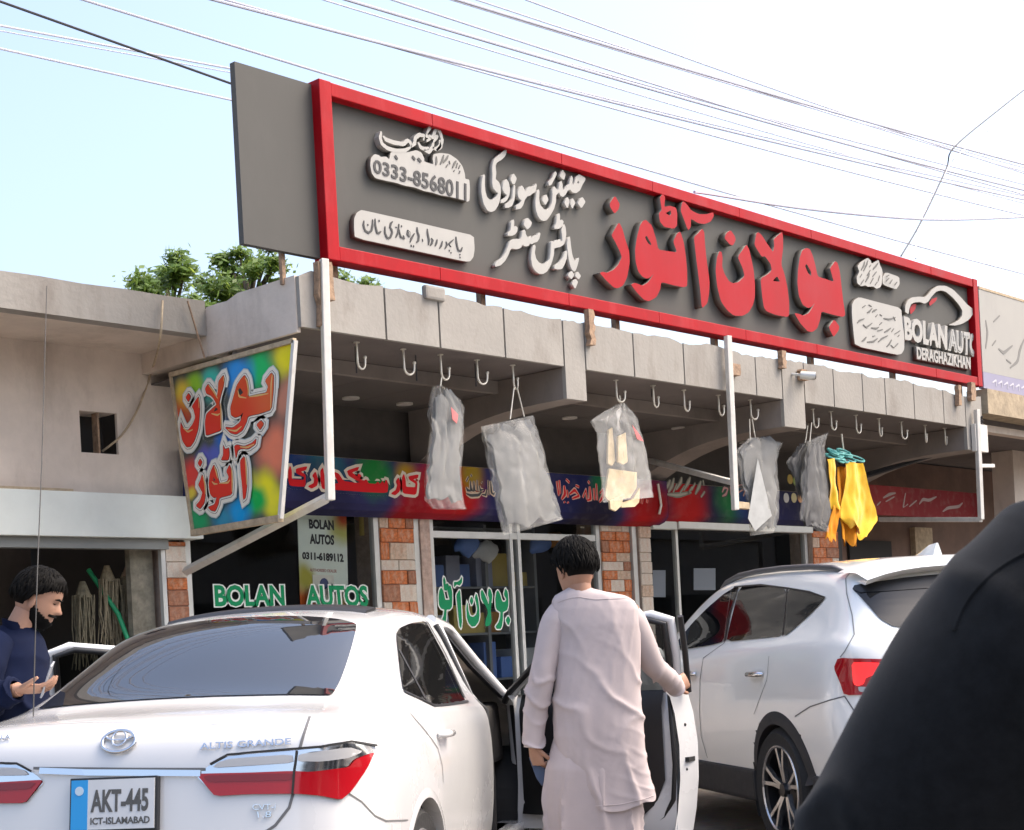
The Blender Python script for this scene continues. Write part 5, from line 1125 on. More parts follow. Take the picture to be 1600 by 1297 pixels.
b = MB(); b.box((1.05, -.66, .38), (1.55, .66, .60)); bo = b.build('rear_bench', M['seat'], S.t, bevel=.05)
b = MB(); b.hexa([(.85, -.62, .58), (1.1, -.62, .58), (1.1, .62, .58), (.85, .62, .58), (.76, -.6, 1.02), (.92, -.6, 1.08), (.92, .6, 1.08), (.76, .6, 1.02)]); b.build('bench_back', M['seat'], bo, bevel=.04)
b = MB(); b.hexa([(3.0, -.72, .62), (3.5, -.72, .62), (3.5, .72, .62), (3.0, .72, .62), (3.05, -.7, .93), (3.5, -.7, .95), (3.5, .7, .95), (3.05, .7, .93)]); b.build('dashboard', M['seat'], S.t, bevel=.03)
b = MB(); b.box((2.3, -.78, .22), (3.2, .78, .30)); b.build('cabin_floor', M['seat'], S.t)
ang = np.linspace(0, 2 * math.pi, 25); b = MB(); b.tube([(2.93 + .06 * math.cos(a), -.36 + .18 * math.sin(a), .93 + .17 * math.cos(a)) for a in ang], .016, 8); b.build('steering_wheel', M['blacktrim'], S.t, smooth=True)
# glazing laid on the shell
cS = lambda a, b: (440 + a / 3.44, 920 + b / 3.44)
rg = [(70, 1103), (100, 1073), (150, 1036), (200, 1005), (245, 984), (300, 966), (345, 958), (420, 955), (500, 958), (545, 965), (566, 979), (562, 1000), (548, 1055), (529, 1104), (430, 1104), (300, 1103), (180, 1103)]
gw = [(.625, .0), (.628, .30), (.645, .57), (.66, .602), (.80, .594), (.95, .578), (1.12, .556), (1.28, .530), (1.37, .508), (1.40, .40), (1.42, .2), (1.425, 0)]
S.patch_dir('rear_window', gw + [(a, -b) for a, b in gw[-2:0:-1]], lambda a, b: ((a, b, 3), (0, 0, -1)), M['rear_glass'], .006)
side_gl = [cS(*p) for p in ((612,245),(630,215),(690,188),(770,178),(800,230),(900,420),(985,600),(950,612),(820,628),(740,590),(650,552),(630,420))]
S.patch('rear_side_window', side_gl, M['side_glass'], .006, 4, mirror=True)
S.seam('window_divider', [cS(625, 330), cS(700, 470), cS(770, 600)], .022, M['blacktrim'], .008, mirror=True)
S.seam('window_divider', [cS(775, 182), cS(870, 350), cS(975, 590)], .028, M['blacktrim'], .009, mirror=True)
S.seam('belt_trim', [cS(655, 553), cS(740, 592), cS(815, 628), cS(900, 622), cS(1000, 608)], .014, M['blacktrim'], .006, mirror=True)
S.seam('window_divider', [cS(748, 180), cS(845, 370), cS(945, 585)], .006, M['chrome'], .012, mirror=True)
# seams
S.seam('door_seam', [cS(690, 670), cS(760, 750), cS(800, 800), cS(840, 860), cS(862, 950), cS(868, 1040)], .006, M['greygap'], .002, mirror=True)
S.seam('bumper_seam', [cS(360, 1100), cS(430, 1145), cS(500, 1220), cS(560, 1248), cS(650, 1245), cS(790, 1235)], .006, M['greygap'], .002, mirror=True)
S.seam('boot_seam', [(484, 1120), (474, 1150), (467, 1175)], .010, M['greygap'], .002, mirror=True)
S.seam('boot_seam', [(458, 1240), (452, 1262), (430, 1290), (415, 1300)], .010, M['greygap'], .002, mirror=True)
S.seam('boot_lip_line', [(0, 1135), (150, 1128), (300, 1131), (420, 1133), (482, 1135)], .006, mat('paint shade', (.55, .55, .56), .3), .001)
# tail lamps
z = lambda a, b: (0 + a / 2.58, 880 + b / 2.58)
lamp = S.patch('tail_lamp', [z(*p) for p in ((815,838),(870,800),(920,778),(1100,762),(1290,745),(1400,725),(1470,728),(1512,740),(1490,800),(1440,880),(1395,935),(1370,955),(1290,938),(1200,930),(1000,932),(870,940),(840,905),(795,862))], M['chrome'], .006, 8, mirror=True)
lamp_r = S.patch('red_lens', [z(*p) for p in ((795,850),(880,848),(1010,845),(1180,838),(1250,842),(1330,832),(1400,822),(1425,790),(1480,770),(1500,765),(1470,830),(1410,920),(1370,955),(1290,938),(1200,930),(1000,932),(870,940),(840,905))], M['lens_red'], .011, 8, mirror=True)
S.patch('dark_red_lens', [z(*p) for p in ((820,858),(1000,852),(1180,848),(1182,876),(1000,880),(850,884))], M['lens_dred'], .013, 8, mirror=True)
S.patch('clear_lens', [z(*p) for p in ((860,826),(880,805),(930,790),(1180,772),(1185,805),(1000,818))], M['lens_clear'], .011, 8, mirror=True)
S.patch('clear_lens', [z(*p) for p in ((1200,800),(1205,772),(1300,758),(1400,742),(1455,760),(1400,785),(1300,800))], M['lens_clear'], .011, 8, mirror=True)
S.seam('lamp_split', [z(1198, 758), z(1188, 830), z(1180, 932)], .008, M['gap'], .016, mirror=True)
S.seam('lamp_upper_edge', [z(850, 812), z(920, 774), z(1100, 758), z(1290, 741), z(1410, 720), z(1512, 738)], .008, M['gap'], .010, mirror=True)
S.seam('chrome_strip', [z(165, 838), z(350, 845), z(560, 846), z(812, 848)], .022, M['chrome'], .012)
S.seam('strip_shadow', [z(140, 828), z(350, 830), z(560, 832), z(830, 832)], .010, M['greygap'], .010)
# badge, lettering, plate
def local_plane(c, px, py):
    p = c.hit(px, py, 0); loc, n, i, d = c.bvh.find_nearest(p)
    if n.dot(V3(c.co) - p) < 0: n = -n
    ev = (Vector((0, 0, 1)) - n * n.z).normalized(); eu = ev.cross(n)
    pl = Plane(p, eu, ev, n)
    def pxx(x, y, h=0):
        o = pl.o + pl.n * h; r = V3(c.lray(x, y)); k = V3(c.co); t_ = (o - k).dot(pl.n) / r.dot(pl.n); qq = k + r * t_ - pl.o; return (qq.dot(pl.eu), qq.dot(pl.ev))
    pl.px = pxx; return pl
EP = local_plane(S, 187, 1160)
def oval_ring(pl, cu, cv, a, b, r, name, m, parent, h=.008):
    q = MB(); q.tube([pl.p(cu + a * math.cos(t_), cv + b * math.sin(t_), h) for t_ in np.linspace(0, 2 * math.pi, 33)], r, 8, cap=False); return q.build(name, m, parent, smooth=True)
em = oval_ring(EP, 0, 0, .062, .043, .007, 'oval_emblem', M['chrome'], S.t)
oval_ring(EP, 0, .012, .026, .030, .005, 'emblem_loop', M['chrome'], em); oval_ring(EP, 0, .022, .050, .018, .005, 'emblem_loop', M['chrome'], em)
TP = local_plane(S, 385, 1165)
def ptext(s_, qd, pl, m, nm, h=.003, bold=.0, par=None): return text_on(nm, s_, [pl.px(x, y) for x, y in qd], pl, h, .004, m, par or S.t, bold=bold)
ptext('ALTIS GRANDE', ((313, 1162), (455, 1154), (455, 1164), (313, 1172)), TP, M['chrome'], 'badge_letters', bold=.01)
BP2 = local_plane(S, 410, 1262)
ptext('CVT-i', ((394, 1257), (432, 1256), (431, 1265), (396, 1266)), BP2, M['chrome'], 'badge_letters'); ptext('1.8', ((402, 1268), (425, 1268), (424, 1277), (404, 1278)), BP2, M['chrome'], 'badge_letters')
LP_ = local_plane(S, 10, 1153); ptext('COROLLA', ((-40, 1150), (17, 1150), (17, 1157), (-40, 1157)), LP_, M['chrome'], 'badge_letters')
NPn = local_plane(S, 184, 1258); NPn = local_plane(S, 184, 1250)
pq = [NPn.px(x, y) for x, y in ((119, 1221), (248, 1220), (248, 1300), (116, 1300))]
u0, u1 = pq[0][0], pq[1][0]; v1 = pq[0][1]; v0 = v1 - (u1 - u0) * .56
pl_ = NPn; hpl = .030
q = MB(); q.hexa([pl_.p(a, b, h) for h in (.0, hpl) for a, b in ((u0 - .008, v0 - .008), (u1 + .008, v0 - .008), (u1 + .008, v1 + .008), (u0 - .008, v1 + .008))]); plate = q.build('number_plate', M['blacktrim'], S.t, bevel=.004)
q = MB(); q.hexa([pl_.p(a, b, h) for h in (hpl + .001, hpl + .004) for a, b in ((u0, v0), (u1, v0), (u1, v1), (u0, v1))]); q.build('plate_face', mat('plate white', (.62, .63, .63), .4, var=.05), plate)
wd_ = u1 - u0; ht = v1 - v0
q = MB(); q.hexa([pl_.p(a, b, h) for h in (hpl + .004, hpl + .0052) for a, b in ((u0, v0), (u0 + wd_ * .2, v0), (u0 + wd_ * .2, v1), (u0, v1))]); q.build('plate_band', mat('plate blue', (.02, .30, .66), .4), plate)
def plate_text(s_, a, b, c, d, m, bold=0): text_on('plate_text', s_, [(u0 + wd_ * a, v0 + ht * d), (u0 + wd_ * b, v0 + ht * d), (u0 + wd_ * b, v0 + ht * c), (u0 + wd_ * a, v0 + ht * c)], pl_, hpl + .0045, .0015, m, plate, bold=bold)
plate_text('AKT-445', .24, .93, .34, .80, M['dark_ink'], .03); plate_text('ICT-ISLAMABAD', .24, .95, .10, .24, M['dark_ink'], .02)
q = MB(); q.tube([pl_.p(u0 + wd_ * .10, v0 + ht * .78, hpl + .0055), pl_.p(u0 + wd_ * .10, v0 + ht * .78, hpl + .007)], .016, 14); q.build('plate_seal', mat('plate pale', (.5, .62, .7), .4), plate)
q = MB(); q.box((0, 0, 0), (.01, .01, .01)) if False else None
# door handles
def handle(c, px, py, ys, w_=.17, m=None):
    p = c.hit(px, py, 0)
    t_ = MB(); pts = [Vector((p.x + w_ / 2, p.y + ys * .006, p.z)), Vector((p.x + w_ * .35, p.y + ys * .034, p.z + .004)), Vector((p.x - w_ * .35, p.y + ys * .034, p.z + .006)), Vector((p.x - w_ / 2, p.y + ys * .006, p.z + .004))]
    t_.tube(pts, [.010, .016, .017, .011], 10); return t_.build('door_handle', m or M['paint'], c.t, smooth=True)
handle(S, *cS(860, 785), -1)
# roof aerial-like rear edge strip and black roof rim
def roof_z(x, y): loc, n, i_, d_ = S.bvh0.ray_cast(Vector((x, y, 3)), Vector((0, 0, -1))); return loc.z
q = MB(); q.loft([[(x, y, roof_z(x, y) + h_) for x, h_ in ((1.66, -.004), (1.84, -.004), (1.84, .016), (1.68, .012))] for y in np.linspace(-.47, .47, 15)]); q.build('roof_visor', M['blacktrim'], S.t, smooth=40)

# hinge pillar / B pillar frames of the open doorway (both sides)
for ys in (-1, 1):
    q = MB()
    A_ = [(2.40, .845, .22), (2.40, .855, .60), (2.39, .84, .95), (2.37, .775, 1.01), (2.35, .66, 1.30), (2.34, .625, 1.375)]
    q.tube([(x, ys * w_, z_) for x, w_, z_ in A_], .022, 8); q.build('pillar_seal', M['blacktrim'], S.t, smooth=True)
    A_ = [(2.44, .80, .22), (2.45, .80, .60), (2.44, .785, .95), (2.42, .735, 1.01), (2.40, .625, 1.30), (2.40, .595, 1.375)]
    q = MB(); q.tube([(x, ys * w_, z_) for x, w_, z_ in A_], .05, 8); q.build('centre_pillar', M['paint'], S.t, smooth=True)
    q = MB(); B_ = [(3.46, .80, .22), (3.48, .815, .60), (3.46, .80, .94), (3.36, .75, .99), (3.08, .655, 1.19), (2.74, .60, 1.36), (2.40, .592, 1.40)]
    q.tube([(x, ys * w_, z_) for x, w_, z_ in B_], [.06, .06, .055, .035, .03, .03, .03], 8); q.build('hinge_pillar', M['paint'], S.t, smooth=True)
    q = MB(); q.tube([(x - .045, ys * (w_ - .01), z_ - (.03 if z_ > 1.1 else 0)) for x, w_, z_ in B_], .014, 6); q.build('door_seal', M['blacktrim'], S.t, smooth=True)
    q = MB(); q.box((2.4, min(ys * .70, ys * .85), .19), (3.46, max(ys * .70, ys * .85), .30)); q.build('sill', M['paint'], S.t, bevel=.02)

# open front doors: built closed in the car frame, swung about the hinge line
def open_door(ys, ang):
    d = bpy.data.objects.new('front_door', None)
    DX = lambda x: 2.40 + (x - 2.40) * 1.02 / .84
    hinge = Vector((3.42, ys * .845, 0)); rot = Matrix.Rotation(R_(ang) * (-ys), 4, 'Z')
    def T(p): return hinge + rot @ (Vector((DX(p[0]), ys * p[1], p[2])) - hinge)
    def tube(pts, r, nm, m, par, seg=8): q = MB(); q.tube([T(p) for p in pts], r, seg); return q.build(nm, m, par, smooth=True)
    # outer skin: rear edge curve to front edge
    zz = [.24, .36, .52, .70, .86, .95, .985]; wo = [.835, .858, .872, .878, .868, .845, .79]
    rows = []
    for z_, w_ in zip(zz, wo):
        xr = 2.42 - .03 * math.sin((z_ - .24) * 4); xf = 3.24 - .02 * max(0, z_ - .5)
        rows.append([(xr + (xf - xr) * t_, w_, z_ + (0.03 if False else 0)) for t_ in np.linspace(0, 1, 9)])
    q = MB(); q.grid([[T(p) for p in r] for r in rows]); skin = q.build('front_door', M['paint'], S.t, smooth=True)
    # door edge (rear shut face), white, and front edge
    for side, nm in ((0, 'shut_face'), (-1, 'hinge_face')):
        q = MB(); q.grid([[T(r[side]), T((r[side][0] + (.015 if side == 0 else 0), r[side][1] - .10, r[side][2])), T((r[side][0] + (.03 if side == 0 else -.02), r[side][1] - .155, r[side][2]))] for r in rows]); q.build(nm, M['paint'], skin, smooth=True)
    q = MB(); q.grid([[T(p), T((p[0], p[1] - .12, p[2]))] for p in rows[0]]); q.build('bottom_face', M['paint'], skin)
    # inner face: white steel border and black trim card
    def inner(x, z_, ex=0): return T((x, .72 - (.02 if z_ < .4 else 0) + (.04 if z_ > .9 else 0) - ex, z_))
    q = MB(); q.grid([[inner(2.44 + (3.22 - 2.44) * t_, z_) for t_ in np.linspace(0, 1, 9)] for z_ in (.26, .36, .5, .7, .86, .97)]); q.build('inner_panel', M['paint'], skin, smooth=True)
    card = []
    for z_ in (.34, .40, .52, .66, .80, .90, .985):
        xa = 2.49 + (.10 * (.45 - z_) / .11 if z_ < .45 else 0); card.append([inner(xa + (3.19 - xa) * t_, z_, .012 + .045 * math.sin(math.pi * min(1, max(0, t_))) ** .4) for t_ in np.linspace(0, 1, 9)])
    q = MB(); q.grid(card); q.build('trim_card', M['blacktrim'], skin, smooth=True)
    q = MB(); q.hexa([inner(x, z_, e) for e in (.05, .075) for x, z_ in ((2.58, .70), (2.86, .72), (2.86, .80), (2.58, .78))]); q.build('beige_insert', M['beige'], skin, bevel=.006)
    q = MB(); q.hexa([inner(x, z_, e) for e in (.05, .12) for x, z_ in ((2.62, .62), (3.1, .60), (3.1, .67), (2.62, .68))]); q.build('armrest', M['blacktrim'], skin, bevel=.015)
    q = MB(); q.ball(inner(3.08, .90, .055), .055, 14, 8); q.build('tweeter', M['cladding'], skin, smooth=True)
    # rubber seal curve on the inner face near the shut edge
    tube([(2.58, .715, .27), (2.50, .712, .33), (2.455, .705, .42), (2.44, .705, .6), (2.445, .705, .8), (2.46, .735, .96)], .013, 'rubber_seal', M['blacktrim'], skin)
    # latch and bolt holes on the shut face
    for z_, wx in ((.62, .05), ): q = MB(); q.hexa([T((2.400 - .012 * 0 + e, w_, z2)) for e in (-.006, .03) for w_, z2 in ((.84, z_ - .012), (.76, z_ - .012), (.76, z_ + .012), (.84, z_ + .012))]); q.build('latch_slot', M['gap'], skin)
    for w_, z_ in ((.80, .66), (.77, .57), (.79, .57), (.78, .80)): q = MB(); q.ball(T((2.412, w_, z_)), .009, 8, 6); q.build('bolt', M['gap'], skin)
    # window frame and glass
    fr = [(2.43, .775, .97), (2.41, .70, 1.18), (2.40, .635, 1.345), (2.48, .622, 1.375), (2.74, .630, 1.335), (3.02, .680, 1.20), (3.22, .745, 1.02), (3.26, .775, .97)]
    tube(fr, .026, 'window_frame', M['paint'], skin); tube([(x + .02, w_ - .03, z_ - .02) for x, w_, z_ in fr], .018, 'frame_rubber', M['blacktrim'], skin)
    tube([(2.39, .79, .97), (2.37, .715, 1.18), (2.36, .65, 1.36)], .016, 'frame_applique', M['blacktrim'], skin)
    q = MB(); gl = [(2.43, .77, .97), (2.41, .70, 1.18), (2.40, .64, 1.34), (2.74, .635, 1.33), (3.02, .685, 1.19), (3.24, .76, .98)]; q.add([T(p) for p in gl], [tuple(range(6))]); q.build('door_glass', M['see_glass'], skin, fix=False)
    # mirror
    q = MB(); q.ball(T((3.10, .92, .98)), .075, 14, 10, .7, 1.1, .75); q.build('door_mirror', M['blacktrim'], skin, smooth=True)
    # check link
    q = MB(); q.bar(T((3.21, .78, .62)), Vector((3.50, ys * .78, .62)), .02, .012); q.build('check_link', M['gap'], skin)
    return skin
DOOR_R = open_door(-1, 70); open_door(1, 55)

# ------------------------------------------------------------------ SUV
Vv = Car((0.8154, -4.2245, R_(56)), 'white_suv', 'white off road style estate car with black cladding and a lit red tail lamp', 'car')
V_top = [
 row((.14,.830,1.165),(.13,.790,1.185),(.125,.740,1.195),(.12,.655,1.200),(.115,.330,1.205),(.11,0,1.205)),
 row((.30,.862,1.180),(.30,.815,1.225),(.29,.770,1.290),(.20,.690,1.300),(.18,.345,1.310),(.175,0,1.312)),
 row((.50,.875,1.185),(.52,.815,1.240),(.50,.745,1.400),(.30,.690,1.440),(.27,.350,1.460),(.265,0,1.465)),
 row((.70,.882,1.185),(.72,.810,1.240),(.68,.715,1.460),(.36,.665,1.535),(.30,.345,1.580),(.29,0,1.590)),
 row((1.05,.888,1.18),(1.05,.812,1.235),(1.02,.700,1.510),(.85,.620,1.600),(.82,.330,1.640),(.82,0,1.650)),
 row((1.50,.892,1.165),(1.50,.815,1.215),(1.50,.690,1.540),(1.40,.610,1.625),(1.40,.325,1.665),(1.40,0,1.675)),
 row((2.10,.895,1.14),(2.10,.818,1.190),(2.10,.685,1.555),(2.05,.605,1.632),(2.05,.320,1.672),(2.05,0,1.682)),
 row((2.60,.893,1.12),(2.60,.815,1.170),(2.50,.690,1.530),(2.48,.610,1.605),(2.55,.320,1.650),(2.58,0,1.660)),
 row((3.05,.888,1.10),(3.05,.805,1.150),(2.88,.735,1.370),(2.86,.665,1.430),(2.98,.335,1.500),(3.02,0,1.510)),
 row((3.40,.880,1.075),(3.38,.795,1.115),(3.26,.765,1.180),(3.24,.710,1.215),(3.38,.350,1.260),(3.44,0,1.270)),
 row((3.95,.860,1.01),(3.95,.770,1.035),(3.95,.700,1.045),(3.95,.610,1.055),(3.98,.300,1.075),(4.0,0,1.080)),
 row((4.32,.790,.88),(4.36,.710,.895),(4.40,.640,.905),(4.43,.560,.910),(4.47,.280,.920),(4.50,0,.925)),
]
V_side = []
for (px_, py_, pz_), k in zip(S_top[0][::-1], range(6)): pass
for (px_, py_, pz_), k in zip(V_top[0][::-1], range(6)):
    dx = [0, .008, .04, .085, .13, .20][k]
    V_side.append([(dx + .10, py_ * .99, .42), (dx + .015, py_ * 1.03, .52), (dx + .0, py_ * 1.045, .66), (dx + .03, py_ * 1.04, .84), (dx + .045, py_ * 1.03, 1.00), (px_, py_, pz_)])
def v_side(x, w, z_):
    zs = [.44, .54, .68, .86, 1.02]; ws = [.862, .878, .893, .905, .902]; return [(x, ws[k], zs[k]) for k in range(5)] + [(x, w, z_)]
for st_ in V_top[1:-1]: V_side.append(v_side(*st_[0]))
for (px_, py_, pz_), k in zip(V_top[-1], range(6)):
    V_side.append([(px_ - .04, py_ * .98, .44), (px_ + .02, py_ * 1.04, .52), (px_ + .04, py_ * 1.05, .62), (px_ + .04, py_ * 1.04, .74), (px_ + .03, py_ * 1.02, .82), (px_, py_, pz_)])
v, f, t = build_shell(V_side, V_top, lambda i, j: 0, lambda i, j: 0)
vbody = subsurf_mesh(v, f, t, 3); Vv.set_body(vbody); Vv.bvh0 = Vv.bvh; WX, WZ, WR = 1.01, .36, .44
cut_arch(vbody, WX, WZ, WR); cut_arch(vbody, WX + 2.67, WZ, WR); Vv.set_body(vbody)
obj_from_mesh('body', vbody, [M['pearl']], Vv.t, True)
for cx in (WX, WX + 2.67):
    for ys in (-1, 1):
        wheel(Vv.t, cx, ys * .79, WZ, .36, .23, ys, 5); wheel_well(Vv.t, cx, WZ, WR, ys, y0=.87)
        ring_lip('arch_cladding', Vv.t, cx, WZ, WR - .055, .062, ys, M['cladding'], Vv.bvh0, a0=8, a1=172, proud=.014)
for ys in (-1, 1):
    q = MB(); q.hexa([(WX + WR - .02, ys * .78, .24), (WX + 2.67 - WR + .02, ys * .78, .24), (WX + 2.67 - WR + .02, ys * .875, .26), (WX + WR - .02, ys * .875, .26), (WX + WR - .02, ys * .80, .455), (WX + 2.67 - WR + .02, ys * .80, .455), (WX + 2.67 - WR + .02, ys * .885, .445), (WX + WR - .02, ys * .885, .445)]); q.build('sill_cladding', M['cladding'], Vv.t, bevel=.02)
    q = MB(); q.hexa([(.16, ys * .60, .26), (WX - WR + .02, ys * .80, .28), (WX - WR + .02, ys * .885, .30), (.24, ys * .80, .28), (.06, ys * .60, .46), (WX - WR + .02, ys * .80, .47), (WX - WR + .02, ys * .892, .47), (.20, ys * .85, .46)]); q.build('bumper_cladding', M['cladding'], Vv.t, bevel=.02)
q = MB(); q.box((.06, -.60, .26), (.16, .60, .46)); q.build('bumper_cladding', M['cladding'], Vv.t, bevel=.02)
q = MB(); q.box((.3, -.72, .26), (4.2, .72, .5)); q.build('underbody', M['gap'], Vv.t)
d = lambda a, b: (1030 + a / 2.967, 860 + b / 2.967)
Vv.patch('side_window', [d(*p) for p in ((58,470),(90,420),(160,335),(230,265),(300,205),(350,175),(370,168),(360,200),(325,300),(300,425),(250,440),(150,455))], M['side_glass'], .006, 4, mirror=True)
Vv.patch('side_window', [d(*p) for p in ((375,170),(470,165),(595,178),(585,300),(575,398),(480,408),(315,425),(330,350))], M['side_glass'], .006, 4, mirror=True)
Vv.patch('side_window', [d(*p) for p in ((600,180),(680,192),(755,212),(772,222),(755,245),(690,310),(610,380),(590,395),(582,392),(590,290))], M['side_glass'], .006, 4, mirror=True)
Vv.seam('window_pillar', [d(368, 170), d(330, 300), d(308, 424)], .03, M['blacktrim'], .006, mirror=True)
Vv.seam('window_pillar', [d(597, 180), d(588, 290), d(578, 396)], .02, M['blacktrim'], .006, mirror=True)
Vv.seam('window_trim', [d(350, 172), d(470, 162), d(600, 178), d(700, 195), d(773, 222)], .012, M['blacktrim'], .007, mirror=True)
Vv.seam('window_trim', [d(340, 185), d(320, 310), d(305, 424)], .006, M['rim'], .010, mirror=True)
gw = [(0, 1.235), (.40, 1.235), (.58, 1.245), (.635, 1.29), (.665, 1.38), (.68, 1.455), (.66, 1.475), (.40, 1.50), (0, 1.515)]
Vv.patch_dir('rear_window', gw + [(-a, b) for a, b in gw[-2:0:-1]], lambda a, b: ((-2, a, b), (1, 0, 0)), M['suv_glass'], .006)
gb = [(0, 1.45), (.66, 1.43), (.678, 1.455), (.66, 1.477), (.40, 1.503), (0, 1.518)]
Vv.patch_dir('rear_window_band', gb + [(-a, b) for a, b in gb[-2:0:-1]], lambda a, b: ((-2, a, b), (1, 0, 0)), M['blacktrim'], .010)
vl = Vv.patch('tail_lamp', [d(*p) for p in ((835,498),(950,502),(1060,506),(1250,510),(1240,600),(1180,672),(1020,668),(862,672),(845,620),(815,545))], M['lens_red'], .010, 8, mirror=True)
glowm = mat('lit lamp', (.6, .01, .015), .3); b_ = glowm.node_tree.nodes['Principled BSDF']; b_.inputs['Emission Color'].default_value = (1, .03, .03, 1); b_.inputs['Emission Strength'].default_value = .45
Vv.patch('lit_lens', [d(*p) for p in ((895,518),(960,520),(1060,525),(1055,560),(960,590),(950,620),(925,630),(905,620))], glowm, .014, 8)
Vv.patch('lit_lens', [d(*p) for p in ((965,530),(1080,535),(1075,550),(965,548))], glowm, .0155, 8)
Vv.patch('clear_lens', [d(*p) for p in ((925,632),(980,634),(975,660),(930,655))], M['lens_clear'], .014, 8, mirror=True)
Vv.seam('door_seam', [d(305, 428), d(205, 500), d(190, 600), d(188, 760), d(195, 860), d(225, 962)], .007, M['greygap'], .002, mirror=True)
Vv.seam('door_seam', [d(510, 490), d(500, 600), d(470, 680), d(440, 760)], .006, mat('pearl seam', (.25, .25, .24), .5), .002, mirror=True)
Vv.seam('bumper_seam', [d(630, 770), d(700, 725), d(790, 695), d(860, 676)], .007, M['greygap'], .002, mirror=True)
Vv.seam('tailgate_seam', [d(905, 80), d(865, 130), d(870, 200), d(895, 300), d(905, 390), d(860, 470), d(840, 495)], .007, mat('pearl seam2', (.25, .25, .24), .5), .002, mirror=True)
Vv.seam('tailgate_seam', [d(860, 676), d(905, 745), d(960, 790)], .007, M['greygap'], .002, mirror=True)
for hx_, hy_ in ((150, 575), (455, 578)):
    px_, py_ = d(hx_, hy_); cup = Vv.patch('handle_cup', [(px_ - 9, py_ + 1), (px_ - 3, py_ - 9), (px_ + 6, py_ - 9), (px_ + 10, py_), (px_ + 5, py_ + 9), (px_ - 4, py_ + 9)], M['pearl'], .002, 5)
    handle(Vv, px_, py_, 1, .20, M['chrome'])
# roof rails, shark fin, spoiler
for ys in (-1, 1):
    rz_ = lambda x, y: Vv.bvh0.ray_cast(Vector((x, y, 3)), Vector((0, 0, -1)))[0].z
    q = MB(); q.tube([(x, ys * .60, rz_(x, ys * .60) + h_) for x, h_ in ((.66, .002), (.80, .020), (1.1, .026), (1.5, .028), (1.9, .028), (2.2, .026), (2.42, .018), (2.52, .002))], [.010, .017, .018, .018, .018, .018, .016, .010], 10); q.build('roof_rail', mat('grey rail', (.12, .12, .125), .4, .3), Vv.t, smooth=True)
q = MB(); q.loft([[(x, s_ * w_, z_) for s_ in (1, -1)] + [(x - .0, -w_ * .2, z_ + h_), (x, w_ * .2, z_ + h_)] for x, w_, z_, h_ in ((.72, .03, 1.632, .075), (.80, .045, 1.640, .06), (.92, .03, 1.645, .02), (.98, .008, 1.648, .004))]); q.build('shark_fin', M['pearl'], Vv.t, bevel=.004)
sp = []
for y in np.linspace(-.66, .66, 15): e = 1 - (abs(y) / .66) ** 4; sp.append([(.62, y, 1.56 + .075 * e), (.40, y, 1.545 + .07 * e), (.22 + .05 * (1 - e), y, 1.50 + .06 * e), (.25 + .05 * (1 - e), y, 1.475 + .06 * e), (.40, y, 1.50 + .04 * e)])
q = MB(); q.grid(sp); q.build('roof_spoiler', M['pearl'], Vv.t, smooth=50)
q = MB(); q.ball((2.98, .98, 1.14), .10, 14, 10, .6, 1.1, .75); q.build('door_mirror', M['pearl'], Vv.t, smooth=True)
q = MB(); q.ball((2.98, -.98, 1.14), .10, 14, 10, .6, 1.1, .75); q.build('door_mirror', M['pearl'], Vv.t, smooth=True)
# ================================================================== bags and cloths on the hooks
def plastic(name, veil=.30, tint=(.92, .91, .88)):
    """thin polythene: mostly see-through, milky along its creases, with a sharp sheen"""
    m = bpy.data.materials.new(name); m.use_nodes = True; nt = m.node_tree; nt.nodes.clear(); L = nt.links
    o = nt.nodes.new('ShaderNodeOutputMaterial'); mx = nt.nodes.new('ShaderNodeMixShader'); tr = nt.nodes.new('ShaderNodeBsdfTransparent'); tr.inputs['Color'].default_value = (*tint, 1)
    p = nt.nodes.new('ShaderNodeBsdfPrincipled'); p.inputs['Base Color'].default_value = (*tint, 1); p.inputs['Roughness'].default_value = .22
    tc = nt.nodes.new('ShaderNodeTexCoord'); mp = nt.nodes.new('ShaderNodeMapping'); mp.inputs['Scale'].default_value = (1.5, 1.0, .42); mp.inputs['Rotation'].default_value = (0, .25, 0)
    n = nt.nodes.new('ShaderNodeTexNoise'); n.noise_type = 'RIDGED_MULTIFRACTAL'; n.inputs['Scale'].default_value = 4; n.inputs['Detail'].default_value = 2; n.inputs['Distortion'].default_value = .4
    L.new(tc.outputs['Object'], mp.inputs[0]); L.new(mp.outputs[0], n.inputs['Vector'])
    mr = nt.nodes.new('ShaderNodeMapRange'); mr.inputs[1].default_value = .45; mr.inputs[2].default_value = 1.0; mr.inputs[3].default_value = veil; mr.inputs[4].default_value = min(.85, veil + .45)
    L.new(n.outputs['Fac'], mr.inputs[0]); L.new(mr.outputs[0], mx.inputs[0]); L.new(tr.outputs[0], mx.inputs[1]); L.new(p.outputs[0], mx.inputs[2])
    bp = nt.nodes.new('ShaderNodeBump'); bp.inputs['Strength'].default_value = .6; bp.inputs['Distance'].default_value = .02
    L.new(n.outputs['Fac'], bp.inputs['Height']); L.new(bp.outputs[0], p.inputs['Normal']); L.new(mx.outputs[0], o.inputs[0]); return m
M['poly'] = plastic('clear plastic bag', .13); M['poly2'] = plastic('cloudy plastic bag', .20)
def polyline_at(P, t):
    P = [np.array(p, float) for p in P]; L = [0]
    for i in range(len(P) - 1): L.append(L[-1] + np.linalg.norm(P[i + 1] - P[i]))
    d = t * L[-1]
    for i in range(len(P) - 1):
        if d <= L[i + 1] + 1e-9: return P[i] + (P[i + 1] - P[i]) * (d - L[i]) / max(L[i + 1] - L[i], 1e-9)
    return P[-1]
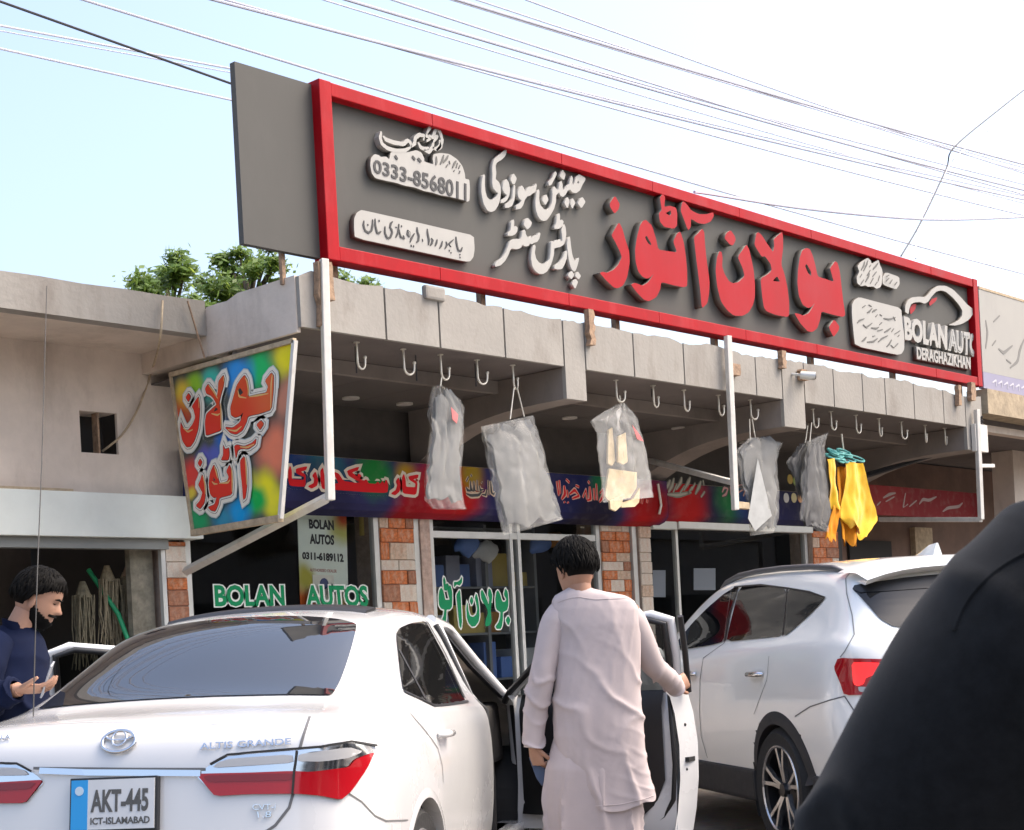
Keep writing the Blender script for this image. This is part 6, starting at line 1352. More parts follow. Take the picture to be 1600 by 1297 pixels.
def sheet_between(Lp, Rp, Y, nu, nv, zf, inset=0.0):
    G = []
    for i in range(nv + 1):
        t = i / nv; t = inset + t * (1 - 2 * inset); a, b = polyline_at(Lp, t), polyline_at(Rp, t); r = []
        for j in range(nu + 1):
            s_ = inset + (1 - 2 * inset) * j / nu; c = a + (b - a) * s_; p = onY(c[0], c[1], Y); p = p + np.array([0, zf(s_, t, p), 0]); r.append(p)
        G.append(r)
    return G
def bag(label, Lp, Rp, content, Y=.18, th=.09, seed=0, m=None, inset=.10, str_to=None, name='plastic_bag', patch=None):
    t = thing(name, label, 'plastic bag', tuple(onY(*Lp[0], Y)), group=None)
    def w(s_, v, p): wz = fbm((p[0] * 2 + seed, seed, p[2] * 1.1), 2.2); return .030 * wz + .030 * (1 - abs(math.sin(s_ * 9 + 2.2 * wz + 1.5 * v + seed))) ** 2 * (1.1 - .6 * v) + .012 * (1 - abs(math.sin(s_ * 5 - v * 9 + 3 * wz))) ** 3
    fr = sheet_between(Lp, Rp, Y, 36, 44, lambda s_, v, p: -th * (math.sin(math.pi * s_) * min(1, .25 + math.sin(math.pi * min(v, .9)))) ** .7 * .6 + w(s_, v, p))
    bk = sheet_between(Lp, Rp, Y, 36, 44, lambda s_, v, p: .012 + th * (math.sin(math.pi * s_) * min(1, .25 + math.sin(math.pi * min(v, .9)))) ** .7 * .6 + w(s_, v, p))
    q = MB(); q.grid(fr); q.grid(bk, flip=True); n = 17
    q.build('film', m or M['poly'], t, smooth=50, fix=False)
    if content:
        ragg = random.Random(seed)
        ct = sheet_between(Lp, Rp, Y, 8, 14, lambda s_, v, p: -.010 + .4 * w(s_, v, p), inset); cb = sheet_between(Lp, Rp, Y, 8, 14, lambda s_, v, p: .018 + .4 * w(s_, v, p), inset)
        for i_ in range(15):
            e0, e1 = ragg.uniform(-.05, .06), ragg.uniform(-.05, .06)
            for j_ in range(9):
                sh_ = (ct[i_][8][0] - ct[i_][0][0]) * (e0 * (1 - j_ / 8) - e1 * j_ / 8); ct[i_][j_][0] += sh_; cb[i_][j_][0] += sh_
        for j_ in range(9):
            dz_ = ragg.uniform(-.03, .05)
            for G_2 in (ct, cb): G_2[0][j_][2] += dz_; G_2[14][j_][2] -= dz_
        q = MB(); q.grid(ct); q.grid(cb, flip=True); q.build('contents', content, t, smooth=60, fix=False)
    if patch:
        P, mm = patch; q = MB(); q.prism([onY(x, y, Y - .055) for x, y in P], (0, .003, 0)); q.build('printed_label', mm, t)
    for s0, s1 in (str_to or []):
        q = MB(); q.tube([onY(*s0, Y), onY(*s1, Y)], .006, 6); q.build('hanging_string', M['hook'], t)
    return t
dk = mat('dark floor mat', (.05, .05, .055), .9, var=.4, vscale=10); cr = mat('cream floor mat', (.62, .50, .32), .8, var=.25, vscale=10); wh = mat('white lining', (.36, .37, .365), .8, var=.15, vscale=8); gr = mat('grey lining', (.10, .105, .11), .9, col2=(.20, .205, .21), vscale=2.0, detail=2)
pk = mat('pink print', (.62, .16, .16), .6, var=.3, vscale=14)
bag('narrow clear plastic bag with grey contents and a pink print hanging beside the larger bag', [(683, 602), (678, 613), (676, 653), (670, 700), (667, 738), (664, 781), (680, 794)], [(691, 602), (708, 612), (722, 626), (727, 640), (724, 690), (721, 736), (729, 796)], gr, seed=1, str_to=[((688, 603), (690, 590))], patch=([(705, 636), (716, 648), (714, 662), (707, 655)], pk), inset=.09)
bag('large tilted clear plastic bag of grey mats hung from two strings', [(751, 667), (757, 684), (762, 699), (769, 734), (777, 780), (789, 836)], [(833, 649), (838, 670), (849, 700), (858, 730), (870, 770), (882, 811)], gr, seed=2, th=.10, str_to=[((797, 655), (803, 606)), ((819, 651), (808, 606))], inset=.07)
b3 = bag('plastic bag of cream floor mats sticking out at the bottom', [(966, 631), (945, 642), (925, 657), (937, 676), (936, 697), (941, 736), (945, 785)], [(975, 630), (995, 651), (1001, 668), (1007, 687), (1013, 712), (1019, 741), (1021, 777)], None, seed=3, m=M['poly2'], str_to=[((970, 632), (968, 618))], patch=([(988, 664), (1000, 680), (1006, 690), (996, 686)], pk))
for k, (P, dy) in enumerate((([(951, 672), (957, 668), (962, 720), (957, 728), (950, 724)], .03), ([(966, 682), (978, 676), (981, 722), (975, 726), (966, 722)], .0), ([(946, 776), (952, 732), (995, 738), (995, 762), (985, 778), (962, 782), (957, 790)], .03), ([(953, 782), (975, 772), (972, 790), (962, 799), (954, 795)], .0), ([(968, 786), (990, 780), (1000, 762), (999, 785), (992, 792), (972, 793)], .05))):
    q = MB(); q.prism([onY(x, y, .16 + dy) for x, y in P], (0, .02, 0)); q.build('mat_edge', cr, b3, bevel=.004)
bag('clear plastic bag with grey cloth and a white triangle of lining beside the middle pipe', [(1171, 684), (1152, 705), (1156, 729), (1163, 760), (1168, 786), (1168, 804), (1175, 837)], [(1190, 684), (1225, 691), (1214, 719), (1217, 765), (1216, 809), (1212, 832)], gr, seed=4, str_to=[((1172, 686), (1171, 655)), ((1180, 684), (1175, 655))], patch=([(1184, 716), (1206, 806), (1180, 830), (1169, 810)], wh), inset=.08)
bag('dusty plastic bag with dark contents beside the yellow cloths', [(1262, 690), (1258, 720), (1257, 770), (1253, 812), (1268, 822)], [(1294, 676), (1287, 700), (1293, 745), (1300, 790), (1302, 815), (1296, 834)], dk, seed=5, th=.07, inset=.10, str_to=[((1265, 690), (1268, 660))])
bag('flattened dark plastic bag hanging behind the dusty one', [(1252, 695), (1232, 722), (1242, 745), (1250, 775)], [(1262, 690), (1263, 710), (1262, 750), (1258, 785)], dk, Y=.30, seed=6, th=.04, inset=.06, str_to=[((1258, 692), (1262, 665))])
# yellow dusters on teal hangers
M['yel'] = mat('yellow cloth', (.80, .46, .008), .85, var=.10, vscale=12, bump=.3, bscale=300, sheen=.3); M['yel2'] = mat('orange yellow cloth', (.75, .28, .006), .85, var=.15, vscale=12, bump=.3, bscale=300)
M['teal'] = mat('teal plastic', (.08, .33, .31), .45, var=.25, vscale=30)
def cloth(label, Lp, Rp, Y, folds, amp, m, seed, rag=.04):
    def zf(s_, v, p): return amp * (.35 + .65 * v) * math.sin(folds * math.pi * s_ + seed) + .03 * fbm((p[0] * 2, seed, p[2]), 3)
    G = sheet_between(Lp, Rp, Y, 30, 22, zf)
    for j in range(31):
        for i in range(14, 23): G[i][j][2] += rag * ((i - 14) / 8) * math.sin(j * .55 + seed * 2)
    H_ = [[p + np.array([0, .006, 0]) for p in r] for r in G]
    q = MB(); q.grid(G); q.grid(H_, flip=True); o = q.build('yellow_cloth', m, None, smooth=75, fix=False); return tag(o, label, 'cloth')
cloth('narrow strip of yellow cloth hanging nearest the dusty plastic bag', [(1292, 718), (1296, 750), (1302, 793)], [(1303, 716), (1308, 750), (1315, 797)], .14, 2.0, .02, M['yel'], 1, .01)
cloth('short orange fold of cloth under the narrow yellow strip', [(1300, 790), (1296, 815), (1292, 842)], [(1314, 792), (1310, 812), (1306, 845)], .17, 2, .02, M['yel2'], 3, .02)
cloth('wide yellow cloth with a pointed hem on the teal hanger', [(1324, 722), (1322, 772), (1318, 808), (1330, 820)], [(1347, 724), (1356, 760), (1370, 812), (1350, 844)], .12, 2.6, .035, M['yel'], 2, .03)
cloth('orange inner cloth hanging behind the wide yellow one', [(1308, 730), (1308, 780), (1311, 815), (1313, 848)], [(1325, 726), (1330, 780), (1340, 820), (1342, 848)], .20, 3.2, .03, M['yel2'], 4, .04)
th_ = thing('hanger_cluster', 'teal plastic curled hanger holding the yellow cloths', 'hanger', tuple(onY(1320, 712, .18)))
rr = random.Random(4)
for k in range(16):
    cx_, cy_ = rr.uniform(1297, 1342), rr.uniform(705, 719); c = onY(cx_, cy_, .18); a = rr.uniform(.05, .10); b_ = rr.uniform(.02, .04); ph = rr.uniform(-.5, .5)
    q = MB(); q.tube([(c[0] + a * math.cos(t_), .18 + .05 * math.sin(t_ + ph), c[2] + b_ * math.sin(t_) + .02 * math.cos(t_) * ph) for t_ in np.linspace(0, 2 * math.pi, 15)], .011, 6, cap=False); q.build('hanger_loop', M['teal'], th_, smooth=True)
q = MB(); q.tube([onY(1318, 702, .18), onY(1316, 688, .18), onY(1315, 678, .18)], .008, 6); q.build('hanger_stem', M['hook'], th_)
p = onY(1318, 722, .18); q = MB(); q.ball(p, .07, 10, 8, 1.2, .6, .7); q.build('hanger_core', M['black_ink'], th_, smooth=True)
# ================================================================== people
M['skin'] = mat('skin', (.36, .19, .12), .55, var=.08, vscale=20); M['skin2'] = mat('fair skin', (.42, .23, .15), .55, var=.08, vscale=20)
M['hair'] = mat('black hair', (.004, .0035, .003), .75, spec=.12, var=.4, vscale=60)
M['kurta'] = mat('pale mauve cotton', (.47, .405, .40), .92, spec=.2, var=.06, vscale=5, bump=.18, bscale=420)
M['navy'] = mat('navy cotton', (.005, .009, .030), .9, spec=.15, var=.15, vscale=6, bump=.1, bscale=300)
M['blackcloth'] = mat('black cotton', (.011, .0115, .0125), .95, spec=.08, var=.3, vscale=60, bump=.12, bscale=1200, sheen=.1)
M['lip'] = mat('lip', (.30, .12, .09), .5); M['eye'] = mat('eye', (.03, .02, .015), .2)

HZ = [0, .02, .04, .06, .08, .10, .12, .14, .16, .18, .20, .218, .230, .236]
HF = [.062, .083, .086, .088, .090, .090, .089, .094, .095, .090, .078, .058, .034, .0]
HB = [.040, .060, .075, .086, .093, .099, .104, .106, .105, .100, .088, .068, .040, .0]
HW = [.030, .047, .056, .062, .067, .070, .073, .076, .077, .075, .068, .054, .032, .0]
def head_ring(i_or_z, off=0.0, seg=40):
    z = i_or_z; f = np.interp(z, HZ, HF) + off; b = np.interp(z, HZ, HB) + off; w = np.interp(z, HZ, HW) + off; P = []
    for k in range(seg):
        a = 2 * math.pi * k / seg; c, s_ = math.cos(a), math.sin(a); e = .85
        x = (f if c > 0 else b) * math.copysign(abs(c) ** e, c); y = w * math.copysign(abs(s_) ** e, s_)
        if off == 0 and c > 0:
            g = math.exp(-(y / .013) ** 2); g2 = math.exp(-(y / .022) ** 2)
            nose = np.interp(z, [.070, .080, .088, .10, .12, .135], [0, .026, .030, .020, .009, 0]); x += nose * g
            lips = np.interp(z, [.035, .045, .052, .06, .066], [0, .006, .001, .006, 0]); x += lips * g2
            x -= np.interp(z, [.105, .118, .132], [0, .010, 0]) * math.exp(-((abs(y) - .032) / .014) ** 2)
        P.append(Vector((x, y, z)))
    return P
def head_parts(q_skin, Mx, hair_mb, hairline=.15, beard_mb=None, thick=.018, seed=0):
    zs = np.linspace(0, .2358, 34); q_skin.loft([[Mx @ p for p in head_ring(z)] for z in zs])
    for s_ in (-1, 1):
        E_ = Matrix.Translation((-.012, s_ * .076, .098)) @ Matrix.Rotation(s_ * .35, 4, 'Z'); b = MB(); b.ball((0, 0, 0), .034, 12, 8, .55, .22, 1.0); b.v = [tuple(Mx @ (E_ @ Vector(p))) for p in b.v]; q_skin.add(b.v, b.f)
    # hair: shell over the skull above a hairline that drops to the nape
    rows = []; zz = np.linspace(0.03, .2358, 30)
    for z in zz:
        base = head_ring(z, .0)
        r = []
        for k, p in enumerate(base):
            a = 2 * math.pi * k / 40; c = math.cos(a)
            hl = np.interp(c, [-1, -.45, -.1, .15, .55, 1], [.068, .072, .118, .138, hairline + .012, hairline + .02])
            t_ = min(1, max(0, (z - hl) / .03)); o = thick * t_ * (1 + .7 * fbm((p.x * 16 + seed, p.y * 16, p.z * 16))) + (.010 * t_ * max(0, c) if z > .17 else 0) - (.006 if t_ <= 0 else 0)
            d = Vector((p.x, p.y, (p.z - .13) * .9)).normalized(); r.append(Mx @ (p + d * o))
        rows.append(r)
    hair_mb.loft(rows, cap=True)
    # straight strands combed from the crown over the skull
    rr = random.Random(seed)
    for k in range(900):
        th_ = rr.uniform(0, 2 * math.pi); ph = rr.uniform(.0, 1.5); pts = []; sw = rr.uniform(-.10, .10); lift = rr.uniform(.9, 1.35)
        for j in range(4):
            a_, b_ = th_ + sw * j, ph + .17 * j; d = Vector((math.cos(a_) * math.sin(b_), math.sin(a_) * math.sin(b_), math.cos(b_)))
            pts.append(Vector((d.x * .106 - .006, d.y * .087, .130 + d.z * .113)) + d * thick * (.75, 1.0, 1.0, .75)[j] * lift)
        c = pts[-1].x / .11; hl = np.interp(c, [-1, -.45, -.1, .15, .55, 1], [.062, .068, .108, .128, hairline + .0, hairline + .005])
        if pts[-1].z < hl: continue
        hair_mb.tube([Mx @ p for p in pts], [.0045, .005, .0042, .0008], 5)
    if beard_mb is not None:
        rows = []
        for z in np.linspace(-.006, .085, 16):
            r = []
            for k in range(40):
                a = 2 * math.pi * k / 40
                p = head_ring(max(z, 0.001))[k]; c = math.cos(a); up = np.interp(c, [-.3, 0, .35, .7, 1], [-1, .09, .06, .048, .034]); mo = .058 < z < .072 and c > .8
                o = .009 if (z < up or mo) else -.008
                r.append(Mx @ (Vector((p.x, p.y, z)) + Vector((p.x, p.y, (-.03 if z < .01 else 0))).normalized() * o))
            rows.append(r)
        beard_mb.loft(rows)
def neck(q, Mx, base, r0=.056, r1=.062):
    q.tube([Mx @ Vector((-.02, 0, .05)), Mx @ Vector((-.03, 0, -.02)), V3(base)], [r0, r0, r1], 14)
def hand(q, wrist, d, n, curl=.5, s=1.0, thumb_side=1, spread=.06, thumb_curl=.4):
    """palm and five jointed fingers; d along the hand, n out of the palm"""
    d, n = Vector(d).normalized(), Vector(n).normalized(); n = (n - d * n.dot(d)).normalized(); sd_ = d.cross(n) * thumb_side; w = V3(wrist)
    rings = []
    for t_, wd_, th_ in ((-.02, .028, .022), (.0, .028, .020), (.03, .036, .017), (.065, .042, .015), (.092, .041, .012)):
        c = w + d * t_ * s; rings.append([c + sd_ * wd_ * s * math.cos(a) + n * th_ * s * math.sin(a) for a in np.linspace(0, 2 * math.pi, 14, endpoint=False)])
    q.loft(rings)
    for k, (off, L_, r) in enumerate(((.029, .072, .0088), (.010, .082, .009), (-.010, .076, .0088), (-.028, .060, .0078))):
        p = w + d * .086 * s + sd_ * off * s; a = (d + sd_ * spread * (1.5 - k) * .5).normalized(); pts = [p - d * .012 * s, p]; cb = curl * (1 + .08 * k)
        for j, fr in enumerate((.45, .30, .25)):
            ax = a.cross(n).normalized(); a = (Matrix.Rotation(cb * (1.0 if j else .8), 3, ax) @ a).normalized(); nn = n; p = p + a * L_ * fr * s; pts.append(p); n_ = n
        q.tube(pts, [r * s, r * s, r * .97 * s, r * .88 * s, r * .6 * s], 8)
    p = w + d * .022 * s + sd_ * .026 * s; a = (d * .75 + sd_ * .65 + n * .15).normalized(); pts = [p - a * .01 * s, p]
    for j, fr in enumerate((.032, .028, .022)):
        p = p + a * fr * s; pts.append(p); a = (a * .9 - sd_ * thumb_curl * .35 + n * thumb_curl * .45 + d * .1).normalized()
    q.tube(pts, [.013 * s, .012 * s, .0105 * s, .0095 * s, .006 * s], 8)
def frame(o, fx, up=(0, 0, 1)):
    fx = Vector(fx).normalized(); y = Vector(up).cross(fx).normalized(); z = fx.cross(y); return Matrix.Translation(V3(o)) @ Matrix((fx, y, z)).transposed().to_4x4()
RG, UPW, FW = V3(RGT), V3(UPV), V3(fwd)
RH = Vector((math.cos(YAW), -math.sin(YAW), 0)); ZU = Vector((0, 0, 1))
def ridge(ph): return (1 - abs(math.sin(ph))) ** 3.2
def sstep(a, b, x): t_ = min(1, max(0, (x - a) / (b - a))); return t_ * t_ * (3 - 2 * t_)
def kurta_folds(p, v, an, seed):
    u = Vector(p).dot(RH); z = p.z; wz = fbm((p.x * 2.3 + seed, p.y * 2.3, p.z * 2.3), 1, 3)
    w = .006 * fbm((p.x * 5 + seed, p.y * 5, p.z * 2.5), 1, 3)
    waist = math.exp(-((v - .55) / .20) ** 2); mk = sstep(-.15, .35, fbm((p.x * 2.1, p.y * 2.1, p.z * 2.6 + seed), 1, 2))
    w += .018 * waist * mk * ridge((z * 1.0 - u * .55) * 15 + 2.6 * wz) + .014 * waist * (1 - mk) * ridge((z + u * .7) * 13 + 2.2 * wz + 1)
    low = sstep(.62, 1.0, v); w += .020 * low * (ridge(u * 19 + 1.5 * wz + z * 1.5) - .3)
    up = sstep(.45, .1, v) * sstep(0, .08, v); w += .008 * up * ridge(u * 13 + z * 3.5 + 1.8 * wz + seed)
    w += .005 * ridge((z * .9 + u * .5) * 38 + 3 * wz) * mk + .003 * ridge((z * .3 - u) * 60 + 4 * wz) * (1 - mk)
    return w
def drape_folds(p, v, an, seed):
    wz = fbm((p.x * 2 + seed, p.y * 2, p.z * 1.2), 1, 3); return .022 * (ridge(an * 4.5 + 1.6 * wz) - .25) * sstep(0, .3, v) + .01 * wz
def navy_folds(p, v, an, seed):
    u = Vector(p).dot(RH); wz = fbm((p.x * 3 + seed, p.y * 3, p.z * 3), 1, 3); return .020 * ridge((p.z * .8 + u) * 14 + 2 * wz) * sstep(.05, .3, v) + .008 * wz
def garment(name, rows, D, m, parent, fold=.012, seed=0, flat=.58, hem=None, open_ends=True, seg=110, dz=None, ff=None):
    """rows: (y px, left px, right px[, depth offset]) read at the wearer's distance; elliptical rings with folds"""
    R = []
    P = []
    n = 110; ys = [r[0] for r in rows]
    for i in range(n + 1):
        y = ys[0] + (ys[-1] - ys[0]) * i / n; l = np.interp(y, ys, [r[1] for r in rows]); r_ = np.interp(y, ys, [r[2] for r in rows]); fl = np.interp(y, ys, [r[3] if len(r) > 3 else flat for r in rows])
        dd = np.interp(y, ys, [r[4] if len(r) > 4 else 0 for r in rows])
        a, b = V3(atD(l, y, D)), V3(atD(r_, y, D)); c = (a + b) / 2 + FW * dd; hw = (b - a).length / 2; ex = (b - a).normalized(); ring = []
        for k in range(seg):
            an = 2 * math.pi * k / seg; e = .86; cx_ = math.copysign(abs(math.cos(an)) ** e, math.cos(an)); sx_ = math.copysign(abs(math.sin(an)) ** e, math.sin(an))
            p = c + ex * hw * cx_ + FW * hw * fl * sx_
            v = i / n
            w_ = fbm((p.x * 4 + seed, p.y * 4, p.z * 2.0), 1.0, 4) * fold * 1.1 + fold * .6 * math.sin(7 * an + 4 * v + seed + 2 * fbm((an, v * 3, seed))) * v
            if ff: w_ = ff(p, v, an, seed)
            rad = (ex * cx_ + FW * sx_).normalized(); p = p + rad * w_
            if hem: p.z += hem(an, v)
            ring.append(p)
        R.append(ring)
    q = MB(); q.loft(R, cap=False); q.loft([[p - (p - sum(r, Vector()) / seg).normalized() * .006 for p in r] for r in R[::-1]], cap=False)
    return q.build(name, m, parent, smooth=80)
def sleeve(name, pts, rad, m, parent, fold=.008, seed=0, seg=48):
    P = [V3(p) for p in pts]; n = 80; Q = []; Rr = []
    for i in range(n + 1):
        t_ = i / n * (len(P) - 1); k = min(int(t_), len(P) - 2); u = t_ - k
        p0, p1, p2, p3 = P[max(k - 1, 0)], P[k], P[k + 1], P[min(k + 2, len(P) - 1)]
        Q.append(.5 * ((2 * p1) + (p2 - p0) * u + (2 * p0 - 5 * p1 + 4 * p2 - p3) * u * u + (3 * p1 - p0 - 3 * p2 + p3) * u ** 3)); Rr.append(np.interp(t_, range(len(rad)), rad))
    rings = []; prev = None
    for i, p in enumerate(Q):
        d = (Q[min(i + 1, n)] - Q[max(i - 1, 0)]).normalized()
        u = d.orthogonal().normalized() if prev is None else (prev - d * prev.dot(d)).normalized(); prev = u; w = d.cross(u); r = []
        for k in range(seg):
            an = 2 * math.pi * k / seg; q_ = p + (u * math.cos(an) + w * math.sin(an)) * Rr[i]
            wz = fbm((q_.x * 4 + seed, q_.y * 4, q_.z * 4), 1, 3); tt = i / n; o = fold * (.7 * wz + 1.5 * (.25 + math.exp(-((tt - .55) / .16) ** 2) + .9 * sstep(.75, 1, tt)) * sstep(-.3, .4, fbm((q_.x * 3, q_.y * 3 + seed, q_.z * 3), 1, 2)) * ridge(tt * 17 + 1.2 * math.sin(an + seed) + 2.2 * wz))
            r.append(q_ + (u * math.cos(an) + w * math.sin(an)) * o)
        rings.append(r)
    q = MB(); q.loft(rings, cap=False); c0, c1 = Q[0], Q[-1]
    last = rings[-1]; q.loft([last, [c1 + (p - c1) * .8 - (Q[-1] - Q[-3]) * .3 for p in last]], cap=False)
    return q.build(name, m, parent, smooth=80)

# ---- man in the pale kurta, back to us, holding the open door
D1 = 7.35; px1 = lambda x, y, d=0: V3(atD(x, y, D1 + d))
foot = px1(930, 1010); foot.z = 0
man = thing('person', 'person in a pale mauve kurta, seen from behind, holding the open car door', 'person', tuple(foot))
sk, hr = MB(), MB()
hd = frame(px1(903, 928) + FW * .02, FW * .9 - RH * .42 - ZU * .14) @ Matrix.Scale(1.08, 4)
head_parts(sk, hd, hr, .15, seed=2, thick=.014); neck(sk, hd, px1(908, 948) + FW * .01)
LW, RW = px1(834, 1166), px1(1055, 1073, .35)
sk.tube([px1(905, 950), px1(915, 1010), px1(925, 1100), px1(930, 1200)], [.06, .07, .07, .07], 14)
Ls, Le = px1(874, 956), px1(846, 1062, -.02); Rs, Re = px1(984, 952), px1(1018, 1035, .12)
sk.tube([Ls, Le, LW], [.045, .038, .026], 12); sk.tube([Rs, Re, RW], [.045, .038, .026], 12)
hand(sk, LW + ZU * .0, -ZU * 1 + RH * .18 + FW * .1, RH * .6 + FW * .7, 1.05, 1.0, 1, thumb_curl=.9)
hand(sk, RW, RH * .55 + FW * .5 + ZU * .25, -ZU * .2 - RH * .6 + FW * .6, .8, 1.0, -1)
for x0, x1 in ((905, 908), (955, 960)):
    a = px1(x0, 1200); b = px1(x1, 1400); b.z = .45; c = b.copy(); c.z = .06; sk.tube([a, b, c], [.06, .05, .042], 12)
    ft = MB(); ft.loft([[Vector((c.x, c.y, .005)) + FW * t_ + RH * (w_ * math.cos(an)) + ZU * max(0, h_ * (1 + math.sin(an)) / 1.0) for an in np.linspace(0, 2 * math.pi, 12, endpoint=False)] for t_, w_, h_ in ((-.08, .03, .03), (-.02, .04, .045), (.08, .045, .03), (.16, .03, .014))]); sk.add(ft.v, ft.f)
sk.build('body', M['skin'], man, smooth=60); hr.build('hair', M['hair'], man, smooth=70)
def khem(an, v): return (.020 * math.sin(an * 2 + .5) + .012 * math.sin(an * 5)) * max(0, v - .85) / .15 + (.045 * math.cos(an) * max(0, v - .9) / .1)
kr = garment('kurta', [(918, 889, 922, .75), (923, 880, 938, .62), (930, 868, 975, .46), (938, 863, 990, .44), (952, 861, 998, .46), (975, 864, 1000, .52), (1000, 869, 1001, .55), (1050, 868, 1000, .56), (1100, 866, 1003, .56), (1150, 864, 1007, .55), (1180, 868, 1009, .54), (1210, 877, 1016, .52), (1240, 886, 1025, .5), (1258, 892, 1028, .5)], D1, M['kurta'], man, .014, 3, hem=khem, ff=kurta_folds)
q = MB(); q.loft([[px1(905, 913) + FW * .012 + RH * (.056 * math.cos(a)) + FW * (.058 * math.sin(a)) + ZU * z_ + ZU * .012 * math.sin(a) for a in np.linspace(0, 2 * math.pi, 28, endpoint=False)] for z_ in (-.030, -.005, .012)], cap=False); q.build('collar', M['kurta'], kr, smooth=70)
kb = BVHTree.FromPolygons([v.co[:] for v in kr.data.vertices], [tuple(p.vertices) for p in kr.data.polygons])
def on_cloth(line, nm, r=.0022):
    P = []
    for i in range(len(line) - 1):
        for t_ in np.linspace(0, 1, 10, endpoint=(i == len(line) - 2)):
            x, y = line[i][0] + (line[i + 1][0] - line[i][0]) * t_, line[i][1] + (line[i + 1][1] - line[i][1]) * t_
            loc, n_, _, _ = kb.ray_cast(V3(CAM), V3(ray(x, y)).normalized())
            if loc: P.append(loc - V3(ray(x, y)).normalized() * .0005)
    if len(P) > 2: q = MB(); q.tube(P, r, 5); q.build(nm, M['kurta'], kr, smooth=True)
on_cloth([(872, 941), (890, 935), (905, 933), (930, 937), (950, 936), (985, 935)], 'yoke_seam')
on_cloth([(896, 1259), (930, 1260), (970, 1257), (1005, 1249), (1022, 1243)], 'hem_seam')
sleeve('sleeve', [px1(893, 941), px1(869, 972), Le, px1(836, 1120), px1(833, 1168)], [.045, .070, .064, .055, .046], M['kurta'], kr, .010, 5)
sleeve('sleeve', [px1(965, 941), px1(988, 970, .02), Re, px1(1042, 1058, .27), RW], [.045, .068, .060, .052, .046], M['kurta'], kr, .010, 8)
garment('shalwar', [(1150, 866, 985, .6), (1200, 852, 998, .6), (1250, 850, 1000, .55), (1300, 850, 1002, .5), (1420, 862, 992, .5), (1500, 880, 985, .4)], D1 + .03, M['kurta'], man, .022, 9, ff=drape_folds)
q = MB(); a = px1(836, 1183, .02); q.prism([a + RH * u + ZU * v for u, v in ((-.03, 0), (.03, .01), (.055, -.12), (.025, -.14), (.0, -.10))], FW * .02)
tag(q.build('plastic_packet', mat('blue grey packet', (.06, .09, .16), .3), bevel=.004), 'dark blue packet held in the left hand of the person in mauve', 'packet')

# ---- man in navy beside the car, looking at a phone
D2 = 6.35; px2 = lambda x, y, d=0: V3(atD(x, y, D2 + d))
foot = px2(20, 1000); foot.z = 0
nv = thing('person', 'bearded person in a navy kurta looking down at a phone beside the car', 'person', tuple(foot))
sk, hr, bd = MB(), MB(), MB()
hd = frame(px2(46, 974), RH * .93 + FW * .12 - ZU * .40, ZU) @ Matrix.Scale(.93, 4)
head_parts(sk, hd, hr, .158, bd, thick=.014, seed=5); neck(sk, hd, px2(28, 1002), .058, .066)
for s_ in (-1, 1):
    hr.tube([hd @ Vector((.098, s_ * .014, .136)), hd @ Vector((.092, s_ * .034, .142)), hd @ Vector((.078, s_ * .052, .137))], [.004, .005, .002], 6)
    hr.tube([hd @ Vector((.083, s_ * .022, .118)), hd @ Vector((.080, s_ * .034, .117)), hd @ Vector((.070, s_ * .046, .119))], [.001, .0022, .001], 5)
W2 = px2(30, 1077, -.28)
sk.tube([px2(15, 1010), px2(12, 1100), px2(12, 1200)], [.07, .08, .08], 14)
E2 = px2(-28, 1092, -.22); sk.tube([px2(-5, 1005, -.15), E2, W2], [.05, .042, .029], 12)
hand(sk, W2, RH * 1 - ZU * .02 + FW * .05, ZU * .9 + FW * .35, .38, 1.0, 1, thumb_curl=.3)
for x in (-5, 25):
    a = px2(x, 1200); b = a.copy(); b.z = .5; c = a.copy(); c.z = .06; sk.tube([a, b, c], [.085, .06, .045], 12)
sk.build('body', M['skin2'], nv, smooth=60); hr.build('hair', M['hair'], nv, smooth=70); bd.build('beard', M['hair'], nv, smooth=70)
k2 = garment('kurta', [(977, 4, 52, .85), (986, -4, 58, .8), (1000, -22, 66, .95), (1025, -40, 72, 1.05), (1060, -46, 74, 1.1), (1110, -46, 72, 1.05), (1170, -48, 70, 1.0), (1250, -56, 74, 1.0), (1370, -60, 80, 1.0)], D2, M['navy'], nv, .012, 4, ff=navy_folds)
q = MB(); q.loft([[px2(28, 977) + RH * (.062 * math.cos(a)) + FW * (.066 * math.sin(a)) + ZU * (z_ - .018 * math.cos(a)) for a in np.linspace(0, 2 * math.pi, 28, endpoint=False)] for z_ in (-.035, -.005, .016)], cap=False); q.build('collar', M['navy'], k2, smooth=70)
sleeve('sleeve', [px2(-8, 1000, -.12), px2(-24, 1040, -.2), E2, px2(0, 1086, -.26), px2(26, 1078, -.28)], [.08, .085, .070, .062, .052], M['navy'], k2, .010, 2)
garment('shalwar', [(1300, -40, 66, .9), (1500, -36, 60, .9), (1650, -25, 50, .8)], D2, M['navy'], nv, .02, 6, ff=drape_folds)
ph = px2(74, 1062, -.27); q = MB(); ax_u = (RH * .35 - FW * .2 + ZU * .75).normalized(); ax_n = (-RH * .7 + ZU * .45 - FW * .2); ax_n = (ax_n - ax_u * ax_n.dot(ax_u)).normalized(); ax_s = ax_u.cross(ax_n)
q.hexa([ph + ax_u * a + ax_s * b + ax_n * c for c in (-.004, .004) for a, b in ((-.07, -.035), (.07, -.035), (.07, .035), (-.07, .035))]); tag(q.build('mobile_phone', mat('phone shell', (.35, .36, .38), .25), bevel=.003), 'silver mobile phone in the hand of the person in navy', 'phone')

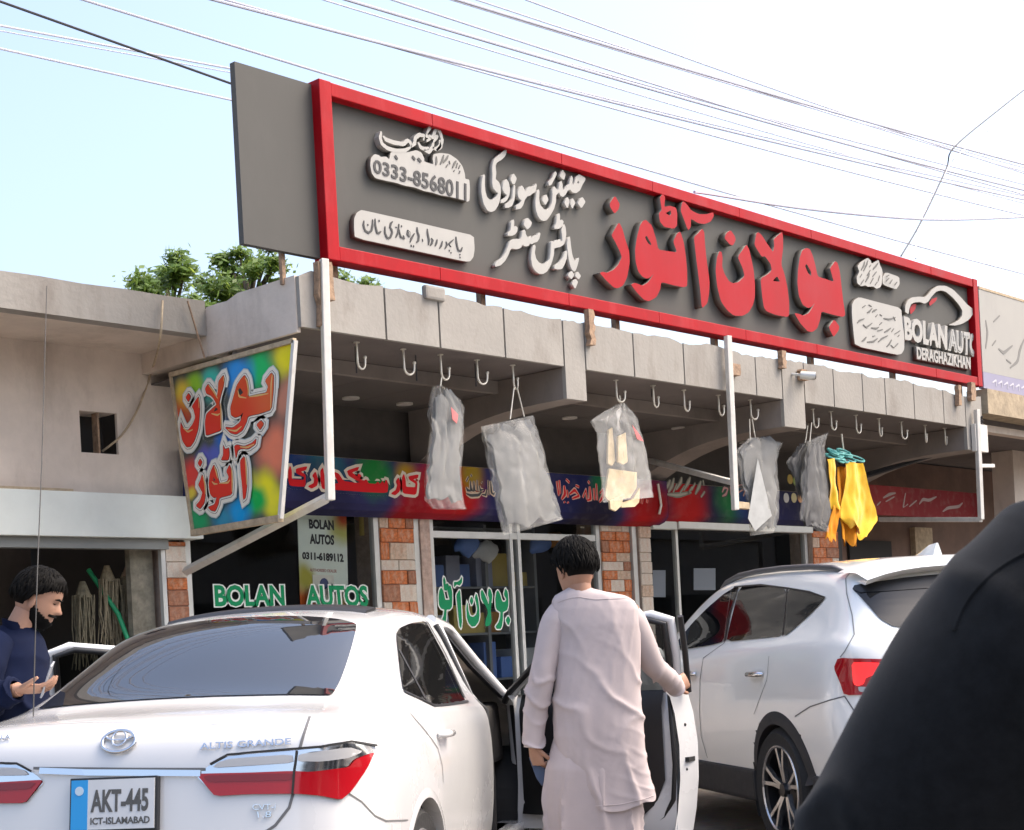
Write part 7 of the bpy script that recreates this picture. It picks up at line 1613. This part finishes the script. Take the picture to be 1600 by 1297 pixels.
# ---- dark shoulder close to us (a seated rider ahead)
D3 = 1.1; px3 = lambda x, y, d=0: V3(atD(x, y, D3 + d))
foot = px3(1900, 1500); foot.z = 0
fp = thing('person', 'person in black clothing seen close up from behind, only one shoulder showing', 'person', (foot.x, foot.y, 0))
def skin_body(name, joints, edges, m, parent, lv=2):
    me = bpy.data.meshes.new(name); me.from_pydata([tuple(j[0]) for j in joints], edges, []); o = bpy.data.objects.new(name, me); link(o)
    sm = o.modifiers.new('sk', 'SKIN'); sm.use_smooth_shade = True
    for i, j in enumerate(joints): me.skin_vertices[0].data[i].radius = (j[1], j[2] if len(j) > 2 else j[1]); me.skin_vertices[0].data[i].use_root = (i == 0)
    ss = o.modifiers.new('ss', 'SUBSURF'); ss.levels = lv; ss.render_levels = lv
    bpy.context.view_layer.update(); out = bpy.data.meshes.new_from_object(o.evaluated_get(bpy.context.evaluated_depsgraph_get())); bpy.data.objects.remove(o); return out
sx = lambda r: r
J = [(px3(1950, 1750, .05), .19, .15), (px3(1940, 1500, .05), .19, .14), (px3(1915, 1240, .04), .20, .13), (px3(1960, 1010, .02), .15, .10), (px3(2000, 870, .02), .075, .07),
     (px3(1660, 985, 0), .105, .105), (px3(1600, 1040, 0), .095, .095), (px3(1365, 1375, .04), .075, .075), (px3(1370, 1500, .25), .06, .06), (px3(1500, 1560, .42), .05, .05),
     (px3(2290, 985, 0), .10, .10), (px3(2500, 1390, .06), .072, .072), (px3(2500, 1500, .3), .055, .055)]
me = skin_body('shirt', J, [(0, 1), (1, 2), (2, 3), (3, 4), (3, 5), (5, 6), (6, 7), (7, 8), (8, 9), (3, 10), (10, 11), (11, 12)], M['blackcloth'], fp, 4)
for v in me.vertices:
    n = v.normal; wz = fbm((v.co.x * 5, v.co.y * 5, v.co.z * 3), 1.0, 3); u = (v.co - J[6][0]).dot(RH); v.co += n * (.006 * wz + .012 * ridge((u + .45 * (v.co.z - 1.25)) * 15 + 1.3 * wz) * sstep(1.34, 1.22, v.co.z))
sk, hr = MB(), MB(); hd = frame(px3(2030, 860) + ZU * .03, FW, ZU); head_parts(sk, hd, hr, .15, seed=8); neck(sk, hd, px3(2010, 930, .02))
sk.build('body', M['skin'], fp, smooth=60); hr.build('hair', M['hair'], fp, smooth=70); shirt = obj_from_mesh('shirt', me, M['blackcloth'], fp, True)
fb = BVHTree.FromPolygons([v.co[:] for v in me.vertices], [tuple(p.vertices) for p in me.polygons]); P = []
for t_ in np.linspace(0, 1, 30):
    x, y = (1 - t_) ** 2 * 1640 + 2 * t_ * (1 - t_) * 1520 + t_ * t_ * 1492, (1 - t_) ** 2 * 850 + 2 * t_ * (1 - t_) * 890 + t_ * t_ * 985
    loc, n_, _, _ = fb.ray_cast(V3(CAM), V3(ray(x, y)).normalized())
    if loc: P.append(loc)
if len(P) > 3: q = MB(); q.tube(P, .0022, 6); q.build('shoulder_seam', M['blackcloth'], shirt, smooth=True)
# ================================================================== the other side of the road (seen only mirrored in glass)
opp = [(-30, 9, 4.2, (.30, .26, .22)), (-20, 8, 6.5, (.24, .22, .20)), (-11, 10, 4.6, (.34, .29, .24)), (0, 9, 7.0, (.22, .20, .18)), (10, 11, 4.4, (.30, .27, .24)), (22, 10, 6.0, (.26, .23, .21)), (32, 12, 4.8, (.28, .25, .22)), (44, 14, 6.2, (.24, .21, .19)), (58, 16, 5.0, (.30, .26, .22)), (74, 20, 6.5, (.25, .22, .2))]
adj = ['low tan', 'tall grey brown', 'low sand coloured', 'tall brown', 'wide low beige', 'two storey taupe', 'long low tan', 'tall umber', 'broad sandy', 'far tall dun']
for i, (x, w_, h, c) in enumerate(opp):
    t = thing('roadside_building', adj[i] + ' shop building across the road facing the parts shop', 'building', (x + w_ / 2, -24, 0))
    m_ = mat('render %d' % i, c, .9, var=.15, vscale=.6)
    q = MB(); q.box((x, -30, 0), (x + w_ - .3, -22, h)); q.build('wall', m_, t)
    q = MB(); q.box((x - .1, -30.2, h + .005), (x + w_ - .2, -21.8, h + .3)); q.build('parapet', m_, t)
    for k in range(int(w_ // 3)):
        q = MB(); q.box((x + .5 + 3 * k, -21.99, .1), (x + 2.8 + 3 * k, -21.9, 2.8)); q.build('shutter', M['joint'], t)
        if h > 5.5: q = MB(); q.box((x + .9 + 3 * k, -21.99, 3.9), (x + 2.3 + 3 * k, -21.92, 5.2)); q.build('window', M['joint'], t)
